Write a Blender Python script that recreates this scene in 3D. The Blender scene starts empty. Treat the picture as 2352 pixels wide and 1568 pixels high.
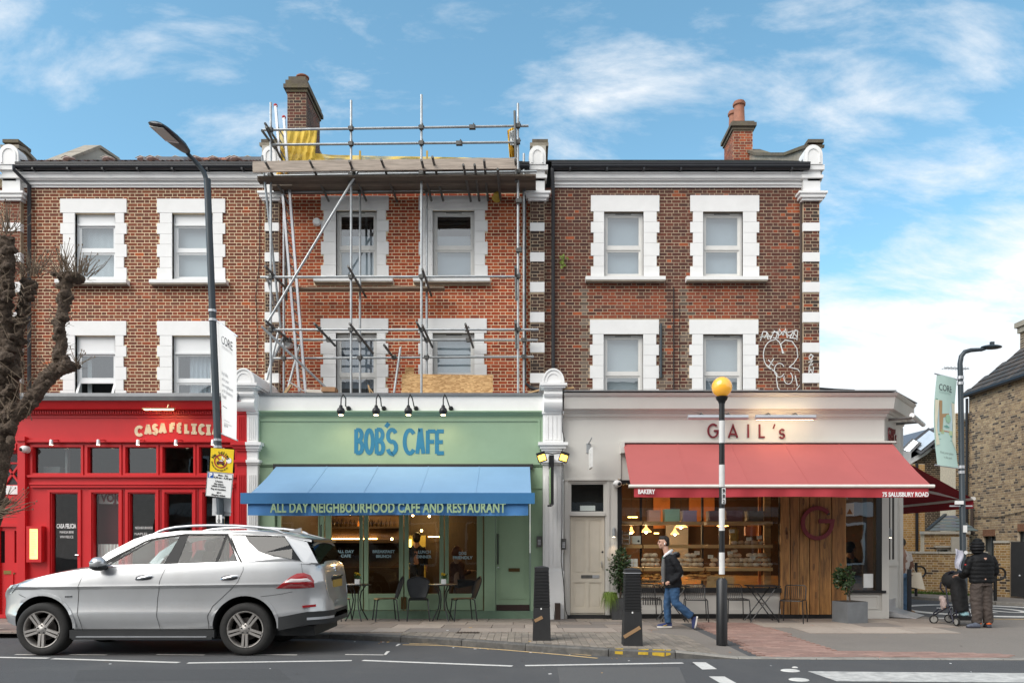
import bpy, math, random
from mathutils import Vector, Matrix, noise
random.seed(7)
V = Vector; rad, sin, cos, pi = math.radians, math.sin, math.cos, math.pi
R = random.Random(11); ru = R.uniform
C = bpy.context.scene.collection
SC = bpy.context.scene

# ---------------------------------------------------------------- camera
F, VX, HY, CH = 1800.0, 1200.0, 1252.0, 1.55     # focal length (in 2352 px), vanishing point, eye height
cam_data = bpy.data.cameras.new('camera')
cam = bpy.data.objects.new('camera', cam_data); C.objects.link(cam)
cam.location = (0, 0, CH); cam.rotation_euler = (pi/2, 0, 0)
cam_data.sensor_width = 36; cam_data.lens = 36*F/2352
cam_data.shift_x = (1176-VX)/2352; cam_data.shift_y = (HY-784)/2352
cam_data.clip_start = .1; cam_data.clip_end = 2000
SC.camera = cam

# ---------------------------------------------------------------- world and sun
SUN_EL, SUN_AZ = rad(44), rad(232)   # azimuth from +y, clockwise: behind the camera, a little left
w = bpy.data.worlds.new('World'); SC.world = w; w.use_nodes = True
N = w.node_tree.nodes; L = w.node_tree.links; N.clear()
out = N.new('ShaderNodeOutputWorld'); bg = N.new('ShaderNodeBackground')
sky = N.new('ShaderNodeTexSky'); sky.sky_type = 'NISHITA'; sky.sun_disc = False
sky.sun_elevation = SUN_EL; sky.sun_rotation = SUN_AZ; sky.altitude = 50; sky.air_density = 1.0; sky.dust_density = .4; sky.ozone_density = 2.5
bg.inputs[1].default_value = .12
def wn(t, **k):
    n = N.new(t)
    for a, b in k.items(): setattr(n, a, b)
    return n
def wmath(op, a, b=None, c=None, clamp=False):
    n = wn('ShaderNodeMath', operation=op, use_clamp=clamp)
    for i, v in enumerate((a, b, c)):
        if v is None: continue
        if isinstance(v, (int, float)): n.inputs[i].default_value = v
        else: L.new(v, n.inputs[i])
    return n.outputs[0]
tc = wn('ShaderNodeTexCoord'); sep = wn('ShaderNodeSeparateXYZ'); L.new(tc.outputs['Generated'], sep.inputs[0])
dx, dy, dz = sep.outputs
zz = wmath('ADD', wmath('MAXIMUM', dz, 0.0), .34)
px = wmath('DIVIDE', dx, zz); py = wmath('DIVIDE', dy, zz)
cmb = wn('ShaderNodeCombineXYZ'); L.new(px, cmb.inputs[0]); L.new(py, cmb.inputs[1])
mp = wn('ShaderNodeMapping'); L.new(cmb.outputs[0], mp.inputs[0])
mp.inputs['Location'].default_value = (3.1, 1.7, 0); mp.inputs['Rotation'].default_value = (0, 0, rad(-52)); mp.inputs['Scale'].default_value = (1.5, 3.2, 1)
n1 = wn('ShaderNodeTexNoise'); n1.inputs['Scale'].default_value = 2.5; n1.inputs['Detail'].default_value = 9; n1.inputs['Roughness'].default_value = .62; n1.inputs['Distortion'].default_value = .25
L.new(mp.outputs[0], n1.inputs['Vector'])
n2 = wn('ShaderNodeTexNoise'); n2.inputs['Scale'].default_value = .8; n2.inputs['Detail'].default_value = 3
L.new(mp.outputs[0], n2.inputs['Vector'])
# cloud cover grows towards the right-hand, low part of the sky (an overcast bank); unseen cover added behind the viewer gives white fill light
low = wmath('MULTIPLY', wmath('SUBTRACT', .45, dz, clamp=True), 1.3)
right = wmath('MULTIPLY', wmath('ADD', dx, .12), .62)
behind = wmath('MULTIPLY', wmath('MAXIMUM', wmath('MULTIPLY', dy, -1.0), 0.0), .62)
bank = wmath('MULTIPLY', wmath('MULTIPLY', wmath('MAXIMUM', right, 0.0), wmath('MULTIPLY', low, low)), 8.5)
cov = wmath('ADD', wmath('ADD', bank, behind), wmath('MULTIPLY', wmath('SUBTRACT', n2.outputs[0], .5), .55))
cov = wmath('ADD', cov, wmath('MULTIPLY_ADD', low, .15, -.02))
cov = wmath('ADD', cov, wmath('MULTIPLY', wmath('MAXIMUM', dx, 0.0), .14))
cl = wmath('ADD', n1.outputs[0], cov)
cl = wmath('MULTIPLY', wmath('SUBTRACT', cl, .50, clamp=True), 3.7, clamp=True)
cl = wmath('POWER', cl, 1.25, clamp=True)
ss = wmath('MULTIPLY', cl, .93)
mix = wn('ShaderNodeMix', data_type='RGBA'); L.new(ss, mix.inputs[0])
hsv = wn('ShaderNodeHueSaturation'); hsv.inputs['Hue'].default_value = .474; hsv.inputs['Saturation'].default_value = 1.04; hsv.inputs['Value'].default_value = .79
L.new(sky.outputs[0], hsv.inputs['Color'])
L.new(hsv.outputs[0], mix.inputs[6]); mix.inputs[7].default_value = (3.5, 3.57, 3.65, 1)
L.new(mix.outputs[2], bg.inputs[0]); L.new(bg.outputs[0], out.inputs[0])
sl = bpy.data.lights.new('sun', 'SUN'); sl.energy = 1.5; sl.angle = rad(50); sl.color = (1, .955, .89)
so = bpy.data.objects.new('sun', sl); C.objects.link(so)
sd = V((sin(SUN_AZ)*cos(SUN_EL), cos(SUN_AZ)*cos(SUN_EL), sin(SUN_EL)))
so.rotation_euler = sd.to_track_quat('Z', 'Y').to_euler(); so.location = (0, -20, 30)
SC.view_settings.view_transform = 'Standard'; SC.view_settings.look = 'None'
SC.view_settings.gamma = 1; SC.view_settings.exposure = 1.32; SC.view_settings.use_curve_mapping = False
SC.cycles.max_bounces = 8; SC.cycles.transparent_max_bounces = 16; SC.cycles.diffuse_bounces = 3; SC.cycles.glossy_bounces = 4
SC.cycles.sample_clamp_indirect = 6; SC.cycles.use_denoising = True
# ---------------------------------------------------------------- helpers
def X(p, D): return (p-VX)/F*D
def Z(p, D): return CH+(HY-p)/F*D
def P(px, py, D): return V((X(px, D), D, Z(py, D)))
def clamp(v, a=0., b=1.): return max(a, min(b, v))
def gz(x, y):                                    # height of the pavement: falls from the kerb to the shops, flush at the crossing
    return .015+.085*clamp((16.5-y)/3.4)*clamp((3.0-x)/.9)
def G(px, py):                                   # pavement point seen at a pixel
    D = 13.
    for _ in range(12):
        D = F*(CH-gz(X(px, D), D))/(py-HY)
    return V((X(px, D), D, gz(X(px, D), D)))
def G0(px, py):                                  # the same on the road (z = 0)
    D = F*CH/(py-HY); return V((X(px, D), D, 0))
def S(r, g, b, k=1.):
    return tuple(((c/255/12.92) if c <= 10 else ((c/255+.055)/1.055)**2.4)*k for c in (r, g, b))

MATS = {}
def mat(name, col, rough=.6, metal=0., var=.1, sc=5., bump=0., bsc=60., attr=False, dirt=0., dcol=(.05, .045, .04), dsc=.7, spec=.5, coat=0., stretch=None, sub=0.):
    if name in MATS: return MATS[name]
    m = bpy.data.materials.new(name); m.use_nodes = True; n = m.node_tree.nodes; l = m.node_tree.links
    b = n['Principled BSDF']; b.inputs['Roughness'].default_value = rough; b.inputs['Metallic'].default_value = metal
    b.inputs['Specular IOR Level'].default_value = spec; b.inputs['Coat Weight'].default_value = coat; b.inputs['Coat Roughness'].default_value = .06
    tc = n.new('ShaderNodeTexCoord'); co = tc.outputs['Object']
    if stretch:
        mp = n.new('ShaderNodeMapping'); mp.inputs['Scale'].default_value = stretch; l.new(co, mp.inputs[0]); co = mp.outputs[0]
    nz = n.new('ShaderNodeTexNoise'); nz.inputs['Scale'].default_value = sc; nz.inputs['Detail'].default_value = 7; nz.inputs['Roughness'].default_value = .62; l.new(co, nz.inputs['Vector'])
    mr = n.new('ShaderNodeMapRange'); mr.inputs[1].default_value = .25; mr.inputs[2].default_value = .75; mr.inputs[3].default_value = 1-var; mr.inputs[4].default_value = 1+var
    l.new(nz.outputs[0], mr.inputs[0])
    mx = n.new('ShaderNodeMix'); mx.data_type = 'RGBA'; mx.blend_type = 'MULTIPLY'; mx.inputs[0].default_value = 1
    l.new(mr.outputs[0], mx.inputs[7])
    if attr:
        a = n.new('ShaderNodeAttribute'); a.attribute_name = 'col'; l.new(a.outputs[0], mx.inputs[6])
    else: mx.inputs[6].default_value = (*col, 1)
    res = mx.outputs[2]
    if dirt:
        n2 = n.new('ShaderNodeTexNoise'); n2.inputs['Scale'].default_value = dsc; n2.inputs['Detail'].default_value = 8; n2.inputs['Roughness'].default_value = .68; l.new(co, n2.inputs['Vector'])
        r2 = n.new('ShaderNodeMapRange'); r2.inputs[1].default_value = .48; r2.inputs[2].default_value = .72; r2.inputs[4].default_value = dirt; l.new(n2.outputs[0], r2.inputs[0])
        m2 = n.new('ShaderNodeMix'); m2.data_type = 'RGBA'; l.new(r2.outputs[0], m2.inputs[0]); l.new(res, m2.inputs[6]); m2.inputs[7].default_value = (*dcol, 1); res = m2.outputs[2]
    l.new(res, b.inputs['Base Color'])
    if bump:
        n3 = n.new('ShaderNodeTexNoise'); n3.inputs['Scale'].default_value = bsc; n3.inputs['Detail'].default_value = 4; l.new(co, n3.inputs['Vector'])
        bp = n.new('ShaderNodeBump'); bp.inputs['Strength'].default_value = bump; bp.inputs['Distance'].default_value = .02; l.new(n3.outputs[0], bp.inputs['Height']); l.new(bp.outputs[0], b.inputs['Normal'])
    MATS[name] = m; return m
def emi(name, col, s):
    if name in MATS: return MATS[name]
    m = bpy.data.materials.new(name); m.use_nodes = True; b = m.node_tree.nodes['Principled BSDF']
    b.inputs['Base Color'].default_value = (*col, 1); b.inputs['Emission Color'].default_value = (*col, 1); b.inputs['Emission Strength'].default_value = s
    MATS[name] = m; return m
def glass(name, tint=(.9, .93, .92), refl=1.0, rough=.0, base=.0):
    if name in MATS: return MATS[name]
    m = bpy.data.materials.new(name); m.use_nodes = True; n = m.node_tree.nodes; l = m.node_tree.links; n.clear()
    o = n.new('ShaderNodeOutputMaterial'); t = n.new('ShaderNodeBsdfTransparent'); t.inputs[0].default_value = (*tint, 1)
    g = n.new('ShaderNodeBsdfGlossy'); g.inputs['Roughness'].default_value = rough; g.inputs[0].default_value = (1, 1, 1, 1)
    tc = n.new('ShaderNodeTexCoord'); nz = n.new('ShaderNodeTexNoise'); nz.inputs['Scale'].default_value = 1.3; l.new(tc.outputs['Object'], nz.inputs['Vector'])
    bp = n.new('ShaderNodeBump'); bp.inputs['Strength'].default_value = .035; bp.inputs['Distance'].default_value = .05; l.new(nz.outputs[0], bp.inputs['Height']); l.new(bp.outputs[0], g.inputs['Normal'])
    f = n.new('ShaderNodeFresnel'); f.inputs[0].default_value = 1.5
    k = n.new('ShaderNodeMath'); k.operation = 'MULTIPLY_ADD'; k.inputs[1].default_value = refl; k.inputs[2].default_value = base; k.use_clamp = True; l.new(f.outputs[0], k.inputs[0]); ge = n.new('ShaderNodeNewGeometry'); k2 = n.new('ShaderNodeMath'); k2.operation = 'SUBTRACT'; k2.use_clamp = True; l.new(k.outputs[0], k2.inputs[0]); l.new(ge.outputs['Backfacing'], k2.inputs[1]); k = k2
    x = n.new('ShaderNodeMixShader'); l.new(k.outputs[0], x.inputs[0]); l.new(t.outputs[0], x.inputs[1]); l.new(g.outputs[0], x.inputs[2]); l.new(x.outputs[0], o.inputs[0])
    MATS[name] = m; return m

ORG = {}
def T(name, label, cat, loc, group=None):        # a thing: an Empty at its base
    o = bpy.data.objects.new(name, None); C.objects.link(o); o.location = loc
    o['label'] = label; o['category'] = cat
    if group: o['group'] = group
    ORG[o.name] = V(loc); return o
def orient(d):
    z = V(d).normalized(); x = z.cross(V((0, 0, 1)))
    if x.length < 1e-4: x = V((1, 0, 0))
    x.normalize(); return x, z.cross(x).normalized(), z
class MB:
    def __init__(s, m=None): s.v = []; s.f = []; s.mi = []; s.mats = []; s.c = []; s.cur = 0; s.col = (1, 1, 1); s.use(m) if m else None
    def use(s, m):
        if m not in s.mats: s.mats.append(m)
        s.cur = s.mats.index(m); return s
    def face(s, pts):
        i = len(s.v); s.v += [V(p) for p in pts]; s.idx(range(i, i+len(pts)))
    def idx(s, ids): s.f.append(tuple(ids)); s.mi.append(s.cur); s.c.append(s.col)
    def box(s, x0, x1, y0, y1, z0, z1):
        x0, x1 = min(x0, x1), max(x0, x1); y0, y1 = min(y0, y1), max(y0, y1); z0, z1 = min(z0, z1), max(z0, z1)
        s.hexa([(x0, y0, z0), (x1, y0, z0), (x1, y1, z0), (x0, y1, z0), (x0, y0, z1), (x1, y0, z1), (x1, y1, z1), (x0, y1, z1)])
    def hexa(s, p):
        i = len(s.v); s.v += [V(q) for q in p]
        for q in ((0, 3, 2, 1), (4, 5, 6, 7), (0, 1, 5, 4), (1, 2, 6, 5), (2, 3, 7, 6), (3, 0, 4, 7)): s.idx([i+k for k in q])
    def beam(s, a, b, wx, wy, up=None):          # bar of rectangular section
        a, b = V(a), V(b); x, y, z = orient(b-a)
        if up is not None:
            y = V(up)-z*V(up).dot(z); y.normalize(); x = y.cross(z)
        x = x*wx/2; y = y*wy/2
        s.hexa([a-x-y, a+x-y, a+x+y, a-x+y, b-x-y, b+x-y, b+x+y, b-x+y])
    def tube(s, pts, r, n=8, cap=True, el=1.0):
        pts = [V(p) for p in pts]; k = len(pts); rs = r if isinstance(r, (list, tuple)) else [r]*k
        i0 = len(s.v); px = None
        for i, p in enumerate(pts):
            d = (pts[min(i+1, k-1)]-pts[max(i-1, 0)])
            x, y, z = orient(d)
            if px is not None:
                x = px-z*px.dot(z)
                x = x.normalized() if x.length > 1e-5 else orient(d)[0]
                y = z.cross(x)
            px = x
            for j in range(n):
                a = 2*pi*j/n; s.v.append(p+x*rs[i]*cos(a)+y*rs[i]*el*sin(a))
        for i in range(k-1):
            for j in range(n):
                a, b = i0+i*n+j, i0+i*n+(j+1) % n; s.idx((a, b, b+n, a+n))
        if cap: s.idx([i0+j for j in range(n)][::-1]); s.idx([i0+(k-1)*n+j for j in range(n)])
    def lathe(s, c, prof, n=16, ax=None, cap=True, el=1.):
        c = V(c); x, y, z = orient(ax) if ax else (V((1, 0, 0)), V((0, 1, 0)), V((0, 0, 1)))
        i0 = len(s.v)
        for r, h in prof:
            for j in range(n):
                a = 2*pi*j/n; s.v.append(c+x*r*cos(a)+y*r*el*sin(a)+z*h)
        for i in range(len(prof)-1):
            for j in range(n):
                a, b = i0+i*n+j, i0+i*n+(j+1) % n; s.idx((a, b, b+n, a+n))
        if cap: s.idx([i0+j for j in range(n)][::-1]); s.idx([i0+(len(prof)-1)*n+j for j in range(n)])
    def ball(s, c, r, k=(1, 1, 1), n=12, m=8, wob=0., seed=0):
        c = V(c); i0 = len(s.v)
        for i in range(1, m):
            t = pi*i/m
            for j in range(n):
                a = 2*pi*j/n; d = V((sin(t)*cos(a), sin(t)*sin(a), cos(t)))
                q = r*(1+wob*noise.noise(d*1.7+V((seed, seed*.7, 0)))) if wob else r
                s.v.append(c+V((d.x*k[0], d.y*k[1], d.z*k[2]))*q)
        top = len(s.v); s.v.append(c+V((0, 0, r*k[2]))); bot = len(s.v); s.v.append(c-V((0, 0, r*k[2])))
        for j in range(n):
            s.idx((top, i0+j, i0+(j+1) % n)); e = i0+(m-2)*n; s.idx((bot, e+(j+1) % n, e+j))
        for i in range(m-2):
            for j in range(n):
                a, b = i0+i*n+j, i0+i*n+(j+1) % n; s.idx((a, a+n, b+n, b))
    def prism(s, poly, d0, d1, ax='y'):          # poly in the plane across the axis: y -> (x,z), x -> (y,z), z -> (x,y)
        f = {'y': lambda p, d: (p[0], d, p[1]), 'x': lambda p, d: (d, p[0], p[1]), 'z': lambda p, d: (p[0], p[1], d)}[ax]
        i = len(s.v); n = len(poly); s.v += [V(f(p, d0)) for p in poly]+[V(f(p, d1)) for p in poly]
        s.idx(range(i, i+n)); s.idx(range(i+2*n-1, i+n-1, -1))
        for j in range(n): k = (j+1) % n; s.idx((i+k, i+j, i+n+j, i+n+k))
    def grid(s, fn, nu, nv):
        i = len(s.v)
        for a in range(nu+1):
            for b in range(nv+1): s.v.append(V(fn(a/nu, b/nv)))
        for a in range(nu):
            for b in range(nv): k = i+a*(nv+1)+b; s.idx((k, k+nv+1, k+nv+2, k+1))
    def mesh(s, name, org=(0, 0, 0), smooth=False, col=False, fix=True):
        o = V(org); me = bpy.data.meshes.new(name); me.from_pydata([tuple(p-o) for p in s.v], [], s.f)
        for m in s.mats: me.materials.append(m)
        me.polygons.foreach_set('material_index', s.mi)
        if smooth: me.polygons.foreach_set('use_smooth', [True]*len(s.f))
        if col:
            a = me.attributes.new('col', 'FLOAT_COLOR', 'FACE'); a.data.foreach_set('color', [x for c in s.c for x in (*c, 1)])
        if fix:
            import bmesh
            bm = bmesh.new(); bm.from_mesh(me); bmesh.ops.recalc_face_normals(bm, faces=bm.faces); bm.to_mesh(me); bm.free()
        if smooth:
            try: me.set_sharp_from_angle(angle=rad(38))
            except Exception: pass
        me.update(); return me
    def part(s, name, parent, smooth=False, col=False, kind=None, fix=True, label=None):
        og = ORG[parent.name]; o = bpy.data.objects.new(name, s.mesh(name, og, smooth, col, fix)); C.objects.link(o); o.parent = parent; ORG[o.name] = og
        if kind: o['kind'] = kind
        if label: o['label'] = label
        return o
    def thing(s, name, label, cat, loc, group=None, smooth=False, col=False, kind=None, fix=True):
        o = bpy.data.objects.new(name, s.mesh(name, loc, smooth, col, fix)); C.objects.link(o); o.location = loc
        if label: o['label'] = label
        if cat: o['category'] = cat
        if group: o['group'] = group
        if kind: o['kind'] = kind
        ORG[o.name] = V(loc); return o
def kids(o): return [c for c in C.objects if c.parent == o]
def dup(root, loc, label=None, rz=None, group=None, cat=None):
    r = root.copy(); C.objects.link(r); r.location = loc
    if rz is not None: r.rotation_euler = (0, 0, rz)
    if label: r['label'] = label
    if group: r['group'] = group
    for ch in root.children:
        c = ch.copy(); C.objects.link(c); c.parent = r
        for g in ch.children:
            d = g.copy(); C.objects.link(d); d.parent = c
    ORG[r.name] = V(loc); return r
def link_mesh(name, me, parent, loc=(0, 0, 0), rot=None):
    o = bpy.data.objects.new(name, me); C.objects.link(o); o.parent = parent; o.location = loc
    if rot: o.rotation_euler = rot
    ORG[o.name] = ORG[parent.name]; return o
FONT = None
def text(name, s, size, pos, m, parent, ax=(1, 0, 0), up=(0, 0, 1), ext=.002, bold=0., xs=1., align='CENTER', sp=1., shear=0., width=None):
    cu = bpy.data.curves.new('t', 'FONT'); cu.body = s; cu.size = size; cu.extrude = ext; cu.offset = bold; cu.align_x = align; cu.space_character = sp; cu.shear = shear; cu.resolution_u = 3
    o = bpy.data.objects.new('t', cu); me = bpy.data.meshes.new_from_object(o); bpy.data.objects.remove(o); bpy.data.curves.remove(cu)
    if width:
        xsv = [v.co.x for v in me.vertices]; xs = width/max(1e-6, max(xsv)-min(xsv))
        if align == 'CENTER': pass
    a = V(ax).normalized(); u = V(up).normalized(); nrm = a.cross(u); p = V(pos)-ORG[parent.name]
    for v in me.vertices: c = v.co.copy(); v.co = p+a*c.x*xs+u*c.y+nrm*(c.z+ext)
    me.materials.clear(); me.materials.append(m); me.name = name
    q = bpy.data.objects.new(name, me); C.objects.link(q); q.parent = parent; ORG[q.name] = ORG[parent.name]; return q
def ribbon(mb, pts, w, fr, t=.004, lift=0., closed=False):   # a flat stroke of width w along 2-D points; fr maps (x, y, lift) to the world
    k = len(pts); pts = [V(p) for p in pts]; ws = w if isinstance(w, (list, tuple)) else [w]*k; le = []; ri = []
    for i, p in enumerate(pts):
        a = pts[i-1] if (i > 0 or closed) else p; b = pts[(i+1) % k] if (i < k-1 or closed) else p
        d1 = (p-a).normalized() if (p-a).length > 1e-9 else None; d2 = (b-p).normalized() if (b-p).length > 1e-9 else None
        if d1 is None: d1 = d2
        if d2 is None: d2 = d1
        n1 = V((-d1.y, d1.x)); n2 = V((-d2.y, d2.x)); n = (n1+n2)
        n = n.normalized() if n.length > 1e-6 else n1
        s = ws[i]/2/max(.5, n.dot(n1)); le.append(p+n*s); ri.append(p-n*s)
    for i in range(k if closed else k-1):
        j = (i+1) % k; q = [le[i], le[j], ri[j], ri[i]]
        top = [fr(c.x, c.y, lift+t+i*1.3e-4*(t > .001)) for c in q]; bot = [fr(c.x, c.y, lift-.0005) for c in q]
        b0 = len(mb.v); mb.v += [V(c) for c in top+bot]
        mb.idx((b0, b0+1, b0+2, b0+3)); mb.idx((b0, b0+4, b0+5, b0+1)); mb.idx((b0+2, b0+6, b0+7, b0+3))
        if not closed and i == 0: mb.idx((b0+3, b0+7, b0+4, b0))
        if not closed and i == k-2: mb.idx((b0+1, b0+5, b0+6, b0+2))
def arc(cx, cy, rx, ry, a0, a1, n=10): return [(cx+rx*cos(rad(a0+(a1-a0)*i/n)), cy+ry*sin(rad(a0+(a1-a0)*i/n))) for i in range(n+1)]
GLY = {   # strokes in a unit box
 'B': [[(0, 0), (0, 1)], [(0, .97)]+arc(.45, .76, .45, .21, 90, -90, 8)+[(0, .53)], [(.1, .5)]+arc(.5, .26, .5, .24, 90, -90, 8)+[(0, .03)]],
 'O': [arc(.5, .5, .5, .5, 0, 360, 20)[:-1]+['c']], 'C': [arc(.52, .5, .52, .5, 42, 318, 16)],
 'S': [arc(.5, .74, .46, .26, 25, 180, 8)+arc(.5, .74, .46, .25, 180, 262, 4)+arc(.5, .26, .48, .25, 82, -90, 8)+arc(.5, .26, .48, .26, -90, -165, 4)],
 'A': [[(0, 0), (.42, 1), (.58, 1), (1, 0)], [(.2, .3), (.8, .3)]], 'F': [[(0, 0), (0, 1)], [(0, .97), (1, .97)], [(0, .52), (.85, .52)]],
 'E': [[(0, 0), (0, 1)], [(0, .97), (1, .97)], [(0, .51), (.85, .51)], [(0, .03), (1, .03)]],
 'L': [[(0, 1), (0, .03), (1, .03)]], 'I': [[(.5, 0), (.5, 1)]], 'G': [arc(.52, .5, .52, .5, 45, 352, 18)+[(1.03, .5), (.6, .5)]], "'": [[(.7, 1), (.2, .62)]]}
def letter(mb, ch, x, y, wd, ht, sw, fr, t=.006, lift=0.):
    for k, st in enumerate(GLY[ch]):
        cl = st[-1] == 'c'; pts = [(x+q[0]*wd, y+q[1]*ht) for q in (st[:-1] if cl else st)]
        ribbon(mb, pts, sw, fr, t+k*.0012, lift, cl)
def wall_holes(mb, x0, x1, z0, z1, y0, y1, holes):
    xs = sorted({x0, x1, *[clamp(h[i], x0, x1) for h in holes for i in (0, 1)]}); zs = sorted({z0, z1, *[clamp(h[i], z0, z1) for h in holes for i in (2, 3)]})
    for a, b in zip(xs, xs[1:]):
        run = None
        for c, d in list(zip(zs, zs[1:]))+[(None, None)]:
            solid = c is not None and not any(h[0]-1e-6 <= a and b <= h[1]+1e-6 and h[2]-1e-6 <= c and d <= h[3]+1e-6 for h in holes)
            if solid: run = (run[0], d) if run else (c, d)
            elif run: mb.box(a, b, y0, y1, *run); run = None
def mix3(a, b, t): return tuple(p+(q-p)*t for p, q in zip(a, b))
def bricks(parent, O, u, n, w, h, holes, pal, m, nparts=300, course=.0751, st=.214, hd=.110, j=.0150, proud=.003, colfn=None, stagger=True, top=None, key=None):
    """Flemish-bond bricks on a wall face: O = corner, u = along, n = outward. 'nparts' of them objects of their own, the rest one mesh."""
    O, u, n = V(O), V(u).normalized(), V(n).normalized(); zv = V((0, 0, 1)); items = []
    for r in range(int(h/course)+1):
        z0 = r*course+j/2; z1 = min((r+1)*course-j/2, h)
        if z1-z0 < .02: continue
        zm = (z0+z1)/2; lim = top(zm) if top else (0, w)
        blk = sorted((max(a, 0), min(b, w)) for a, b, c, d in holes if c < zm < d)
        free = []; c0 = max(0, lim[0])
        for a, b in blk:
            if a > c0: free.append((c0, a))
            c0 = max(c0, b)
        if c0 < min(w, lim[1]): free.append((c0, min(w, lim[1])))
        x = -(st+hd)/2*(r % 2)-R.random()*.012; k = 0
        while x < w:
            ln = st if k % 2 == 0 else hd; k += 1; a, b = x+j/2, x+ln-j/2; x += ln
            for f0, f1 in free:
                p, q = max(a, f0+.004), min(b, f1-.004)
                if q-p > .025: items.append((p, q, z0+ru(-.0015, .0015), z1+ru(-.0015, .0015)))
    if key: items.sort(key=key)
    rest = MB(m); npart = 0; cache = []
    for i, (p, q, z0, z1) in enumerate(items):
        c = colfn((p+q)/2, (z0+z1)/2) if colfn else R.choice(pal); k = ru(.88, 1.12); c = tuple(min(1, x*k) for x in c)
        d = proud*ru(.6, 1.3)
        def mk(mb, off):
            mb.col = c; A = [O+off+u*a+zv*z for a, z in ((p, z0), (q, z0), (q, z1), (p, z1))]; B = [a+n*d for a in A]
            A = [a-n*.004 for a in A]; i0 = len(mb.v); mb.v += A+B
            mb.idx((i0+4, i0+5, i0+6, i0+7))
            for e in range(4): g = (e+1) % 4; mb.idx((i0+e, i0+g, i0+g+4, i0+e+4))
        if npart < nparts and q-p > .06:
            npart += 1; b = MB(m); mk(b, V()); me = b.mesh('brick', O+u*p+zv*z0, col=True, fix=False)
            link_mesh('brick', me, parent, O+u*p+zv*z0-ORG[parent.name])
        else: mk(rest, V())
    if rest.f: rest.part('brickwork', parent, col=True, kind='stuff', fix=False)
def pip(x, y, poly):
    c = False; j = len(poly)-1
    for i in range(len(poly)):
        a, b = poly[i], poly[j]
        if (a[1] > y) != (b[1] > y) and x < (b[0]-a[0])*(y-a[1])/(b[1]-a[1])+a[0]: c = not c
        j = i
    return c
def smoothed(mb, name, parent, vox=.012, it=4, m=None, thing=None, smoothshade=True, disp=None):
    """Fuse overlapping pieces into one continuous skin (voxel remesh), then smooth."""
    me = mb.mesh(name); o = bpy.data.objects.new(name, me); C.objects.link(o)
    md = o.modifiers.new('r', 'REMESH'); md.mode = 'VOXEL'; md.voxel_size = vox
    if it: s = o.modifiers.new('s', 'SMOOTH'); s.factor = .5; s.iterations = it
    dg = bpy.context.evaluated_depsgraph_get(); nm = bpy.data.meshes.new_from_object(o.evaluated_get(dg)); bpy.data.objects.remove(o)
    og = ORG[parent.name] if parent else V(thing[2])
    if disp:
        nm.update()
        for v, nn in [(v, v.normal.copy()) for v in nm.vertices]: v.co += nn*disp(v.co)
    for v in nm.vertices: v.co -= og
    nm.materials.clear(); nm.materials.append(m); nm.name = name
    nm.polygons.foreach_set('use_smooth', [True]*len(nm.polygons)); nm.polygons.foreach_set('material_index', [0]*len(nm.polygons))
    q = bpy.data.objects.new(name, nm); C.objects.link(q); ORG[q.name] = og
    if parent: q.parent = parent
    else: q.location = og; q['label'] = thing[0]; q['category'] = thing[1]
    return q

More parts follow.
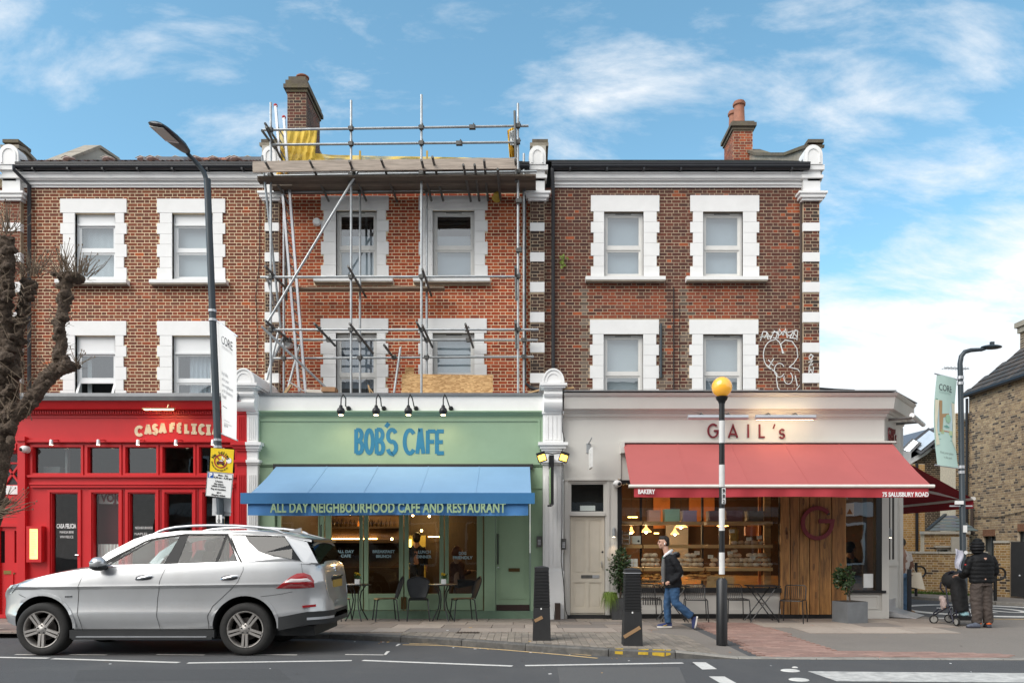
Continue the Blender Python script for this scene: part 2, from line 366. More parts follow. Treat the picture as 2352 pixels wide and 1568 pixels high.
# ---------------------------------------------------------------- materials
M = dict(
 white=mat('white_paint', (.84, .835, .82), .55, var=.04, sc=3, dirt=.12, dcol=(.45, .43, .4), dsc=1.2),
 wframe=mat('white_frame', (.74, .73, .70), .45, var=.05, dirt=.15, dcol=(.4, .38, .34), dsc=2),
 upvc=mat('upvc', (.82, .83, .83), .35, var=.02),
 cream=mat('cream_paint', (.60, .58, .54), .55, var=.05, sc=2, dirt=.12, dcol=(.36, .34, .31), dsc=1.),
 creamdoor=mat('cream_door', (.64, .58, .48), .5, var=.06, dirt=.15, dcol=(.3, .27, .22), dsc=2.5),
 green=mat('green_paint', (.285, .405, .265), .55, var=.05, sc=3, dirt=.1, dcol=(.15, .25, .16), dsc=1.2),
 greend=mat('green_plinth', (.16, .25, .17), .6, var=.12, dirt=.4, dcol=(.1, .12, .09), dsc=2),
 red=mat('red_paint', (.60, .016, .020), .42, var=.06, sc=3, bump=.04, bsc=90, dirt=.12, dcol=(.3, .01, .012), dsc=1.5),
 redd=mat('dark_red', (.22, .012, .02), .6),
 grey=mat('grey_lead', (.16, .165, .17), .5, var=.15, dirt=.3, dcol=(.3, .3, .3), dsc=3),
 black=mat('black_paint', (.012, .012, .013), .4, var=.2),
 blackm=mat('black_matte', (.018, .018, .019), .7, var=.25),
 gutter=mat('gutter', (.016, .017, .021), .38, var=.2),
 lampgrey=mat('lamp_grey', (.032, .045, .055), .42, var=.12),
 mortar=mat('mortar', (.82, .67, .45), .9, var=.14, sc=14, dirt=.35, dcol=(.5, .38, .25), dsc=1.5),
 mortard=mat('mortar_dark', (.46, .36, .25), .9, var=.2, sc=14, dirt=.7, dcol=(.15, .10, .08), dsc=1.1),
 mortary=mat('mortar_yellow', (.58, .48, .35), .9, var=.2, sc=14),
 brick=mat('brick', (1, 1, 1), .85, var=.16, sc=16, attr=True, bump=.3, bsc=70, dirt=.22, dcol=(.075, .045, .035), dsc=.9),
 steel=mat('galvanised', (.40, .42, .43), .48, .55, var=.22, sc=9, dirt=.3, dcol=(.2, .19, .17), dsc=5),
 steeld=mat('dark_steel', (.13, .13, .125), .6, .5, var=.35, sc=12, dirt=.5, dcol=(.09, .06, .04), dsc=6),
 alu=mat('aluminium', (.55, .56, .58), .4, .6, var=.1),
 chrome=mat('chrome', (.75, .76, .78), .15, 1., var=.02),
 board=mat('scaffold_board', (.22, .165, .115), .8, var=.35, sc=3, stretch=(1, 8, 14), dirt=.5, dcol=(.09, .07, .055), dsc=2),
 boardg=mat('toe_board', (.42, .35, .29), .8, var=.3, sc=2.2, stretch=(1, 8, 12), dirt=.55, dcol=(.16, .125, .10), dsc=1.8),
 slate=mat('slate', (1, 1, 1), .6, var=.2, sc=9, attr=True),
 stoned=mat('dark_stone', (.12, .10, .075), .9, var=.3, sc=7, bump=.5, bsc=18, dirt=.6, dcol=(.16, .14, .05), dsc=3),
 stone=mat('stone', (.34, .30, .24), .85, var=.25, sc=6, bump=.4, bsc=18, dirt=.5, dcol=(.17, .15, .1), dsc=2),
 render=mat('render', (.45, .42, .36), .85, var=.15, sc=4, dirt=.4, dcol=(.25, .22, .17), dsc=2),
 terra=mat('terracotta', (.30, .125, .075), .75, var=.2, sc=9, dirt=.3, dcol=(.18, .08, .05), dsc=4),
 glass=glass('shop_glass', (.93, .95, .94), 1.0), glassu=glass('window_glass', (.82, .86, .88), 1.6, 0., .16), glasst=glass('transom_glass', (.62, .66, .66), 1.2, 0., .05),
 glassc=glass('car_glass', (.76, .81, .81), .8, 0., .0), glassd=glass('dark_car_glass', (.10, .105, .11), .8, 0., .01),
 blind=mat('blind', (.66, .70, .73), .8, var=.05), blindw=mat('white_blind', (.80, .81, .80), .8, var=.03), blindg=mat('grey_blind', (.33, .36, .41), .8, var=.08),
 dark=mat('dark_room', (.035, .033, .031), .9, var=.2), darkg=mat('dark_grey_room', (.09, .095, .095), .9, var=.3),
)
# ---------------------------------------------------------------- ground
asph = mat('asphalt', (.078, .078, .080), .88, var=.55, sc=120, bump=.5, bsc=260, dirt=.6, dcol=(.11, .108, .105), dsc=.8)
asph2 = mat('footway_tarmac', (.20, .175, .152), .9, var=.2, sc=60, bump=.3, bsc=200, dirt=.5, dcol=(.145, .13, .115), dsc=.6)
slabm = mat('paving', (1, 1, 1), .85, var=.13, sc=26, attr=True, dirt=.4, dcol=(.15, .13, .11), dsc=1.6, bump=.12, bsc=120)
paint = mat('road_paint', (.62, .60, .56), .75, var=.16, sc=22, dirt=.5, dcol=(.30, .29, .28), dsc=5)
painty = mat('yellow_line', (.60, .42, .20), .8, var=.2, sc=20, dirt=.6, dcol=(.25, .2, .13), dsc=4)
kerbm = mat('kerb_granite', (.27, .25, .22), .85, var=.25, sc=16, dirt=.6, dcol=(.10, .09, .08), dsc=2.2, bump=.25, bsc=60)
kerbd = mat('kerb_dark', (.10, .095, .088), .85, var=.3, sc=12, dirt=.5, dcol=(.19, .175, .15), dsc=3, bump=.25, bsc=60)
b = MB(asph); b.face([(-160, -60, 0), (160, -60, 0), (160, 160, 0), (-160, 160, 0)])
b.thing('road', None, None, (0, 0, 0), kind='structure')
KL = [(-16, 12.98), (-8, 12.98), (-3.2, 12.98), (-1.95, 12.55), (-.94, 12.1), (.04, 11.52), (1.2, 10.96), (2.1, 10.76), (2.95, 10.7), (4, 10.65), (9, 10.52), (16, 10.4)]
def kerb_y(x):
    for (a, c), (d, e) in zip(KL, KL[1:]):
        if a <= x <= d: return c+(e-c)*(x-a)/(d-a)
    return KL[0][1] if x < 0 else KL[-1][1]
b = MB(asph2)
xs = [-16+.4*i for i in range(81)]
def far_y(x): return 16.9 if x < 7.4 else (17.9 if x < 8.75 else 16.55)
xs = sorted(xs+[8.74, 8.76, 7.39, 7.41])
for a, c in zip(xs, xs[1:]):
    for k in range(14):
        q = []
        for x, t in ((a, k/14), (c, k/14), (c, (k+1)/14), (a, (k+1)/14)):
            y0 = kerb_y(x)+.1; y = y0+(far_y((a+c)/2)-y0)*t; q.append((x, y, gz(x, y)-.016 if x < 4.5 else gz(x, y)-.006))
        b.face(q)
pav = b.thing('pavement', None, None, (0, 0, 0), kind='structure')
# far pavement across the side street
b = MB(asph2); FK = [(16, 17.2), (12.4, 20.5), (11.2, 23), (9.6, 27), (7.2, 34), (4, 45)]
b.prism(FK+[(10, 60), (30, 60), (30, 17.4)], -.05, .06, 'z'); fp = b.thing('far_pavement', None, None, (0, 0, 0), kind='structure')
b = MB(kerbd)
for i, (a, c) in enumerate(zip(FK, FK[1:])):
    A, B = V((*a, 0)), V((*c, 0)); n = max(1, int((B-A).length/.9))
    for k in range(min(n, 12)):
        p, q = A.lerp(B, k/n), A.lerp(B, (k+1)/n); e = (q-p)*.01; mb = MB(kerbm); mb.beam(p+e+V((0, 0, .03)), q-e+V((0, 0, .03)), .16, .1, (0, 0, 1)); mb.part('kerb_stone', fp)
# kerb stones along the road
kb = T('kerb', '', '', (0, 12, 0)); del kb['label']; del kb['category']; kb['kind'] = 'structure'
acc = []
for (a, c), (d, e) in zip(KL[1:], KL[2:-1]):
    A, B = V((a, c, 0)), V((d, e, 0)); n = max(1, round((B-A).length/.9))
    acc += [(A.lerp(B, k/n), A.lerp(B, (k+1)/n)) for k in range(n)]
for p, q in acc:
    d = (q-p).normalized(); nn = V((-d.y, d.x, 0)); g = .006
    def H(v): return gz(v.x, v.y+.1)
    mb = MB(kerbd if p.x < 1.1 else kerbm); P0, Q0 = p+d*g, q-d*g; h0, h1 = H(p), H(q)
    lip = .018; zc = V((0, 0, 1))
    sec = lambda v, h: [v-zc*.02, v+zc*max(.004, h-lip), v+nn*lip+zc*max(.006, h), v+nn*.15+zc*max(.006, h+.001), v+nn*.15-zc*.02]
    a5, b5 = sec(P0, h0), sec(Q0, h1); i = len(mb.v); mb.v += a5+b5; fm_ = mb.mats[0]
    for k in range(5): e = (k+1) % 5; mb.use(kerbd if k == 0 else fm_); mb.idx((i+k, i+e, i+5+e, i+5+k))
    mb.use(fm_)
    mb.idx((i+4, i+3, i+2, i+1, i)); mb.idx((i+5, i+6, i+7, i+8, i+9))
    if -.9 < p.x+.2 and p.x < 1.25:
        mb.use(painty if R.random() < .0 else mat('yellow_kerb_paint', (.55, .36, .03), .7, var=.3, sc=20))
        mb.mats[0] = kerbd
        if p.x > .5:
            m0 = p.lerp(q, .25); m1 = p.lerp(q, .95)
            for s0, s1 in ((.1, .22), (.45, .6), (.66, .84), (.86, .93)):
                u0, u1 = p.lerp(q, s0), p.lerp(q, s1); mb.face([u0-nn*.003+zc*ru(.03, .05), u1-nn*.003+zc*ru(.02, .05), u1-nn*.003+zc*(H(u1)-lip-.004), u0-nn*.003+zc*(H(u0)-lip-.004)])
                mb.face([u0+nn*.022+zc*(H(u0)+.004), u1+nn*.022+zc*(H(u1)+.004), u1+nn*ru(.07, .13)+zc*(H(u1)+.005), u0+nn*ru(.06, .12)+zc*(H(u0)+.005)])
    mb.part('kerb_stone', kb, fix=True)
# paving
def lay(name, poly, dxy, m, pal, limit, ang=0., gap=.008, th=.03, off=0., stag=True, drop=0.):
    cx = sum(p[0] for p in poly)/len(poly); cy = sum(p[1] for p in poly)/len(poly); ca, sa = cos(ang), sin(ang); out = []
    rr = max(math.hypot(p[0]-cx, p[1]-cy) for p in poly); w_, h_ = dxy
    for j in range(-int(rr/h_)-1, int(rr/h_)+2):
        for i in range(-int(rr/w_)-1, int(rr/w_)+2):
            u, v = (i+(.5 if stag and j % 2 else 0))*w_+off, j*h_; x, y = cx+u*ca-v*sa, cy+u*sa+v*ca
            if pip(x, y, poly): out.append((x, y))
    out.sort(key=lambda p: p[1]); rest = MB(m); n = 0
    for x, y in out:
        c = R.choice(pal); k = ru(1.08, 1.32); c = tuple(q*k for q in c); dzz = ru(-.0015, .0015)-drop; mb = MB(m) if n < limit else rest; mb.col = c
        pts = []
        for su, sv in ((-1, -1), (1, -1), (1, 1), (-1, 1)):
            u, v = su*(w_-gap)/2, sv*(h_-gap)/2; xx, yy = x+u*ca-v*sa, y+u*sa+v*ca; pts.append((xx, yy, gz(xx, yy)+dzz))
        mb.hexa([(p[0], p[1], p[2]-th) for p in pts]+pts)
        if n < limit: n += 1; mb.part(name, pav, col=True)
    if rest.f: rest.part(name+'_field', pav, col=True, kind='stuff')
grey = [S(150, 137, 126, .78), S(158, 146, 134, .8), S(140, 128, 118, .8), S(128, 119, 112, .8), S(165, 152, 140, .8)]
# big slabs: rows parallel to the shops
slabs = []
for row, (ya, yb) in enumerate(((15.62, 16.5), (14.86, 15.62), (14.0, 14.86), (13.18, 14.0))):
    x = -13+.37*row
    while x < 4.0:
        wd = R.choice((.9, .9, .75, .6)); slabs.append((x, x+wd, ya, yb)); x += wd
redz = [G(1593, 1428), G(1740, 1430), G(1824, 1462), G(1918, 1494), G(2110, 1496), G(2352, 1502), G(2352, 1513), G(1800, 1511), G(1694, 1475)]
redp = [(p.x, p.y) for p in redz]; redp[-2] = (3.35, 10.83); redp[-3] = (6.5, 10.75)
for x0, x1, y0, y1 in slabs:
    cx, cy = (x0+x1)/2, (y0+y1)/2
    if pip(cx, cy, redp) or (x1 > 2.75 and y0 < 14.6) or (cx > 2.2 and cx < 4 and pip(cx+.3, cy, redp)): continue
    mb = MB(slabm); k = ru(1.02, 1.36); mb.col = tuple(q*k for q in R.choice(grey)); g = .007; z = ru(-.002, .002)
    top = [(x, y, gz(x, y)+z) for x, y in ((x0+g, y0+g), (x1-g, y0+g), (x1-g, y1-g), (x0+g, y1-g))]
    mb.hexa([(p[0], p[1], p[2]-.03) for p in top]+top); mb.part('paving_slab', pav, col=True)
for row, (ya, yb) in enumerate(((15.6, 16.45), (14.75, 15.6), (13.75, 14.75))):
    x = 4.05+.5*row
    while x < 7.6:
        wd = R.choice((.9, 1.0, .75))
        if not pip(x+.1, (ya+yb)/2, redp) and not pip(x+.1, ya+.05, redp):
            mb = MB(slabm); k = ru(1.1, 1.34); mb.col = tuple(q*k for q in R.choice(grey)); g = .007
            top = [(xx, y, gz(xx, y)+.004) for xx, y in ((x+g, ya+g), (x+wd-g, ya+g), (x+wd-g, yb-g), (x+g, yb-g))]
            mb.hexa([(p[0], p[1], p[2]-.03) for p in top]+top); mb.part('paving_slab', pav, col=True)
        x += wd
redc = [S(158, 126, 114, .76), S(152, 121, 110, .76), S(164, 132, 120, .76), S(150, 119, 108, .76)]
lay('red_paver', redp, (.205, .1), slabm, redc, 295, ang=.02, gap=.004, drop=-.003)
blk = [S(140, 130, 118, .78), S(134, 125, 113, .78), S(146, 135, 123, .78), S(130, 121, 111, .78)]
bp = [(x, kerb_y(x)+.17) for x in (-2.0, -1.4, -.6, .04, .8, 1.4, 2.1, 2.7)]+[(2.7, 13.14), (-2.0, 13.14)]
bp = [p for p in bp if p[1] <= 13.16]
lay('block_paver', bp, (.21, .11), slabm, blk, 290, ang=pi/2, gap=.006)
# sheets of paint on the road
rm = 0
def mark(name, pts, m=paint, z=.004): b = MB(m); b.face([(p[0], p[1], z) for p in pts]); return b.thing(name, None, None, (pts[0][0], pts[0][1], 0), kind='structure')
def line(p, q, w=.10, m=paint, name='road_line'):
    a, c = G0(*p), G0(*q); d = (c-a).normalized(); n = V((-d.y, d.x, 0))*w/2; return mark(name, [a-n, c-n, c+n, a+n], m)
line((-60, 1508), (112, 1511)); line((121, 1512), (411, 1521)); line((431, 1522), (808, 1516.5)); line((833, 1516), (1177, 1529)); line((1206, 1528), (1569, 1522))
for a, c in ((35, 112), (160, 245), (360, 470), (575, 682), (793, 885)): line((a, 1502.5), (c, 1503.5), .06)
a = [G0(880, 1504), G0(886, 1504), G0(896, 1495), G0(888, 1495)]; mark('road_line', a); mark('road_line', [G0(908, 1483), G0(913, 1483), G0(921, 1478), G0(914, 1478)])
def poly_line(pts, w, m, name):
    g = [G0(*p) for p in pts]; b = MB(m); ribbon(b, [(p.x, p.y) for p in g], w, lambda x, y, l: (x, y, .004+l), .0, 0); return b.thing(name, None, None, (g[0].x, g[0].y, 0), kind='structure')
poly_line([(925, 1480), (1020, 1482), (1160, 1492), (1280, 1502), (1372, 1511)], .06, painty, 'yellow_line')
poly_line([(940, 1477.5), (1030, 1479.5), (1170, 1489), (1290, 1498.5), (1358, 1504.5)], .06, painty, 'yellow_line')
for q in ([(1590, 1520), (1621, 1520.5), (1647, 1536), (1613, 1537)], [(1628, 1553), (1664, 1553), (1700, 1573), (1662, 1573)], [(1855, 1541), (2420, 1546), (2460, 1568), (1922, 1564)]):
    mark('zebra_stripe' if q[0][0] > 1800 else 'crossing_square', [G0(*p) for p in q], mat('zebra_paint', (.50, .485, .455), .8, var=.3, sc=9, dirt=.75, dcol=(.24, .235, .23), dsc=3.5) if q[0][0] > 1800 else paint)
pm_ = mat('asphalt_patch', (.066, .066, .067), .9, var=.45, sc=110, bump=.4, bsc=240)
mark('road_patch', [G0(*p) for p in ((180, 1538), (640, 1535), (668, 1560), (170, 1563))], pm_, .002); mark('road_patch', [G0(*p) for p in ((1280, 1532), (1560, 1531), (1590, 1600), (1290, 1600))], mat('asphalt_pale', (.098, .096, .094), .9, var=.45, sc=110), .002)
for px_, py_ in ((1815, 1539), (1835, 1560), (1826, 1532)):
    c = G0(px_, py_); b = MB(paint); rr = .03 if py_ == 1532 else .09
    b.lathe((c.x, c.y, 0), [(rr*1.3, 0), (rr*1.2, .006), (rr*.8, .011), (.01, .013)], 12); b.thing('road_stud', None, None, (c.x, c.y, 0), kind='structure', smooth=True)
# speed roundel in the side street
b = MB(paint); cx, cy, rx, ry = 11.0, 18.75, 1.78, 1.72
ribbon(b, arc(cx, cy, rx, ry, 0, 360, 36)[:-1], .34, lambda x, y, l: (x, y, .004+l), 0, 0, True)
fr = lambda x, y, l: (x, y, .0045+l)
ribbon(b, [(cx-.75, cy+.45), (cx-.6, cy+.75), (cx-.25, cy+.75), (cx-.12, cy+.4), (cx-.75, cy-.65), (cx-.05, cy-.65)], .17, fr, 0)
ribbon(b, arc(cx+.5, cy+.05, .33, .7, 0, 360, 18)[:-1], .17, fr, 0, 0, True); b.thing('speed_roundel', None, None, (cx, cy, 0), kind='structure')
mark('road_line', [(8.8, 16.62), (9.9, 16.58), (9.9, 16.75), (8.8, 16.8)]); mark('yellow_line', [(9.7, 16.35), (14.5, 16.05), (14.5, 16.15), (9.7, 16.45)], painty, .016)
mark('road_line', [(9.2, 21.0), (10.2, 20.8), (10.2, 20.9), (9.2, 21.1)])
# litter, manhole, drain
lit = MB(mat('litter', (1, 1, 1), .8, attr=True))
for k in range(70):
    if k < 30: x = ru(-3, 1.6); y = kerb_y(x)-ru(.03, .25); z = .003
    elif k < 45: x = ru(-6, 6); y = ru(9.2, 10.6); z = .003
    else: x = ru(-2, 8); y = ru(max(kerb_y(x)+.3, 11), 16); z = gz(x, y)+.003
    lit.col = R.choice([(.6, .58, .55), (.35, .16, .07), (.5, .3, .1), (.12, .1, .08), (.7, .7, .68)]); s = ru(.012, .03); a = ru(0, 3)
    u = V((cos(a), sin(a), 0))*s; v = V((-sin(a), cos(a), .2))*s*.5; c = V((x, y, z)); lit.face([c-u-v, c+u-v, c+u+v, c-u+v])
lit.thing('litter', None, None, (0, 0, 0), kind='stuff', col=True)
for px_, py_, w_, d_ in ((1075, 1452, .38, .2), (1085, 1416.5, 1.4, .16)):
    c = G(px_, py_); b = MB(mat('drain_iron', (.05, .035, .025), .7, var=.3)); n = 7
    b.box(c.x-w_/2, c.x+w_/2, c.y-d_/2, c.y+d_/2, c.z-.02, c.z+.003)
    for k in range(n): b.box(c.x-w_/2+w_*(k+.15)/n, c.x-w_/2+w_*(k+.6)/n, c.y-d_*.42, c.y+d_*.42, c.z+.003, c.z+.009)
    b.part('drain_cover', pav)
# ---------------------------------------------------------------- terraced houses: upper floors
DU, DS = 17.9, 16.5                                # planes of the upper walls and of the shop fronts
ZB = 4.55                                          # upper walls start here, on the flat roofs of the shops
HA = T('terraced_house', 'brown brick house above the red restaurant front, leftmost full house of the terrace', 'house', (X(330, DU), DU, 0))
HB = T('terraced_house', 'orange-red brick house above the green cafe front, behind the scaffolding', 'house', (X(930, DU), DU, 0))
HC = T('terraced_house', 'dark brown brick corner house above the cream bakery front', 'house', (X(1560, DU), DU, 0))
HD = T('terraced_house', 'house cut off by the left edge, with a red panelled front door', 'house', (-13.5, DU, 0))
palA = [S(134, 72, 48, .92), S(126, 68, 46, .92), S(118, 64, 46, .92), S(112, 62, 44, .92), S(140, 76, 48, .92), S(122, 64, 46, .92)]
palA2 = [S(150, 74, 48, .8), S(140, 70, 50, .8), S(160, 76, 44, .8), S(128, 66, 48, .8)]
palB = [S(182, 80, 42, .95), S(172, 74, 40, .95), S(160, 68, 40, .92), S(190, 90, 48, .95), S(148, 64, 40, .9), S(176, 74, 38, .95)]
palC = [S(104, 60, 48, .78), S(96, 56, 46, .78), S(112, 64, 50, .78), S(90, 54, 46, .76), S(118, 64, 48, .78)]
palO = [S(168, 82, 48, .8), S(150, 72, 46, .8), S(180, 92, 54, .8)]
palP = [S(78, 58, 50, .72), S(88, 62, 52, .72), S(68, 54, 48, .72), S(94, 64, 50, .7)]
def colA(x, z): zz = z+ZB; return R.choice(palA2) if (6.0+.25*sin(x*2) < zz < 7.35 and R.random() < .75) or R.random() < .1 else (S(190, 90, 40, .8) if R.random() < .012 else R.choice(palA))
def colB(x, z): return R.choice(palB)
def colC(x, z):
    zz = z+ZB
    if 6.75 < zz < 7.75 and (1.0 < x < 2.7 or 3.2 < x < 4.9) and R.random() < .8: return R.choice(palO[1:2]+palA2)
    if 4.6 < zz < 7.4 and any(abs(x-(X(p, DU)-X(1250, DU))-.03*sin(zz*5)) < .09 for p in (1345, 1525, 1577)) and R.random() < .8: return R.choice([S(128, 112, 100, .75), S(112, 96, 84, .75), S(138, 122, 110, .75)])
    if x > 5.3 and R.random() < .18: return R.choice(palO)
    if R.random() < .03: return R.choice(palO)
    return R.choice(palC)
QW = [S(240, 240, 240)]
def window(house, ox0, ox1, ot, ob, sx0, sx1, lt, sill, style, mid, blind, head=0, tilt=False, cut=None):
    """One sash window with its white toothed surround; numbers are positions in the wall plane."""
    D = DU; x0, x1, zt, zb = X(ox0, D), X(ox1, D), Z(ot, D), Z(ob, D); a0, a1, zl = X(sx0, D), X(sx1, D), Z(lt, D)
    fm = M['upvc'] if style == 'A' else M['wframe']
    f = MB(fm); yf = D+.075; yo = D+.02; t = .055
    f.box(x0, x1, yf, yf+.09, zt-t, zt); f.box(x0, x0+t, yf, yf+.09, zb, zt-t); f.box(x1-t, x1, yf, yf+.09, zb, zt-t); f.box(x0+t, x1-t, yf, yf+.09, zb, zb+t+.02)
    ztop = zt-t
    if head: f.box(x0+t, x1-t, yf-.012, yf+.05, ztop-head, ztop-.004); f.box(x0+t-.02, x1-t+.02, yf-.03, yf+.05, ztop-head-.05, ztop-head-.003); ztop -= head+.05
    zm = Z(mid, D); s = .042
    f.box(x0+t, x1-t, yf+.012, yf+.06, zm-.03, zm+.03)
    for (q0, q1, dy) in ((zm+.03, ztop, .014), (zb+t+.02, zm-.03, .034)):
        if tilt and q1 < zm: continue
        f.box(x0+t, x0+t+s, yf+dy, yf+dy+.045, q0, q1); f.box(x1-t-s, x1-t, yf+dy, yf+dy+.045, q0, q1); f.box(x0+t+s, x1-t-s, yf+dy, yf+dy+.045, q1-s, q1); f.box(x0+t+s, x1-t-s, yf+dy, yf+dy+.045, q0, q0+s)
    if style != 'A':
        f.box(x0-.05, x0, yo, yf+.03, zb, zt+.05); f.box(x1, x1+.05, yo, yf+.03, zb, zt+.05); f.box(x0, x1, yo+.01, yf+.03, zt, zt+.05)
        f.use(M['blackm']).box((x0+x1)/2-.18, (x0+x1)/2+.18, yf-.006, yf-.001, zt-.033, zt-.02)
    wn_ = f.part('window', house)
    g = MB(M['glassu'])
    g.box(x0+t+s, x1-t-s, yf+.03, yf+.036, zm+.03+s, ztop-s)
    g.part('pane', wn_)
    g = MB(M['glassu'])
    if tilt:
        q0, q1 = zb+t+.02, zm-.03; c = q1-q0; aa = rad(24); h1 = (yf+.03-sin(aa)*c, q1-cos(aa)*c)
        fr_ = MB(fm); A = V(((x0+t), yf+.03, q1)); B = V((x0+t, h1[0], h1[1])); dx_ = V((x1-x0-2*t, 0, 0))
        for p, q in ((A, B), (A+dx_, B+dx_), (A, A+dx_), (B, B+dx_)): fr_.beam(p, q, .05, .05)
        fr_.part('open_casement', wn_); g.face([A, A+dx_, B+dx_, B])
    else: g.box(x0+t+s, x1-t-s, yf+.05, yf+.056, zb+t+.02+s, zm-.03-s)
    g.part('pane', wn_)
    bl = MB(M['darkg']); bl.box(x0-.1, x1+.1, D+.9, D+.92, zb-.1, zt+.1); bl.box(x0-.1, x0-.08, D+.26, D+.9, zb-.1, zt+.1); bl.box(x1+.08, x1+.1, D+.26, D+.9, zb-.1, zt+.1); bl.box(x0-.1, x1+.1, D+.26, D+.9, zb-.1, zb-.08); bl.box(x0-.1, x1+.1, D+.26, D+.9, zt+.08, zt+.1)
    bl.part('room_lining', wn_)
    if blind:
        for m_, u0, u1, v0, v1, ripple in blind:
            bb = MB(M[m_]); wx = x1-x0-2*t; xa, xb = x0+t+wx*u0, x0+t+wx*u1; za, zb2 = zb+(zt-zb)*v0, zb+(zt-zb)*v1
            if ripple: bb.grid(lambda u, v: (xa+(xb-xa)*u, D+.23+ripple*sin(u*wx*38), za+(zb2-za)*v), 40, 1)
            else: bb.box(xa, xb, D+.235, D+.24, za, zb2)
            bb.part('blind' if not ripple else 'curtain', wn_, smooth=bool(ripple))
    # surround
    L_ = []; bot = zb if cut is None else cut
    zl1 = zt; L_.append((a0, a1, zl1, zl))
    zz = zl1; k = 0; tooth = .062; hts = (.235, .245, .235, .29, .245, .29, .25, .29, .25)
    blocks = []
    while zz > bot+.06 and k < 9:
        hh = min(hts[k], zz-bot)
        if zz-hh-bot < .12: hh = zz-bot
        nar = k % 2 == 0; e = tooth if nar else 0; blocks += [(a0+e, x0, zz-hh, zz), (x1, a1-e, zz-hh, zz)]; zz -= hh; k += 1
    yp = D-.03; gq = .0025
    q = MB(M['white']); q.box(a0, a1, yp-.004, D+.13, zl1+gq, zl); q.part('lintel', wn_)
    for (p0, p1, q0, q1) in blocks:
        q = MB(M['white']); q.box(p0, p1, yp, D+.13, q0+gq, q1-gq); q.part('quoin_block', wn_)
    if sill:
        s0, s1, stp, sbt = X(sill[0], D), X(sill[1], D), zb, zb-.13
        q = MB(M['white']); q.prism([(D-.17, sbt+.025), (D-.17, sbt+.105), (D+.08, stp), (D+.08, sbt), (D-.02, sbt)], s0, s1, 'x'); q.use(M['stone']); q.box(s0+.01, s1-.01, D-.16, D, sbt-.006, sbt+.024); q.part('sill', wn_)
    return [(a0, a1, zl1, zl)]+blocks+([(X(sill[0], D), X(sill[1], D), zb-.13, zb)] if sill else [])+[(x0, x1, zb, zt)], (x0, x1, zb, zt)
def pier(house, p0, p1, pal, whites=((512, 531), (580, 601), (648, 671), (717, 740), (787, 809), (857, 879)), flakes=False):
    D = DU-.12; x0, x1 = X(p0, D), X(p1, D); b = MB(M['mortard']); b.box(x0, x1, D, DU+.3, ZB, Z(432, D)); pr = b.part('pier', house); bl = []
    for a, c in whites:
        q = MB(M['white']); q.box(x0-.006, x1+.006, D-.016, DU+.05, Z(c, D), Z(a, D)); q.part('quoin_block', pr); bl.append((0, x1-x0, Z(c, D)-ZB, Z(a, D)-ZB))
    bricks(pr, (x0+.005, D, ZB), (1, 0, 0), (0, -1, 0), x1-x0-.01, Z(460, D)-ZB, bl, pal, M['brick'], 0)
    # capital: block, tapering moulding, arched top
    q = MB(M['white']); w_ = x1-x0; c = (x0+x1)/2; yb = DU+.1
    def bx(hw, z0, z1, pr_): q.box(c-hw, c+hw, D-pr_, yb, Z(z0, D), Z(z1, D))
    h = w_/2
    bx(h+.05, 463, 457, .07); bx(h+.10, 457, 449, .11); bx(h+.14, 449, 444, .14); bx(h+.01, 444, 412, .03); bx(h+.06, 412, 405, .08); bx(h+.01, 405, 394, .05); bx(h+.08, 394, 383, .1); bx(h+.03, 383, 368, .05)
    pts = [(c-h-.03, Z(383, D)), (c+h+.03, Z(383, D)), (c+h+.03, Z(362, D))]+[(c+(h+.03)*cos(rad(t)), Z(362, D)+(h+.05)*sin(rad(t))) for t in range(0, 181, 15)][1:]
    q.prism(pts, D-.12, yb); q.part('pier_capital', pr)
    q = MB(M['white']); ribbon(q, [(c-h+.04, Z(380, D)), (c-h+.04, Z(363, D))]+[(c+(h-.04)*cos(rad(t)), Z(363, D)+(h-.02)*sin(rad(t))) for t in range(165, 14, -15)]+[(c+h-.04, Z(363, D)), (c+h-.04, Z(380, D))], .035, lambda x, y, l: (x, D-.12-l, y), .015); q.part('capital_moulding', pr)
def upper(house, p0, p1, mort, pal, colfn, gut0, gut1, wins):
    x0, x1 = X(p0, DU), X(p1, DU); zt = Z(432, DU); blk = []; holes = []
    for wa in wins:
        bl, ho = window(house, *wa[:-1], **wa[-1]); blk += bl; holes.append(ho)
    b = MB(mort); wall_holes(b, x0, x1, ZB, zt, DU, DU+.26, holes); b.box(x0, x1, DU+3, DU+3.2, ZB, zt); b.part('wall', house)
    bricks(house, (x0, DU, ZB), (1, 0, 0), (0, -1, 0), x1-x0, zt-ZB, [(a-x0, c-x0, d-ZB, e-ZB) for a, c, d, e in blk], pal, M['brick'], 298, colfn=colfn, key=lambda t: abs(t[2]-2.6))
    q = MB(M['white']); g0, g1 = X(gut0, DU), X(gut1, DU); z = lambda p: Z(p, DU)
    q.box(g0, g1, DU-.04, DU+.2, z(432), z(427)); q.box(g0, g1, DU-.075, DU+.2, z(427), z(423)); q.box(g0, g1, DU-.06, DU+.2, z(423), z(419)); q.box(g0, g1, DU-.13, DU+.2, z(419), z(416)); q.box(g0, g1, DU-.16, DU+.2, z(416), z(407)); q.box(g0, g1, DU-.19, DU+.2, z(407), z(403.5))
    q.part('cornice', house)
    q = MB(M['gutter']); zc = z(394)
    q.tube([(g0, DU-.24, zc), (g1, DU-.24, zc)], .082, 12); q.box(g0, g1, DU-.325, DU-.155, zc+.03, zc+.07); q.box(g0, g1, DU-.15, DU+.1, z(403), z(386))
    for k in range(7): xx = g0+(g1-g0)*(k+.5)/7; q.box(xx-.02, xx+.02, DU-.33, DU-.15, zc-.1, zc-.06)
    q.part('gutter', house, smooth=True)
U = DU
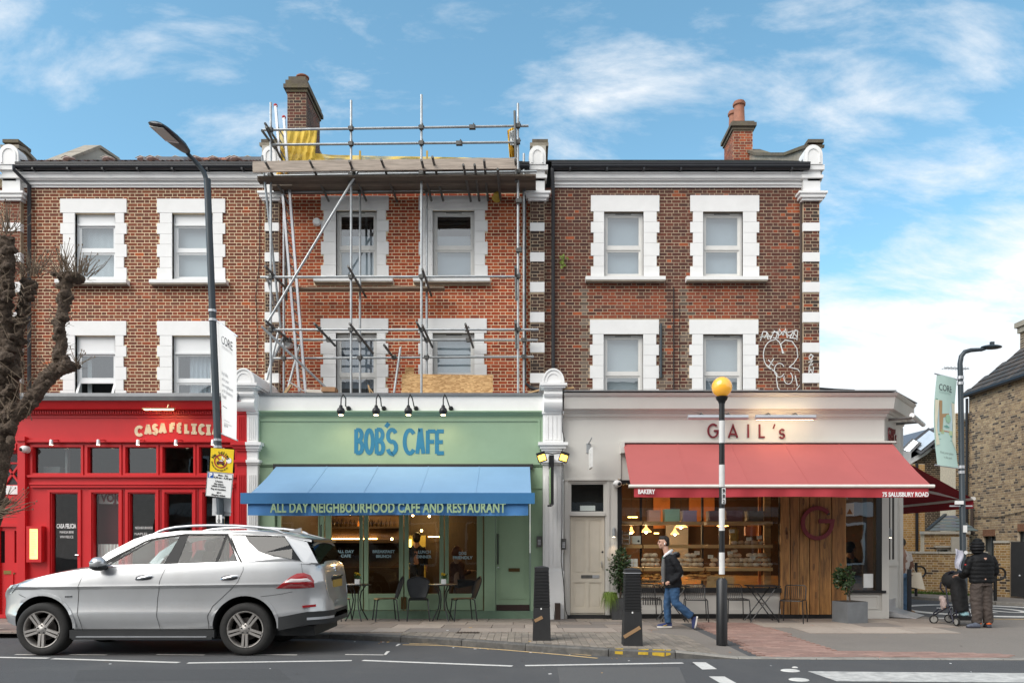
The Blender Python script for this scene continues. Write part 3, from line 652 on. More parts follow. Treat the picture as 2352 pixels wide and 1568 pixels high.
winA1 = (173, 266, 490, 644, 140, 292, 458, (135, 298), 'A', 574, [('blindw', 0, 1, 0, 1, 0.006)], dict(head=.16))
winA2 = (396, 490, 490, 644, 362, 518, 458, (350, 525), 'A', 574, [('blindw', 0, 1, 0, 1, 0)], dict(head=.16))
winA3 = (173, 266, 771, 940, 140, 291, 738, None, 'A', 873, [('blindw', .12, .25, 0, 1, .02)], dict(head=.3, tilt=True, cut=ZB+.05))
winA4 = (396, 490, 771, 940, 362, 518, 738, None, 'A', 874, [('blind', .3, .9, 0, 1, .02)], dict(head=.3, cut=ZB+.05))
upper(HA, 50, 608, M['mortar'], palA, colA, 55, 606, [winA1, winA2, winA3, winA4])
winB = lambda a, c, s0, s1, o, q0, q1, up, bl: (a, c, 484 if up else 765, 640 if up else 940, s0, s1, 451 if up else 732, (q0, q1) if up else None, 'B', 568 if up else 861, bl, dict(cut=None if up else ZB+.05))
upper(HB, 640, 1218, M['mortar'], palB, colB, 640, 1216, [winB(772, 866, 738, 893, 0, 724, 904, 1, [('blind', 0, 1, 0, .52, 0), ('blind', 0, 1, .52, .68, 0)]), winB(994, 1090, 962, 1120, 0, 951, 1126, 1, [('blind', 0, 1, 0, .5, 0), ('blind', 0, 1, .5, .68, 0)]),
    winB(772, 866, 737, 892, 0, 0, 0, 0, [('blindg', 0, 1, .3, 1, .015)]), winB(994, 1090, 961, 1118, 0, 0, 0, 0, [('blind', 0, 1, .5, .95, 0)])])
winC = lambda a, c, s0, s1, q0, q1, up, bl: (a, c, 487 if up else 768, 637 if up else 940, s0, s1, 450 if up else 735, (q0, q1) if up else None, 'C', 568 if up else 858, bl, dict(cut=None if up else ZB+.05))
upper(HC, 1250, 1847, M['mortard'], palC, colC, 1266, 1850, [winC(1387, 1478, 1357, 1514, 1344, 1526, 1, [('blind', 0, 1, 0, 1, 0)]), winC(1614, 1706, 1585, 1743, 1574, 1759, 1, [('blind', 0, 1, 0, 1, 0)]),
    winC(1386, 1477, 1355, 1513, 0, 0, 0, [('blindw', 0, 1, 0, 1, 0)]), winC(1614, 1706, 1583, 1741, 0, 0, 0, [('blindw', 0, 1, .55, 1, 0), ('blind', 0, 1, 0, .55, 0)])])
pier(HA, 8, 47, palA); pier(HB, 609, 640, palP); pier(HC, 1218, 1250, palP); pier(HC, 1845, 1882, palO[:1]+palC+palP)
# end wall of the corner house and the wall of the house on the left
b = MB(M['mortard']); b.box(X(1847, DU), X(1880, DU), DU+.3, DU+9, 3.9, Z(432, DU)); b.part('side_wall', HC)
b = MB(M['mortar']); b.box(-18, X(7, DU), DU, DU+.3, ZB, Z(432, DU)); b.box(-18, X(7, DU), DU-.18, DU, Z(432, DU), Z(404, DU)); b.part('wall', HD)
bricks(HD, (-12.6, DU, ZB), (1, 0, 0), (0, -1, 0), X(7, DU)+12.6, Z(432, DU)-ZB, [], palA2, M['brick'], 60)
b = MB(M['gutter']); b.tube([(-18, DU-.3, Z(394, DU)), (X(7, DU), DU-.3, Z(394, DU))], .08, 10); b.part('gutter', HD, smooth=True)
# ---- roofs
def roof(house, p0, p1, ridge_py, ridge_y, kind, y0=DU-.2, z0=Z(384, DU)):
    x0, x1 = X(p0, DU), X(p1, DU); zr = Z(ridge_py, ridge_y); b = MB(M['darkg'])
    b.face([(x0, y0, z0), (x1, y0, z0), (x1, ridge_y, zr), (x0, ridge_y, zr)]); b.face([(x0, ridge_y, zr), (x1, ridge_y, zr), (x1, ridge_y+3.6, z0), (x0, ridge_y+3.6, z0)])
    r_ = b.part('roof', house); t = MB(M['slate']); n = 16; sl = V((0, ridge_y-y0, zr-z0)); L0 = sl.length; sl /= L0; nn = V((0, -sl.z, sl.y)); tw = .25 if kind == 'slate' else .21
    cols = int((x1-x0)/tw); pal = [S(92, 96, 98, .7), S(84, 92, 90, .7), S(104, 98, 102, .7), S(76, 80, 82, .7), S(96, 104, 96, .7)] if kind == 'slate' else [S(104, 74, 60, .6), S(88, 66, 56, .6), S(118, 80, 62, .6), S(74, 60, 52, .6)]
    for i in range(n):
        for k in range(cols):
            a = V((x0+tw*(k+(.5 if i % 2 and kind == 'slate' else 0)), y0, z0))+sl*(L0*i/n); t.col = R.choice(pal); w_ = V((tw-.008, 0, 0)); e = sl*(L0/n*1.12); lift = nn*.03; th = nn*.012
            if a.x+tw > x1+.05: continue
            if kind == 'slate': t.hexa([a+lift, a+w_+lift, a+w_+e+th*.3, a+e+th*.3, a+lift+th, a+w_+lift+th, a+w_+e+th, a+e+th])
            else:
                ps = [a+V((tw*u, 0, 0))+nn*(.03+.035*sin(u*2*pi)) for u in (0, .2, .4, .6, .8, 1)]
                for p, q in zip(ps, ps[1:]): t.face([p, q, q+e-nn*.02, p+e-nn*.02]); t.face([p-nn*.02, q-nn*.02, q, p])
    t.part('roof_tiling', r_, col=True, kind='stuff'); return r_, x0, x1, zr, sl, nn, L0
r_, x0, x1, zr, sl, nn, L0 = roof(HA, 62, 600, 373, 21.3, 'tile')
for k in range(22):
    if k < 6: continue
    q = MB(M['terra']); a = x0+(x1-x0)*k/22; q.tube([(a+.01, 21.3, zr), (a+(x1-x0)/22-.01, 21.3, zr)], .12, 10); q.part('ridge_tile', r_, smooth=True)
for i, fr in ((0, (.16, .33, .52, .71, .88)), (1, (.37, .45, .53, .61, .70, .78, .86, .94))):
    for f_ in fr:
        c = V((x0+(x1-x0)*f_, DU-.2, Z(384, DU)))+sl*(L0*(.12+.33*i)); q = MB(mat('vent_tile', (.30, .19, .16), .6)); q.ball(c+nn*.05, .15, (1, .9, .55), 10, 6); q.use(M['render']); q.tube([c+nn*.05+V((-.13, -.13, 0)), c+nn*.09+V((.0, -.14, 0)), c+nn*.05+V((.13, -.13, 0))], .012, 5); q.part('vent_tile', r_, smooth=True)
for f0, f1, i in ((.42, .60, .3), (.82, .96, .3)):
    a = V((x0+(x1-x0)*f0, DU-.2, Z(384, DU)))+sl*(L0*i); q = MB(M['alu']); e = V(((x1-x0)*(f1-f0), 0, 0)); q.hexa([a+nn*.05, a+e+nn*.05, a+e+sl*.9+nn*.05, a+sl*.9+nn*.05, a+nn*.13, a+e+nn*.13, a+e+sl*.9+nn*.13, a+sl*.9+nn*.13]); rw = q.part('roof_window', r_)
    q = MB(M['glassu']); q.face([a+nn*.135+sl*.08+e*.06, a+e*.94+nn*.135+sl*.08, a+e*.94+sl*.82+nn*.135, a+sl*.82+e*.06+nn*.135]); q.part('roof_window_pane', r_)
roof(HC, 1252, 1850, 371, 21.5, 'slate')
roof(HB, 640, 1218, 378, 21.5, 'slate')
# ---- party-wall parapets and chimneys
def parapet(house, x, prof, wd, m, cop):
    b = MB(m); b.prism(prof, x-wd/2, x+wd/2, 'x'); pp = b.part('parapet', house)
    top = [p for p in prof if p[1] > 10.2]
    for a, c in zip(top, top[1:]):
        if c[0] <= a[0]+.05: continue
        A, B = V((x, a[0], a[1]+.03)), V((x, c[0], c[1]+.03)); n = max(1, int((B-A).length/.8))
        for k in range(n): q = MB(cop); q.beam(A.lerp(B, k/n+.004), A.lerp(B, (k+1)/n-.004), wd+.12, .07, (0, 0, 1)); q.part('coping_stone', pp)
parapet(HA, -11.62, [(17.75, 9.8), (17.75, 10.55), (18.0, 10.6), (18.7, 10.5), (21.2, 12.3), (22.2, 12.45), (22.8, 12.0), (22.8, 9.8)], .3, M['render'], M['stone'])
parapet(HB, -5.75, [(17.75, 9.8), (17.75, 10.6), (18.0, 10.65), (18.7, 10.55), (21.2, 12.3), (22.0, 12.3), (22.0, 9.8)], .3, M['render'], M['stone'])
parapet(HC, .38, [(17.75, 9.8), (17.75, 10.6), (18.0, 10.65), (18.7, 10.5), (21.2, 12.0), (22.0, 12.0), (22.0, 9.8)], .3, M['render'], M['stone'])
parapet(HC, 6.62, [(17.75, 9.8), (17.75, 10.55), (18.0, 10.65), (19.2, 11.1), (20.1, 11.55), (21.6, 12.3), (22.6, 12.9), (23.4, 12.9), (23.4, 9.8)], .32, M['stone'], M['stoned'])
for hs, x in ((HA, -11.62), (HB, -5.75), (HC, .4), (HC, 6.66)):
    q = MB(M['mortard']); q.box(x-.14, x+.14, 17.85, 18.2, 10.2, 10.68); kn = q.part('kneeler', hs); q = MB(M['stoned']); q.box(x-.18, x+.18, 17.78, 18.25, 10.685, 10.76); q.part('coping_stone', hs)
    bricks(kn, (x-.14, 17.85, 10.2), (1, 0, 0), (0, -1, 0), .28, .48, [], palC, M['brick'], 0)
def chimney(house, x0, x1, y0, y1, zb, zt, mort, pal, pots, cap):
    b = MB(mort); b.box(x0, x1, y0, y1, zb, zt); ch = b.part('chimney', house)
    bricks(ch, (x0, y0, zb), (1, 0, 0), (0, -1, 0), x1-x0, zt-zb, [], pal, M['brick'], 0); bricks(ch, (x1, y0, zb), (0, 1, 0), (1, 0, 0), y1-y0, zt-zb, [], pal, M['brick'], 0); bricks(ch, (x0, y1, zb), (0, -1, 0), (-1, 0, 0), y1-y0, zt-zb, [], pal, M['brick'], 0)
    for k, (e, h) in enumerate(cap): q = MB(M['stoned']); q.box(x0-e, x1+e, y0-e, y1+e, zt+sum(c[1] for c in cap[:k]), zt+sum(c[1] for c in cap[:k+1])); q.part('chimney_cap', ch)
    z = zt+sum(c[1] for c in cap)
    for px_, py_, r, h in pots: q = MB(M['terra']); q.lathe((px_, py_, z), [(r*1.12, -.02), (r*1.12, h*.1), (r, h*.14), (r*.9, h*.8), (r*1.12, h*.84), (r*1.14, h*.93), (r*.98, h*.95), (r*.98, h), (r*.75, h), (r*.75, h*.6)], 16); q.part('chimney_pot', ch, smooth=True)
chimney(HB, -6.0, -5.52, 20.0, 21.35, 10.2, 13.1, M['mortard'], palC+palP, [(-5.75, 20.5, .15, .28)], [(.03, .08), (.08, .1), (.04, .12), (-.02, .12)])
chimney(HC, 6.0, 6.55, 22.3, 23.3, 11.3, 13.35, M['mortard'], palO+palA2, [(6.22, 22.5, .16, .66), (6.2, 23.0, .15, .66)], [(.04, .09), (.09, .1), (.04, .06)])
q = MB(M['alu']); q.box(5.98, 6.57, 22.2, 23.32, 11.28, 11.75); q.part('flashing', HC)
# ---- downpipes, cables, vents
def pipe(house, name, pts, r, m): q = MB(m); q.tube(pts, r, 8); return q.part(name, house, smooth=True)
yp = DU-.09
pipe(HA, 'downpipe', [(X(52, DU), DU-.3, Z(394, DU)), (X(52, DU), DU-.3, Z(405, DU)), (X(73, DU), yp, Z(430, DU)), (X(73, DU), yp, ZB)], .042, M['gutter'])
pipe(HC, 'downpipe', [(X(1268, DU), DU-.25, Z(398, DU)), (X(1268, DU), DU-.25, Z(410, DU)), (X(1270, DU), yp, Z(440, DU)), (X(1270, DU), yp, ZB)], .042, M['gutter'])
pipe(HB, 'downpipe', [(X(1205, DU), yp, Z(410, DU)), (X(1205, DU), yp, Z(880, DU)), (X(1218, DU), yp-.03, Z(892, DU)), (X(1242, DU), yp-.1, Z(900, DU))], .04, M['gutter'])
pipe(HA, 'cable', [(X(598, DU), DU-.025, Z(440, DU)), (X(597, DU), DU-.025, Z(600, DU)), (X(588, DU), DU-.025, Z(680, DU)), (X(592, DU), DU-.025, Z(760, DU)), (X(590, DU), DU-.025, ZB)], .008, M['blackm'])
pipe(HC, 'cable', [(X(1547, DU), DU-.025, Z(660, DU)), (X(1547, DU), DU-.025, Z(905, DU))], .011, M['blackm'])
pipe(HC, 'cable', [(X(1560, DU), DU-.02, Z(700, DU)), (X(1561, DU), DU-.02, Z(905, DU))], .005, M['blackm'])
pipe(HC, 'vent_pipe', [(X(1517, DU), DU-.05, Z(745, DU)), (X(1517, DU), DU-.05, Z(868, DU))], .03, M['lampgrey'])
pipe(HC, 'corner_pipe', [(X(1838, DU), DU-.05, Z(440, DU)), (X(1838, DU), DU-.05, ZB)], .03, mat('rust_pipe', (.06, .04, .03), .7))
q = MB(M['upvc']); q.lathe((X(729, DU), DU-.02, Z(512, DU)), [(.09, 0), (.09, .05), (.07, .09), (0, .09)], 14, (0, -1, 0)); q.part('flue', HB)
q = MB(M['upvc']); q.lathe((X(663, DU), DU, Z(791, DU)), [(.11, 0), (.11, .16), (.07, .17), (.06, .05)], 14, (0, -1, 0)); q.part('flue', HB)
# graffiti
gr = MB(mat('graffiti', (.72, .72, .70), .8, var=.25, sc=30)); fr = lambda x, y, l: (X(x, DU), DU-.012-l, Z(y, DU))
sw = 2.1
def gs(pts, w=sw): ribbon(gr, pts, w, fr, .002, 0)
gs(arc(1777, 815, 24, 34, 100, 260, 12)[::1]); gs([(1773, 782), (1782, 779), (1790, 786), (1795, 800), (1800, 812)]); gs([(1797, 812), (1793, 790), (1803, 781), (1819, 784), (1830, 800), (1832, 820), (1822, 835), (1812, 843)])
gs([(1812, 843), (1832, 848), (1842, 862), (1840, 880), (1828, 896), (1812, 905), (1795, 902), (1786, 890), (1783, 872), (1784, 858)]); gs([(1784, 858), (1770, 846), (1758, 836)]); gs([(1764, 826), (1776, 840)]); gs([(1777, 823), (1765, 843)]); gs([(1826, 862), (1831, 886)], 2.5)
for pts in ([(1746, 783), (1752, 762), (1760, 762), (1764, 780)], [(1745, 774), (1772, 772), (1768, 780)], [(1772, 764), (1786, 762), (1782, 776), (1775, 776)], [(1786, 778), (1790, 756), (1798, 770), (1804, 755), (1808, 776)], [(1808, 764), (1822, 760), (1814, 776), (1832, 778)], [(1820, 776), (1826, 758), (1832, 760), (1830, 782)]): gs(pts, 2.2)
gs([(1748, 768), (1756, 776), (1762, 764), (1770, 778), (1778, 760), (1790, 770), (1800, 760), (1812, 772), (1822, 764), (1830, 774)], 1.8); gs(arc(1790, 850, 12, 16, 30, 330, 10), 1.8); gs(arc(1810, 868, 10, 14, -60, 200, 10), 1.8)
fr = lambda x, y, l: (X(x, DU-.12), DU-.137-l, Z(y, DU-.12))
for pts in ([(1857, 820), (1862, 814), (1867, 818), (1862, 826), (1857, 822)], [(1856, 832), (1866, 828), (1858, 840), (1867, 836)], [(1858, 842), (1857, 856), (1862, 848), (1866, 858), (1868, 842)]): gs(pts, 2.4)
gr.part('graffiti', HC)
# small weeds on the wall
q = MB(mat('weed', (.16, .22, .03), .7))
for k in range(14):
    c = V((X(R.gauss(1293, 4), DU), DU-.06-R.random()*.05, Z(R.gauss(603, 10), DU))); a = ru(0, 6); u = V((cos(a), -.4, sin(a)))*.05; v = V((-sin(a), -.3, cos(a)))*.03; q.face([c-u, c+v, c+u, c-v])
q.thing('wall_weed', 'small yellow-green weed growing from the dark brick wall beside the drainpipe', 'plant', (X(1293, DU), DU-.03, Z(610, DU)))
# ---------------------------------------------------------------- shop fronts (parts of the houses)
def xs(p): return X(p, DS)
def zs(p): return Z(p, DS)
def room(house, x0, x1, y1, z0, z1, mw, mf=None, mc=None, name='shop_room'):
    b = MB(mw); t = .06
    b.box(x0, x1, y1, y1+t, z0, z1); b.box(x0-t, x0, DS+.14, y1+t, z0, z1); b.box(x1, x1+t, DS+.14, y1+t, z0, z1)
    b.use(mc or mw).box(x0, x1, DS+.14, y1, z1-t, z1); b.use(mf or mw).box(x0, x1, DS+.14, y1, z0-t, z0); return b.part(name, house)
def frame_rect(b, x0, x1, z0, z1, w_, y0, y1):
    b.box(x0, x1, y0, y1, z1-w_, z1); b.box(x0, x1, y0, y1, z0, z0+w_); b.box(x0, x0+w_, y0, y1, z0+w_, z1-w_); b.box(x1-w_, x1, y0, y1, z0+w_, z1-w_)
def pane(parent, a, c, t, bt, m=None, y=DS+.075): g = MB(m or M['glass']); g.box(a, c, y, y+.008, bt, t); return g.part('pane', parent)
for hs, a, c, m_, zt in ((HA, 70, 566, 'grey', 909), (HB, 590, 1247, 'grey', 905), (HC, 1293, 1880, 'grey', 905)):
    b = MB(M[m_]); b.box(xs(a), xs(c)+.3, DS+.25, DU+.05, ZB-.1, ZB); b.part('flat_roof', hs)
# ---- red restaurant
RD = M['red']; zg = gz(-8, 16.4)
b = MB(M['grey']); b.prism([(DS-.34, zs(926)), (DS-.36, zs(917)), (DS-.33, zs(909)), (DS+.3, zs(905)), (DS+.3, zs(926))], xs(40), xs(560), 'x'); b.part('lead_capping', HA)
b = MB(RD); z = zs
b.prism([(DS-.10, z(953)), (DS-.10, z(944)), (DS-.22, z(943)), (DS-.30, z(926)), (DS+.2, z(926)), (DS+.2, z(953))], xs(44), xs(565), 'x'); b.part('shop_cornice', HA)
b = MB(RD)
for k in range(88): x = xs(62)+(xs(548)-xs(62))*k/88; b.box(x, x+.027, DS-.135, DS-.095, z(951.5), z(945.5))
b.part('dentil_band', HA)
b = MB(RD); b.box(xs(44), xs(566), DS-.03, DS+.2, z(1012), z(953)); b.box(xs(44), xs(566), DS-.09, DS, z(1016), z(1011)); b.box(xs(62), xs(547), DS-.05, DS-.03, z(960), z(953)); b.part('fascia', HA)
trs = ((77, 186), (203, 274), (290, 359), (375, 444), (459, 539)); drs = ((119, 178), (214, 272), (298, 356), (382, 441), (469, 527))
b = MB(RD); holes = [(xs(a), xs(c), z(1086), z(1027)) for a, c in trs]+[(xs(a), xs(c), z(1345 if i else 1320), z(1133)) for i, (a, c) in enumerate(drs)]
wall_holes(b, xs(44), xs(566), zg-.02, z(1012), DS, DS+.12, holes)
for a, c in trs: frame_rect(b, xs(a-6), xs(c+6), z(1091), z(1021), .045, DS-.025, DS)
b.box(xs(66), xs(545), DS-.07, DS, z(1096), z(1091)); b.box(xs(70), xs(540), DS-.045, DS, z(1113), z(1108)); b.box(xs(74), xs(540), DS-.06, DS, z(1119), z(1116))
for i, (a, c) in enumerate(drs):
    x0, x1 = xs(a-9), xs(c+9); frame_rect(b, x0, x1, zg+.1, z(1124), .055, DS-.03, DS)
    frame_rect(b, xs(a), xs(c), z(1405), z(1355 if i else 1330), .03, DS-.02, DS)
for px_ in (205, 285, 370, 455): b.use(M['redd']).box(xs(px_)-.006, xs(px_)+.006, DS-.006, DS-.002, zg+.05, z(1122)); b.use(RD)
b.box(xs(47), xs(64), DS-.10, DS, zg, z(1012)); b.box(xs(45), xs(66), DS-.14, DS, z(1014), z(1004)); b.box(xs(45), xs(66), DS-.14, DS, zg, zg+.35)
ff = b.part('shopfront', HA)
for a, c in trs: pane(HA, xs(a), xs(c), z(1027), z(1086), M['glasst'])
for i, (a, c) in enumerate(drs): pane(HA, xs(a), xs(c), z(1133), z(1345 if i else 1320))
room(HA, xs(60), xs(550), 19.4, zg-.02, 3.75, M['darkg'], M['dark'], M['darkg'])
b = MB(M['blindw']); b.grid(lambda u, v: (xs(214)+(xs(272)-xs(214))*u, DS+.2+.015*sin(u*44), z(1345)+(z(1249)-z(1345))*v), 40, 1); b.part('cafe_curtain', HA, smooth=True)
b = MB(mat('wine_curtain', (.09, .008, .015), .9)); b.box(xs(208), xs(278), DS+.3, DS+.31, z(1250), z(1155)); b.part('curtain', HA)
b = MB(M['blindw']); b.box(xs(212), xs(274), DS+.26, DS+.27, z(1155), z(1130)); b.box(xs(80), xs(118), DS+.3, DS+.5, z(1086), z(1068)); b.box(xs(137), xs(142), DS+.2, DS+.3, z(1086), z(1027)); b.box(xs(470), xs(480), DS+.3, DS+.4, z(1086), z(1027)); b.part('window_dressing', HA)
text('window_lettering', 'CASA FELICIA', .13, (xs(148), DS+.07, z(1212)), M['blindw'], HA, width=xs(171)-xs(126), bold=.004)
text('window_lettering', 'MANGIA BENE', .075, (xs(149), DS+.07, z(1224)), M['blindw'], HA, width=xs(166)-xs(134))
text('window_lettering', 'VIVI FELICE', .075, (xs(149), DS+.07, z(1235)), M['blindw'], HA, width=xs(166)-xs(135))
text('window_lettering', 'NEIGHBOURHOOD', .075, (xs(327), DS+.07, z(1214)), M['blindw'], HA, width=xs(349)-xs(308))
text('window_lettering', 'NAPLES', .075, (xs(320), DS+.07, z(1228)), M['blindw'], HA, width=xs(335)-xs(306))
text('window_lettering', 'VOJG', .24, (xs(243), DS+.255, z(1150)), M['redd'], HA, width=xs(268)-xs(216), bold=.01)
b = MB(M['chrome']); b.tube([(xs(176), DS-.05, z(1274)), (xs(183), DS-.05, z(1274)), (xs(183), DS-.02, z(1276)), (xs(183), DS, z(1276))], .012, 8); b.box(xs(183)-.015, xs(183)+.02, DS-.012, DS, z(1288), z(1270)); b.part('door_handle', HA, smooth=True)
cm = mat('sign_cream', (.72, .60, .42), .6); b = MB(cm); fr = lambda x, y, l: (xs(x), DS-.03-l, zs(y))
for ch, a, c, y0, y1 in (('C', 312, 331, 1002, 978), ('A', 334, 349, 1000, 976), ('S', 352, 364, 998, 974), ('A', 367, 383, 997, 973), ('F', 392, 405, 995, 971), ('E', 409, 420, 995, 971), ('L', 426, 438, 996, 972), ('I', 441, 454, 997, 973), ('C', 458, 472, 998, 974), ('I', 475, 486, 999, 975), ('A', 489, 505, 1001, 977)):
    if ch == 'I':
        ribbon(b, [((a+c)/2, y0), ((a+c)/2, y1)], 7.5, fr, .012); ribbon(b, [(a, y0-2.5), (c, y0-2.5)], 6, fr, .0135); ribbon(b, [(a, y1+2.5), (c, y1+2.5)], 5, fr, .0142)
    else: letter(b, ch, a+2.5, y0-2.5, c-a-4, y1-y0+5, 7.0, fr, .012)
b.part('sign_lettering', HA)
# ---- house at the left edge
b = MB(RD); hl = [(xs(-40), xs(-4), z(1112), z(1040)), (xs(2), xs(39), z(1112), z(1040)), (xs(26), xs(40), z(1292), z(1218)), (xs(-12), xs(4), z(1292), z(1218))]
wall_holes(b, xs(-200), xs(44)-.003, zg-.02, z(925), DS+.1, DS+.2, hl); b.box(xs(-60), xs(44)-.003, DS+.04, DS+.1, z(1150), z(1138)); b.box(xs(-60), xs(44)-.003, DS-.1, DS+.1, z(1034), z(1020)); b.box(xs(-200), xs(44)-.003, DS-.3, DS+.1, z(925), z(905))
frame_rect(b, xs(-14), xs(43), zg, z(1200), .08, DS+.05, DS+.1); frame_rect(b, xs(20), xs(40), z(1390), z(1310), .04, DS+.08, DS+.1)
b.beam((xs(2), DS+.12, z(1062)), (xs(39), DS+.12, z(1112)), .04, .04); b.beam((xs(39), DS+.12, z(1062)), (xs(2), DS+.12, z(1112)), .04, .04); b.box(xs(2), xs(39), DS+.1, DS+.14, z(1064), z(1060))
b.part('entrance_front', HD); pane(HD, xs(2), xs(39), z(1040), z(1112), M['glass'], DS+.15); pane(HD, xs(26), xs(40), z(1218), z(1292), M['glassu'], DS+.15)
b = MB(M['darkg']); b.box(xs(-60), xs(43), DS+.6, DS+.65, zg, z(1030)); b.part('hallway', HD)
b = MB(M['white']); b.box(xs(4), xs(38), DS+.06, DS+.1, z(1134), z(1114)); b.part('fanlight_panel', HD); b = MB(mat('brass', (.30, .22, .08), .4, .8)); b.box(xs(2), xs(27), DS+.085, DS+.1, z(1318), z(1310)); b.part('letterbox', HD)
# ---- pilasters with scrolled consoles
def pilaster(house, c, w_, red_from=None):
    D = 16.36; X_ = lambda p: X(p, D); Z_ = lambda p: Z(p, D); x0, x1 = X_(c)-w_/2, X_(c)+w_/2
    def stack(m, a, d, u):
        q = MB(m)
        q.box(a, d, D, DS+.15, .0, Z_(905)); q.box(a-u[0]*.02, d+u[1]*.02, D-.03, DS, .0, Z_(1310))
        for (p0, p1, e) in ((1035, 1030, .03), (1030, 1023, .06), (1023, 1016, .10), (1066, 1062, .03), (1062, 1056, .06), (950, 944, .02)): q.box(a-u[0]*e, d+u[1]*e, D-e-.01, DS, Z_(p0), Z_(p1))
        n = 4; ww = d-a
        for k in range(n):
            e = .03; s0 = a+e+(ww-2*e)*k/n+.012; s1 = a+e+(ww-2*e)*(k+1)/n-.012
            q.box(s0, s1, D-.016, D, Z_(1300), Z_(1090)); q.box(s0, s1, D-.016, D, Z_(1010), Z_(956))
        return q
    if red_from is None: stack(M['white'], x0, x1, (1, 1)).part('pilaster', house)
    else: xm = X_(red_from); stack(M['white'], xm, x1, (0, 1)).part('pilaster', house); stack(M['red'], x0, xm-.004, (1, 0)).part('pilaster', HA)
    q = MB(M['white']); yb = DU-.02; k = 1.0
    prof = [(D, Z_(946)), (D-.10, Z_(943)), (D-.16, Z_(935)), (D-.17, Z_(926)), (D-.12, Z_(918)), (D-.12, Z_(914)), (D-.17, Z_(912)), (D-.19, Z_(908)), (D-.18, Z_(904)), (D-.14, Z_(901)), (D-.14, Z_(898)), (D-.19, Z_(896)), (D-.2, Z_(892)), (DS+.2, Z_(892)), (DS+.2, Z_(946))]
    q.prism(prof, x0+.02, x1-.02, 'x'); q.part('console', house, smooth=True)
    q = MB(M['white']); zc = Z_(890); cx = (x0+x1)/2; hw = w_/2+.02
    q.box(cx-hw-.05, cx+hw+.05, D-.27, yb, zc, zc+.05); q.box(cx-hw-.02, cx+hw+.02, D-.24, yb, zc-.04, zc)
    pts = [(cx+hw*cos(rad(t)), zc+.06+hw*1.25*sin(rad(t))) for t in range(0, 181, 12)]
    q.prism(pts, D-.22, yb); q.part('console_hood', house, smooth=True)
    q = MB(M['white'])
    for rr, lf in ((.92, .02), (.66, .012)): ribbon(q, [(cx+hw*rr*cos(rad(t)), zc+.07+hw*1.25*rr*sin(rad(t))) for t in range(0, 181, 12)], .035, lambda x, y, l: (x, D-.22-l, y), lf)
    q.part('hood_moulding', house)
pilaster(HB, 568, .43, 567); pilaster(HC, 1270, .42)
# ---- green cafe
GR = M['green']; zg2 = gz(-2.5, 16.4)
b = MB(M['grey']); b.box(xs(584), xs(1249), DS-.06, DS+.3, z(909), z(903)); b.part('lead_capping', HB)
b = MB(M['white']); b.box(xs(590), xs(1248), DS-.02, DS+.3, z(945), z(909)); b.part('parapet_board', HB)
b = MB(GR); b.prism([(DS-.03, z(958)), (DS-.05, z(954)), (DS-.09, z(952)), (DS-.10, z(949)), (DS-.13, z(948)), (DS-.13, z(945)), (DS+.1, z(945)), (DS+.1, z(958))], xs(588), xs(1249), 'x'); b.box(xs(588), xs(1249), DS-.035, DS+.15, z(1070), z(958)); frame_rect(b, xs(594), xs(1240), z(1067), z(963), .045, DS-.055, DS-.035); b.part('fascia', HB)
b = MB(mat('sign_blue', (.012, .165, .30), .65)); fr = lambda x, y, l: (xs(x), DS-.035-l, zs(y)); Wd = 9.0
for ch, a, c, y0, y1 in (('B', 819, 833, 1041, 986), ('O', 841, 857, 1040, 988), ('B', 866, 881, 1042, 985), ("'", 884, 898, 996, 972), ('S', 891, 911, 1042, 987), ('C', 930, 953, 1041, 988), ('A', 959, 973, 1042, 988), ('F', 983, 1000, 1042, 989), ('E', 1004, 1020, 1042, 989)): letter(b, ch, a, y0, c-a, y1-y0, Wd, fr, .006)
b.part('sign_lettering', HB)
pn = ((645, 730), (760, 825), (845, 916), (938, 1009), (1030, 1095)); b = MB(GR)
wall_holes(b, xs(588), xs(1249), zg2+.1, z(1070), DS, DS+.12, [(xs(634), xs(1112), zg2+.16, z(1160)), (xs(1138), xs(1218), zg2+.16, z(1150))])
b.box(xs(592), xs(632), DS-.03, DS, zg2+.12, z(1074)); b.box(xs(1219), xs(1246), DS-.03, DS, zg2+.12, z(1074)); b.box(xs(1113), xs(1137), DS-.02, DS, zg2+.12, z(1150)); b.box(xs(590), xs(634), DS-.05, DS, z(1122), z(1116)); b.box(xs(1217), xs(1248), DS-.05, DS, z(1122), z(1116)); b.part('shopfront', HB)
b = MB(M['greend']); b.box(xs(588), xs(1249), DS-.05, DS+.2, zg2-.02, zg2+.16); b.part('plinth', HB)
edges = ((634, 744), (746, 833), (835, 926), (928, 1019), (1021, 1110))
for (a, c), (e0, e1) in zip(pn, edges):
    q = MB(GR); wall_holes(q, xs(e0)+.004, xs(e1)-.004, zg2+.17, z(1160), DS+.03, DS+.09, [(xs(a), xs(c), z(1363), z(1172))]); frame_rect(q, xs(a)-.02, xs(c)+.02, z(1365), z(1170), .018, DS+.02, DS+.03); frame_rect(q, xs(a)-.01, xs(c)+.01, z(1405), z(1372), .02, DS+.022, DS+.03)
    d = q.part('folding_door', HB); pane(d, xs(a), xs(c), z(1172), z(1363), None, DS+.06)
    if e0 in (835, 928):
        q = MB(mat('bronze', (.12, .075, .03), .4, .7)); x = xs(923) if e0 == 835 else xs(931); q.box(x-.02, x+.02, DS+.005, DS+.03, z(1398), z(1370)); q.part('floor_bolt', d)
    if e0 == 634: q = MB(M['black']); q.tube([(xs(738), DS, z(1205)), (xs(738), DS-.03, z(1207)), (xs(738), DS-.03, z(1240)), (xs(738), DS, z(1242))], .014, 8); q.part('door_handle', d)
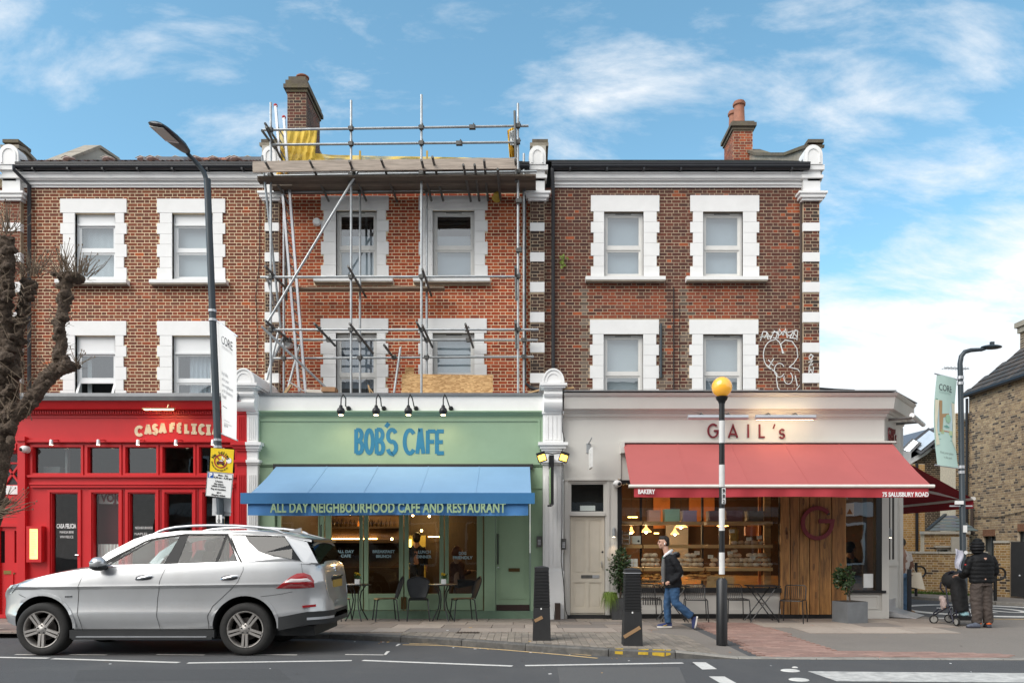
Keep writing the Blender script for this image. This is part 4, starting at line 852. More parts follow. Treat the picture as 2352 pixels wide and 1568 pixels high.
q = MB(GR); q.box(xs(1139), xs(1217), DS+.03, DS+.09, zg2+.17, z(1151)); frame_rect(q, xs(1146), xs(1209), z(1375), z(1160), .03, DS+.018, DS+.03)
d = q.part('side_door', HB); q = MB(mat('kick_plate', (.05, .03, .025), .5, .3)); q.box(xs(1140), xs(1216), DS+.02, DS+.03, z(1405), z(1388)); q.part('kick_plate', d)
q = MB(M['black']); q.tube([(xs(1143.5), DS+.03, z(1226)), (xs(1143.5), DS-.03, z(1227)), (xs(1143.5), DS-.03, z(1293)), (xs(1143.5), DS+.03, z(1294))], .014, 8); q.part('door_handle', d)
q = MB(mat('bronze', 0)); q.box(xs(1168), xs(1194), DS+.012, DS+.03, z(1312), z(1304)); q.box(xs(1171), xs(1191), DS+.008, DS+.012, z(1310), z(1306)); q.part('letterbox', d)
q = MB(M['chrome']); q.ball((xs(1144), DS+.025, z(1303)), .016); q.part('lock', d)
for t_, px_, y_ in (('ALL DAY', 792, 1269), ('CAFE', 793, 1279), ('BREAKFAST', 880, 1269), ('BRUNCH', 880, 1280), ('LUNCH', 974, 1270), ('DINNER', 973, 1281), ('DOG', 1062, 1273), ('FRIENDLY', 1062, 1283)): text('window_lettering', t_, .085, (xs(px_), DS+.058, zs(y_)), mat('pale_blue_vinyl', (.34, .50, .55), .6), HB, bold=.003, width=.055*len(t_)*.95)
dw = mat('dark_wood', (.040, .024, .014), .7, var=.4, sc=4, stretch=(6, 6, 1))
room(HB, xs(600), xs(1130), 22.2, zg2+.1, 3.1, dw, M['dark'], M['dark'])
warm = emi('warm_strip', (1., .55, .16), 7.); warm2 = emi('warm_glow', (1., .62, .22), 2.2)
def q_(m, x0, x1, y0, y1, z0, z1, name, par): b = MB(m); b.box(x0, x1, y0, y1, z0, z1); return b.part(name, par)
yb = 22.1; ZI = lambda p: Z(p, yb); XI = lambda p: X(p, yb)
q_(mat('mid_wood', (.10, .055, .025), .6, var=.35, sc=4, stretch=(6, 6, 1)), XI(640), XI(930), yb-.1, yb, ZI(1245), ZI(1185), 'wall_panel', HB)
q_(warm, XI(640), XI(868), yb-.16, yb-.12, ZI(1238), ZI(1235.5), 'strip_light', HB); q_(warm, XI(985), XI(1010), yb-.16, yb-.12, ZI(1233), ZI(1231), 'strip_light', HB); q_(dw, XI(640), XI(935), yb-.5, yb-.1, ZI(1246), ZI(1239), 'bar_shelf', HB)
b = MB(dw); b.box(XI(640), XI(935), yb-.4, yb-.1, ZI(1213), ZI(1209)); b.box(XI(780), XI(940), yb-1.2, yb-.9, zg2, ZI(1300)); b.part('bar_shelf', HB)
ylw = mat('yellow_tile_wall', (.42, .33, .08), .5, var=.15); q_(ylw, XI(938), XI(978), yb-.05, yb, ZI(1330), ZI(1229), 'kitchen_wall', HB); q_(emi('kitchen_glow', (1., .72, .2), 1.6), XI(940), XI(946), yb-.08, yb-.06, ZI(1305), ZI(1238), 'kitchen_light', HB)
xw = xs(1128); b = MB(warm2); b.beam((xw-.1, 17.2, zs(1205)), (xw-.1, 21.5, Z(1222, 20)), .05, .02); b.part('strip_light', HB); b = MB(mat('mid_wood', 0)); b.box(xw-.05, xw-.01, 16.9, 22, zg2+.1, zs(1215)); b.part('wall_panel', HB)
def bottle_row(y, x0, x1, z_, n, par):
    for k in range(n): b = MB(R.choice([emi('amber_glint', (.5, .16, .02), .22), mat('bottle_dark', (.05, .03, .01), .15)])); x = x0+(x1-x0)*(k+.5)/n; h = ru(.12, .26); b.lathe((x, y, z_), [(.035, 0), (.035, h*.65), (.014, h*.75), (.014, h)], 8); o = b.thing('bottle', 'amber lit bottle on the shelf along the back wall of the green cafe', 'bottle', (x, y, z_), 'bottles on the cafe bar shelf', smooth=True)
bottle_row(yb-.25, XI(760), XI(905), ZI(1209), 16, HB)
for px_, py_ in ((948, 1183), (986, 1185), (968, 1218), (900, 1237), (805, 1180)):
    b = MB(emi('bulb', (1, .6, .25), 12.)); c = P(px_, py_, 19.5); b.ball(c, .03); b.thing('pendant_bulb', 'small bare glowing pendant bulb hanging inside the green cafe', 'lamp', tuple(c), 'bare bulbs inside the cafe', smooth=True)
for x, y, z_, e, cl in ((X(800, 20), 20.6, 2.6, 30, (1, .58, .25)), (X(960, 20), 21.3, 2.3, 22, (1, .66, .25)), (X(1060, 19), 19.2, 2.4, 10, (1, .55, .25))):
    l = bpy.data.lights.new('cafe_lamp', 'POINT'); l.energy = e; l.color = cl; l.shadow_soft_size = .15; o = bpy.data.objects.new('cafe_lamp', l); C.objects.link(o); o.location = (x, y, z_)
# ---- cream bakery
CR = M['cream']; zg3 = gz(3.4, 16.4)
b = MB(CR); b.prism([(DS+.0, z(964)), (DS-.03, z(958)), (DS-.05, z(957)), (DS-.07, z(950)), (DS-.10, z(949)), (DS-.12, z(944)), (DS-.20, z(942)), (DS-.24, z(916)), (DS-.27, z(914)), (DS-.31, z(908)), (DS+.3, z(905)), (DS+.3, z(964))], xs(1294), xs(2050), 'x')
A0 = V((7.62, DS, 0)); A1 = V((8.56, 17.74, 0)); sd_ = (A1-A0).normalized(); sn_ = V((sd_.y, -sd_.x, 0))   # splayed corner
def splay_prism(b, prof, s0, s1):
    i = len(b.v); n = len(prof)
    for s in (s0, s1): b.v += [A0+sd_*s+sn_*-(p[0]-DS)+V((0, 0, p[1])) for p in prof]
    b.idx(range(i, i+n)); b.idx(range(i+2*n-1, i+n-1, -1))
    for j in range(n): k = (j+1) % n; b.idx((i+k, i+j, i+n+j, i+n+k))
LS = (A1-A0).length
pr = [(DS+.0, z(964)), (DS-.03, z(958)), (DS-.05, z(957)), (DS-.07, z(950)), (DS-.10, z(949)), (DS-.12, z(944)), (DS-.20, z(942)), (DS-.24, z(916)), (DS-.27, z(914)), (DS-.31, z(908)), (DS+.3, z(905)), (DS+.3, z(964))]
i = len(b.v); n = len(pr)
# mitred corner between the front and the splay
ca = math.atan2(sd_.y, sd_.x)/2; mit = V((sin(ca), -cos(ca), 0))/cos(ca)
ring0 = [V((xs(2050), p[0], p[1])) for p in pr]; ring1 = [V((A0.x, DS, p[1]))+mit*(DS-p[0]) for p in pr]; ring2 = [A1+sn_*(DS-p[0])+sd_*.12+V((0, 0, p[1])) for p in pr]
# the front run ends at the mitre
b2 = MB(CR); b2.v = [V((xs(1294), p[0], p[1])) for p in pr]+ring1+ring2
for s in (0, n):
    for j in range(n): k = (j+1) % n; b2.idx((s+j, s+k, s+n+k, s+n+j))
b2.idx(range(n)); b2.idx(range(3*n-1, 2*n-1, -1)); b2.part('shop_cornice', HC)
b = MB(mat('lead_top', (.22, .22, .22), .5, var=.2)); b.box(xs(1294), A0.x+.1, DS-.325, DS+.3, z(905)+.002, z(905)+.025); b.hexa([A0+sn_*.32+V((-.1, 0, z(905)+.004)), A1+sn_*.32+sd_*.13+V((0, 0, z(905)+.004)), A1+V((-.3, .3, z(905)+.004)), A0+V((-.3, .3, z(905)+.004))]+[A0+sn_*.32+V((-.1, 0, z(905)+.029)), A1+sn_*.32+sd_*.13+V((0, 0, z(905)+.029)), A1+V((-.3, .3, z(905)+.029)), A0+V((-.3, .3, z(905)+.029))]); b.part('lead_capping', HC)
b = MB(CR); b.box(xs(1294), A0.x, DS, DS+.2, z(1018), z(960)); b.box(xs(1294), xs(1426), DS-.012, DS+.2, z(1100), z(1018)); b.box(xs(1426), A0.x, DS+.02, DS+.2, z(1102), z(1018)); b.box(xs(1294), xs(1418), DS-.04, DS, z(1103), z(1099)); b.part('fascia', HC)
b = MB(CR); splay_prism(b, [(DS, .1), (DS, z(962)), (DS+.2, z(962)), (DS+.2, .1)], 0, LS); 
for s0, s1 in ((.0, .16), (LS-.30, LS)): splay_prism(b, [(DS-.05, .02), (DS-.05, z(1100)), (DS+.05, z(1100)), (DS+.05, .02)], s0, s1)
splay_prism(b, [(DS-.03, z(1300)), (DS-.03, z(1290)), (DS+.05, z(1290)), (DS+.05, z(1300))], .3, LS-.4); cs = b.part('corner_entrance', HC)
b = MB(M['blackm']); splay_prism(b, [(DS-.012, z(1285)), (DS-.012, z(1105)), (DS+.02, z(1105)), (DS+.02, z(1285))], .36, .5); splay_prism(b, [(DS-.012, z(1285)), (DS-.012, z(1105)), (DS+.02, z(1105)), (DS+.02, z(1285))], .72, .86); b.part('door_glazing', HC)
b = MB(M['alu']); splay_prism(b, [(DS-.02, z(1405)), (DS-.02, z(1378)), (DS+.02, z(1378)), (DS+.02, z(1405))], .34, .95); b.hexa([A0+sd_*.3+sn_*.55+V((0, 0, .02)), A0+sd_*1.2+sn_*.55+V((0, 0, .02)), A0+sd_*1.2+V((0, 0, .03)), A0+sd_*.3+V((0, 0, .03)), A0+sd_*.3+sn_*.55+V((0, 0, .03)), A0+sd_*1.2+sn_*.55+V((0, 0, .03)), A0+sd_*1.2+V((0, 0, .16)), A0+sd_*.3+V((0, 0, .16))]); b.part('door_step', HC)
b = MB(CR); b.box(8.5, 8.62, 17.74, 27, .0, z(962)); b.box(8.4, 8.9, 17.8, 27, z(944), z(908)); b.part('side_front', HC)
# residential door
b = MB(CR); wall_holes(b, xs(1294), xs(1418), zg3, z(1103), DS, DS+.12, [(xs(1309), xs(1390), zg3, z(1108))]); b.box(xs(1297), xs(1305), DS-.03, DS, zg3, z(1103)); b.box(xs(1394), xs(1400), DS-.02, DS, zg3, z(1103)); b.box(xs(1309), xs(1390), DS-.03, DS+.1, z(1184), z(1177)); frame_rect(b, xs(1309), xs(1390), z(1177), z(1108), .03, DS+.02, DS+.1); b.part('door_surround', HC)
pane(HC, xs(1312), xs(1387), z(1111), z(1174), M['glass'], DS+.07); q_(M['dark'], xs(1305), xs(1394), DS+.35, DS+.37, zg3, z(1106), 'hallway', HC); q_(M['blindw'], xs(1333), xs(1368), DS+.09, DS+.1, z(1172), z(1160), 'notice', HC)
cd = M['creamdoor']; b = MB(cd); b.box(xs(1310), xs(1389), DS+.05, DS+.1, zg3+.08, z(1185))
st_ = lambda x0, x1, y0, y1: b.box(xs(x0), xs(x1), DS+.03, DS+.05, z(y1), z(y0))
st_(1310, 1316, 1185, 1407); st_(1383, 1389, 1185, 1407); st_(1346, 1352, 1192, 1318); st_(1346, 1352, 1336, 1396); st_(1316, 1383, 1185, 1192); st_(1316, 1383, 1318, 1336); st_(1316, 1383, 1396, 1407)
d = b.part('house_door', HC); b = MB(cd)
for x0, x1 in ((1316, 1346), (1352, 1383)):
    for y0, y1 in ((1192, 1318), (1336, 1396)): frame_rect(b, xs(x0), xs(x1), z(y1), z(y0), .02, DS+.037, DS+.05); b.box(xs(x0+6), xs(x1-6), DS+.042, DS+.05, z(y1-5), z(y0+5))
b.part('door_panel', d)
b = MB(M['steeld']); b.box(xs(1335), xs(1361), DS+.02, DS+.03, z(1327), z(1320)); b.use(M['alu']).box(xs(1361), xs(1377), DS+.02, DS+.03, z(1327), z(1320)); b.part('letterbox', d)
b = MB(M['chrome']); b.tube([(xs(1382), DS+.03, z(1288)), (xs(1381.5), DS-.02, z(1290)), (xs(1382.5), DS-.02, z(1302)), (xs(1383.5), DS+.03, z(1305))], .011, 8); b.use(M['blackm']).lathe((xs(1384), DS+.03, z(1267)), [(.022, 0), (.022, .006)], 10, (0, -1, 0)); b.part('door_pull', d, smooth=True)
b = MB(M['blackm']); b.box(xs(1303), xs(1420), DS-.06, DS+.12, zg3-.01, zg3+.075); b.part('door_step', HC)
# bakery window
bk = M['black']; b = MB(bk); b.box(xs(1418), xs(1428), DS-.02, DS+.12, z(1352), z(1102)); b.box(xs(1418), xs(1792), DS-.09, DS+.15, z(1360), z(1349)); b.box(xs(1428), xs(1792), DS, DS+.1, z(1112), z(1102)); b.part('window_frame', HC)
pane(HC, xs(1428), xs(1790), z(1112), z(1349), None, DS+.05)
b = MB(CR); b.box(xs(1400), xs(1792), DS, DS+.15, zg3+.1, z(1360)); b.box(xs(1426), xs(1792), DS-.03, DS, zg3+.1, z(1398)); b.part('stall_riser', HC)
b = MB(bk); b.box(xs(1420), xs(1945), DS-.045, DS+.1, zg3-.02, zg3+.1); b.part('plinth', HC)
b = MB(M['steeld'])
for k in range(8): b.box(xs(1476)+.05*k, xs(1476)+.05*k+.025, DS-.006, DS+.0, z(1388), z(1370))
b.part('air_vent', HC)
# waney-edged timber boards with the letter
woods = [mat('oak_%d' % k, c, .6, var=.4, sc=3.2, stretch=(5, 5, .55), dirt=1., dcol=(.075, .034, .013), dsc=2.4, bump=.2, bsc=12) for k, c in enumerate(((.36, .17, .05), (.29, .13, .038), (.40, .195, .06), (.33, .15, .045)))]
ed = [1791, 1813, 1834, 1858, 1880, 1907, 1942]; z0, z1 = zg3+.09, z(1095)
for k, (a, c) in enumerate(zip(ed, ed[1:])):
    q = MB(woods[k % 4]); n = 16; L1 = []; L2 = []
    for i in range(n+1):
        t = i/n; zz_ = z0+(z1-z0)*t; L1.append((xs(a)+.008+.02*noise.noise(V((k*3.1, t*3, 1))), zz_)); L2.append((xs(c)-.008+.02*noise.noise(V(((k+1)*3.1, t*3, 1))), zz_))
    q.prism(L1+L2[::-1], DS-.05-.012*(k % 2), DS+.02); pk = q.part('timber_plank', HC)
    q = MB(mat('sapwood', (.42, .24, .095), .6, var=.3, sc=5, stretch=(4, 4, .6))); yk = DS-.053-.012*(k % 2)
    for (a0, z_), (a1, z1_) in zip(L2, L2[1:]): q.face([(a0-.018, yk, z_), (a0-.002, yk, z_), (a1-.002, yk, z1_), (a1-.014, yk, z1_)])
    q.part('sapwood_edge', pk); q = MB(mat('knot', (.15, .07, .025), .6, var=.4, sc=20))
    for i in range(3): kx = (xs(a)+xs(c))/2+ru(-.06, .06); kz = ru(z0+.2, z1-.1); q.face([(kx+ru(.018, .03)*cos(t), yk-.0005, kz+ru(.05, .12)*sin(t)) for t in [.785*e for e in range(8)]])
    q.part('knots', pk)
q_(M['blackm'], xs(1791), xs(1942), DS+.022, DS+.1, z0, z1, 'board_backing', HC)
gm = mat('sign_burgundy', (.17, .012, .022), .45); b = MB(gm); fr = lambda x, y, l: (xs(x), DS-.085-l, zs(y))
ribbon(b, [(1873+33*cos(rad(a)), 1201-34.5*sin(rad(a))) for a in range(42, 350, 8)]+[(1873+34.5, 1196.5), (1876, 1196.5)], 9, fr, .03); b.part('sign_letter', HC)
for px_, py_ in ((1845, 1220), (1900, 1180)): q_(bk, xs(px_)-.02, xs(px_)+.02, DS-.09, DS-.04, zs(py_)-.02, zs(py_)+.02, 'sign_bracket', HC)
# small window by the corner
b = MB(bk); b.box(xs(2011), xs(2026), DS-.03, DS+.12, z(1360), z(1102)); b.box(xs(1942), xs(2032), DS-.07, DS+.14, z(1361), z(1355)); b.box(xs(1985), xs(1994), DS+.06, DS+.12, z(1355), z(1102)); b.part('window_frame', HC)
pane(HC, xs(1942), xs(2011), z(1102), z(1355), glass('corner_glass', (.8, .83, .82), 1.6, 0, .16), DS+.045)
b = MB(CR); b.box(xs(1942), xs(2026), DS, DS+.15, zg3-.02, z(1361)); b.box(xs(1942), xs(2030), DS-.05, DS, zg3-.01, z(1402)); frame_rect(b, xs(1950), xs(2018), z(1398), z(1366), .03, DS-.02, DS); b.box(xs(2024), xs(2040), DS-.04, DS+.1, zg3, z(1102)); b.part('stall_riser', HC)
q_(M['blindw'], xs(1985), xs(2007), DS+.03, DS+.035, z(1349), z(1317), 'notice', HC); q_(mat('pale_poster', (.5, .45, .4), .7), xs(1943), xs(1963), DS+.03, DS+.035, z(1183), z(1155), 'poster', HC)
b = MB(mat('brown_triangle', (.2, .08, .02), .7)); b.prism([(xs(1946), z(1180)), (xs(1960), z(1180)), (xs(1953), z(1167))], DS+.025, DS+.029); b.part('poster_print', HC)
# letters on the fascia
b = MB(gm); fr = lambda x, y, l: (xs(x), DS-l, zs(y))
letter(b, 'G', 1626, 1004, 22, -30, 3.7, fr, .03)
for st in ([(1673, 1005), (1683, 976), (1693, 1005)], [(1677, 997), (1689, 997)]): ribbon(b, st, 3.7, fr, .03+.002*len(st))
ribbon(b, [(1718, 1005), (1718, 974)], 3.7, fr, .03); ribbon(b, [(1744, 974), (1744, 1003.5), (1756, 1003.5)], 3.7, fr, .03); ribbon(b, [(1779, 974), (1775.5, 984)], 3, fr, .03)
ribbon(b, [(1790+q[0]*11, 1006-q[1]*20) for q in GLY['S'][0]], 3.4, fr, .03); b.part('sign_lettering', HC)
text('sign_lettering', "GAIL's", .42, tuple(A0+sd_*.60+sn_*.02+V((0, 0, z(1008)))), gm, HC, ax=sd_, xs=.66, ext=.01)
# bakery interior
bw = mat('bakery_wall', (.055, .026, .012), .8, var=.35, sc=3); ow = mat('orange_panel', (.42, .14, .03), .7, var=.2); ok = mat('shelf_oak', (.46, .27, .11), .55, var=.3, sc=3, stretch=(1, 6, 6))
room(HC, xs(1420), 7.5, 21.6, zg3+.05, 3.6, bw, mat('bakery_floor', (.12, .08, .05), .6), M['dark'])
yb = 21.5; XI = lambda p: X(p, yb); ZI = lambda p: Z(p, yb)
for a, c, t, bt in ((1500, 1538, 1130, 1213), (1582, 1640, 1130, 1208), (1716, 1745, 1180, 1230)): q_(ow, XI(a), XI(c), yb-.06, yb, ZI(bt), ZI(t), 'wall_panel', HC)
q_(mat('grey_panel', (.16, .15, .15), .7), XI(1522), XI(1572), yb-.5, yb-.4, ZI(1300), ZI(1200), 'counter_screen', HC); q_(ok, XI(1430), XI(1760), 20.2, 20.7, zg3+.05, ZI(1318), 'counter', HC)
YS = 16.85; XS = lambda p: X(p, YS); ZS = lambda p: Z(p, YS)
bays = ((1427, 1473), (1477, 1614), (1622, 1771)); shz = (1197, 1250, 1302, 1350)
b = T('display_shelving', 'tall wooden display shelving full of bread behind the bakery window', 'shelving', (XS(1600), YS, zg3))
for k, (a, c) in enumerate(bays):
    for s in shz: q_(ok, XS(a), XS(c), YS-.12, YS+.34, ZS(s)-.075, ZS(s), 'shelf', b)
for p in (1474.5, 1617, 1772): q_(M['blackm'] if p < 1770 else ok, XS(p)-.02-.1*(p > 1770), XS(p)+.02, YS+.12, YS+.2, zg3, zs(1105), 'upright', b)
q_(ow, XS(1752), XS(1772)-.13, YS+.3, YS+.34, zg3, zs(1105), 'side_panel', b); q_(ok, XS(1622), XS(1684), YS-.1, YS+.3, ZS(1350), ZS(1322), 'drawer_box', b)
for a, c, t, col, nm in ((1490, 1516, 1174, (.75, .40, .30), 'pink'), (1527, 1560, 1172, (.42, .66, .50), 'mint green'), (1568, 1599, 1175, (.50, .40, .58), 'lilac'), (1628, 1649, 1176, (.22, .12, .12), 'dull mauve'), (1667, 1704, 1175, (.22, .10, .11), 'dark rose'), (1718, 1752, 1176, (.17, .14, .11), 'grey-brown')):
    q = MB(mat('box_'+nm.replace(' ', '_'), col, .7)); q.box(XS(a), XS(c), YS-.05, YS+.25, ZS(1197)+.003, ZS(t)); q.use(q.mats[0]).box(XS(a)-.006, XS(c)+.006, YS-.056, YS+.256, ZS(t), ZS(t)+.03); q.thing('cake_box', nm+' cake box on the top shelf in the bakery window', 'box', (XS((a+c)/2), YS, ZS(1197)))
crust = [mat('crust_%d' % k, c, .85, var=.3, sc=18, dirt=.6, dcol=(.20, .09, .035), dsc=9) for k, c in enumerate(((.62, .46, .31), (.52, .37, .23), (.68, .55, .41)))]
LM = []
for k in range(3):
    q = MB(crust[k]); q.ball((0, 0, 0), 1, (1, .8, .62), 14, 8, .16, k*5)
    for v in q.v: v.z = max(v.z, -.42)
    LM.append(q.mesh('loaf', smooth=True))
def loaf(x, y, zc, s, lab, grp): o = bpy.data.objects.new('bread_loaf', R.choice(LM)); C.objects.link(o); o.location = (x, y, zc); o.scale = (s, s, s); o.rotation_euler = (0, ru(-.1, .1), ru(0, 3)); o['label'] = lab; o['category'] = 'bread loaf'; o['group'] = grp; return o
for a, c, rows, lab in ((1476, 1512, (4, 4, 3), 'round floury loaf in the stacked pile on the left of the third bakery shelf'), (1556, 1614, (5, 5, 2), 'round loaf in the low pile in the middle of the third bakery shelf'), (1632, 1645, (1, 1), 'dark loaf standing behind the striped crossing pole on the third bakery shelf'), (1668, 1706, (4, 4, 3, 1), 'round loaf in the tall stacked heap right of the striped pole in the bakery window'), (1708, 1770, (6, 6, 4), 'round loaf in the stacked pile at the right end of the third bakery shelf')):
    for r, n in enumerate(rows):
        for k in range(n): wd = (XS(c)-XS(a))/max(rows); x = XS(a)+wd*(k+.5+(max(rows)-n)*.5); loaf(x+ru(-.01, .01), YS+ru(-.04, .06), ZS(1302)+.055+r*.1, .085, lab, 'loaves piled on the third shelf')
for k in range(5): loaf(XS(1480)+.13*k, YS+.02, ZS(1350)+.045, .09, 'brown loaf lying on the lowest bakery shelf at the left', 'loaves on the lowest shelf'); loaf(XS(1482)+.13*k, YS+.05, ZS(1350)+.15, .09, 'brown loaf lying on the lowest bakery shelf at the left', 'loaves on the lowest shelf')
for k in range(6): loaf(XS(1560)+.09*k, YS+.02, ZS(1350)+.045, .07, 'small brown loaf lying on the lowest bakery shelf in the middle', 'small loaves on the lowest shelf')
for k in range(5): loaf(XS(1690)+.14*k, YS+.1, ZS(1250)+.04, .085, 'long loaf lying on the second bakery shelf at the right', 'loaves on the second shelf')
pm = mat('pastry', (.55, .25, .06), .7, var=.35, sc=16, bump=.6, bsc=20)
for a, c, h, lab in ((1476, 1512, .07, 'heap of dark orange pastries under the third shelf at the left'), (1580, 1628, .13, 'heap of golden flaky pastries in the middle of the lowest shelf'), (1640, 1662, .06, 'low heap of orange pastries beside the striped pole')):
    q = MB(pm)
    for k in range(int((c-a)*.9)): q.ball((ru(XS(a), XS(c)), YS+ru(-.06, .1), ZS(1326)+ru(0, h)), .05, (1.3, .8, .5), 8, 5, .3, k)
    q.box(XS(a)-.02, XS(c)+.02, YS-.1, YS+.2, ZS(1326)-.05, ZS(1326)-.03); q.thing('pastry_heap', lab, 'pastries', (XS((a+c)/2), YS, ZS(1326)), smooth=True)
cardm = mat('price_card', (.66, .60, .5), .7)
for px_, py_, lab in ((1601, 1269, 'cream price card standing above the middle loaves'), (1632, 1278, 'cream price card left of the striped pole over the dark loaf'), (1677, 1269, 'tilted cream price card on the tall heap of loaves'), (1729, 1281, 'cream price card on the right-hand loaves'), (1681, 1219, 'cream price card at the left of the second shelf beside the pole'), (1720, 1237, 'cream price card hanging right of the orange bag'), (1744, 1233, 'cream price card near the right upright on the second shelf'), (1563, 1320, 'cream price card in front of the golden pastries')):
    c = P(px_, py_, YS-.09); q = MB(cardm); q.beam(c-V((.055, 0, ru(-.01, .01))), c+V((.055, 0, 0)), .004, .075, (0, 0, 1)); q.use(M['blackm'])
    for j in range(3): q.box(c.x-.035, c.x+.03-.01*j, YS-.096, YS-.094, c.z+.018-.016*j, c.z+.022-.016*j)
    q.thing('price_card', lab, 'card', tuple(c))
q = MB(mat('orange_bag', (.50, .12, .03), .6)); q.box(XS(1715), XS(1741), YS+.1, YS+.2, ZS(1229), ZS(1208)); q.thing('paper_bag', 'orange paper packet on the second bakery shelf at the right', 'bag', (XS(1728), YS, ZS(1229)))
q = MB(mat('yellow_tins', (.30, .18, .02), .5, var=.4, sc=8)); q.lathe((XS(1690), YS+.15, ZS(1250)+.01), [(.1, 0), (.1, .09), (.09, .1), (.1, .12), (.1, .2), (.09, .22), (.1, .24), (.1, .32), (.06, .36)], 14); q.thing('panettone_stack', 'stack of yellow wrapped cakes on the second bakery shelf', 'cake', (XS(1690), YS, ZS(1250)))
q = MB(M['white'])
for k in range(3): q.box(XS(1428), XS(1446), YS-.05, YS+.2, ZS(1249)+.1*k, ZS(1249)+.1*k+.015); 
for a in (1428, 1445): q.box(XS(a), XS(a)+.015, YS-.05, YS+.2, ZS(1249), ZS(1249)+.3)
q.use(crust[0])
for k in range(3): q.ball((XS(1437), YS+.05, ZS(1249)+.045+.1*k), .05, (1.4, 1, .6), 8, 5)
q.thing('cake_rack', 'small white rack of cakes on the left bay of the bakery window', 'rack', (XS(1437), YS, ZS(1249)))
q = MB(mat('carton', (.58, .58, .53), .7)); q.box(XS(1452), XS(1471), YS-.04, YS+.15, ZS(1249)+.003, ZS(1230)); q.use(M['blackm']).lathe((XS(1466), YS-.041, ZS(1242)), [(.025, 0), (.025, .003)], 12, (0, -1, 0)); q.thing('white_carton', 'white carton with a dark round mark on the left bay of the bakery window', 'carton', (XS(1461), YS, ZS(1249)))
for r in range(2):
    for k in range(3): q = MB(M['white']); q.box(XS(1436)+.09*k, XS(1436)+.09*k+.08, YS-.05, YS+.1, ZS(1301)+.003+.09*r, ZS(1301)+.083+.09*r); q.thing('white_tub', 'small white tub stacked two high on the third shelf of the left bay', 'tub', (XS(1440), YS, ZS(1301)), 'white tubs on the left bay')
lampm = emi('lamp_shade_lit', (1., .46, .12), 1.5); bulbm = emi('bulb_bright', (1, .74, .42), 22.)
for px_, py_, D, r, lab in ((1484, 1221, 18.6, .13, 'cone pendant lamp with a bright bulb at the left of the bakery'), (1564, 1210, 18.6, .15, 'wide shallow pendant lamp in the middle of the bakery'), (1550, 1226, 20.0, .11, 'small cone pendant lamp behind the walking man in the bakery'), (1660, 1208, 18.8, .14, 'pendant lamp behind the striped pole in the bakery'), (1450, 1222, 20., .08, 'small pendant lamp at the far left of the bakery')):
    c = P(px_, py_, D); t = T('pendant_lamp', lab, 'lamp', tuple(c)); q = MB(lampm); q.lathe(tuple(c), [(r, 0), (r*.98, .012), (r*.5, .07), (.03, .11), (.02, .15)], 18, cap=False); q.part('lamp_shade', t, smooth=True); q = MB(bulbm); q.ball(c+V((0, 0, .0)), .035); q.part('bulb', t); q = MB(M['blackm']); q.tube([c+V((0, 0, .13)), V((c.x, c.y, 3.6))], .006, 5); q.part('cord', t)
    l = bpy.data.lights.new('bakery_lamp', 'POINT'); l.energy = 18; l.color = (1, .62, .30); l.shadow_soft_size = .06; o = bpy.data.objects.new('bakery_lamp', l); C.objects.link(o); o.location = c-V((0, 0, .08))
for px_, py_ in ((1448, 1187), (1459, 1187), (1508, 1224), (1520, 1233)): q = MB(emi('warm_strip', 0, 0)); c = P(px_, py_, 20.5); q.box(c.x-.06, c.x+.06, c.y, c.y+.03, c.z-.012, c.z+.012); q.thing('display_light', 'short warm display light deep inside the bakery', 'lamp', tuple(c), 'display lights in the bakery')
# ---- awnings
def awning(name, label, fm, vm, x0, x1, zt, y0, xb0, xb1, zb, yb, vh, barm, barh, sag=.03):
    t = T(name, label, 'awning', ((x0+x1)/2, y0, zt)); q = MB(fm)
    def fs(u, v):
        x = (x0+(x1-x0)*u)*(1-v)+(xb0+(xb1-xb0)*u)*v; y = y0+(yb-y0)*v; zc = zt+(zb-zt)*v-sag*sin(pi*v)-.008*sin(u*26+v*2)*sin(pi*v)-.02*noise.noise(V((u*9, v*2.2, x0)))*sin(pi*v)
        return (x, y, zc)
    q.grid(fs, 60, 8); q.part('canopy', t, smooth=True)
    for k in range(1, 5):
        q = MB(fm); pts = [V(fs(k/5, v/8))+V((0, 0, .004)) for v in range(9)]
        for a, c in zip(pts, pts[1:]): q.beam(a, c, .03, .004, (0, 0, 1))
        q.part('seam', t)
    q = MB(vm); q.grid(lambda u, v: (xb0+.06+(xb1-xb0-.12)*u, yb+.01-.02*v*sin(u*60)-.012*sin(u*23)*v, zb-barh*.5-vh*v-.008*sin(u*9)*v), 120, 4); q.part('valance', t, smooth=True)
    q = MB(barm)
    if barh > .1: q.box(xb0-.06, xb1+.06, yb-.04, yb+.04, zb-barh/2, zb+barh/2)
    else: q.tube([(xb0-.04, yb, zb), (xb1+.04, yb, zb)], barh/2, 12)
    q.part('front_bar', t, smooth=barh < .1); return t
bl = mat('awning_blue', (.185, .33, .50), .75, var=.04, sc=2); bld = mat('awning_blue_dark', (.035, .165, .36), .55, var=.06); blv = mat('valance_blue', (.055, .19, .43), .75, var=.12, sc=2)
xb0, xb1, Db = X(555, 14.4), X(1227, 14.4), 14.4
aw = awning('cafe_awning', 'blue retractable awning over the green cafe, lettered along its valance', bl, blv, xs(637), xs(1217), zs(1072), DS-.08, xb0+.05, xb1-.05, Z(1144, Db), Db, .21, bld, .20)
q = MB(M['dark']); q.box(xs(630), xs(1224), DS-.09, DS+.0, zs(1078), zs(1066)); q.part('cassette', aw)
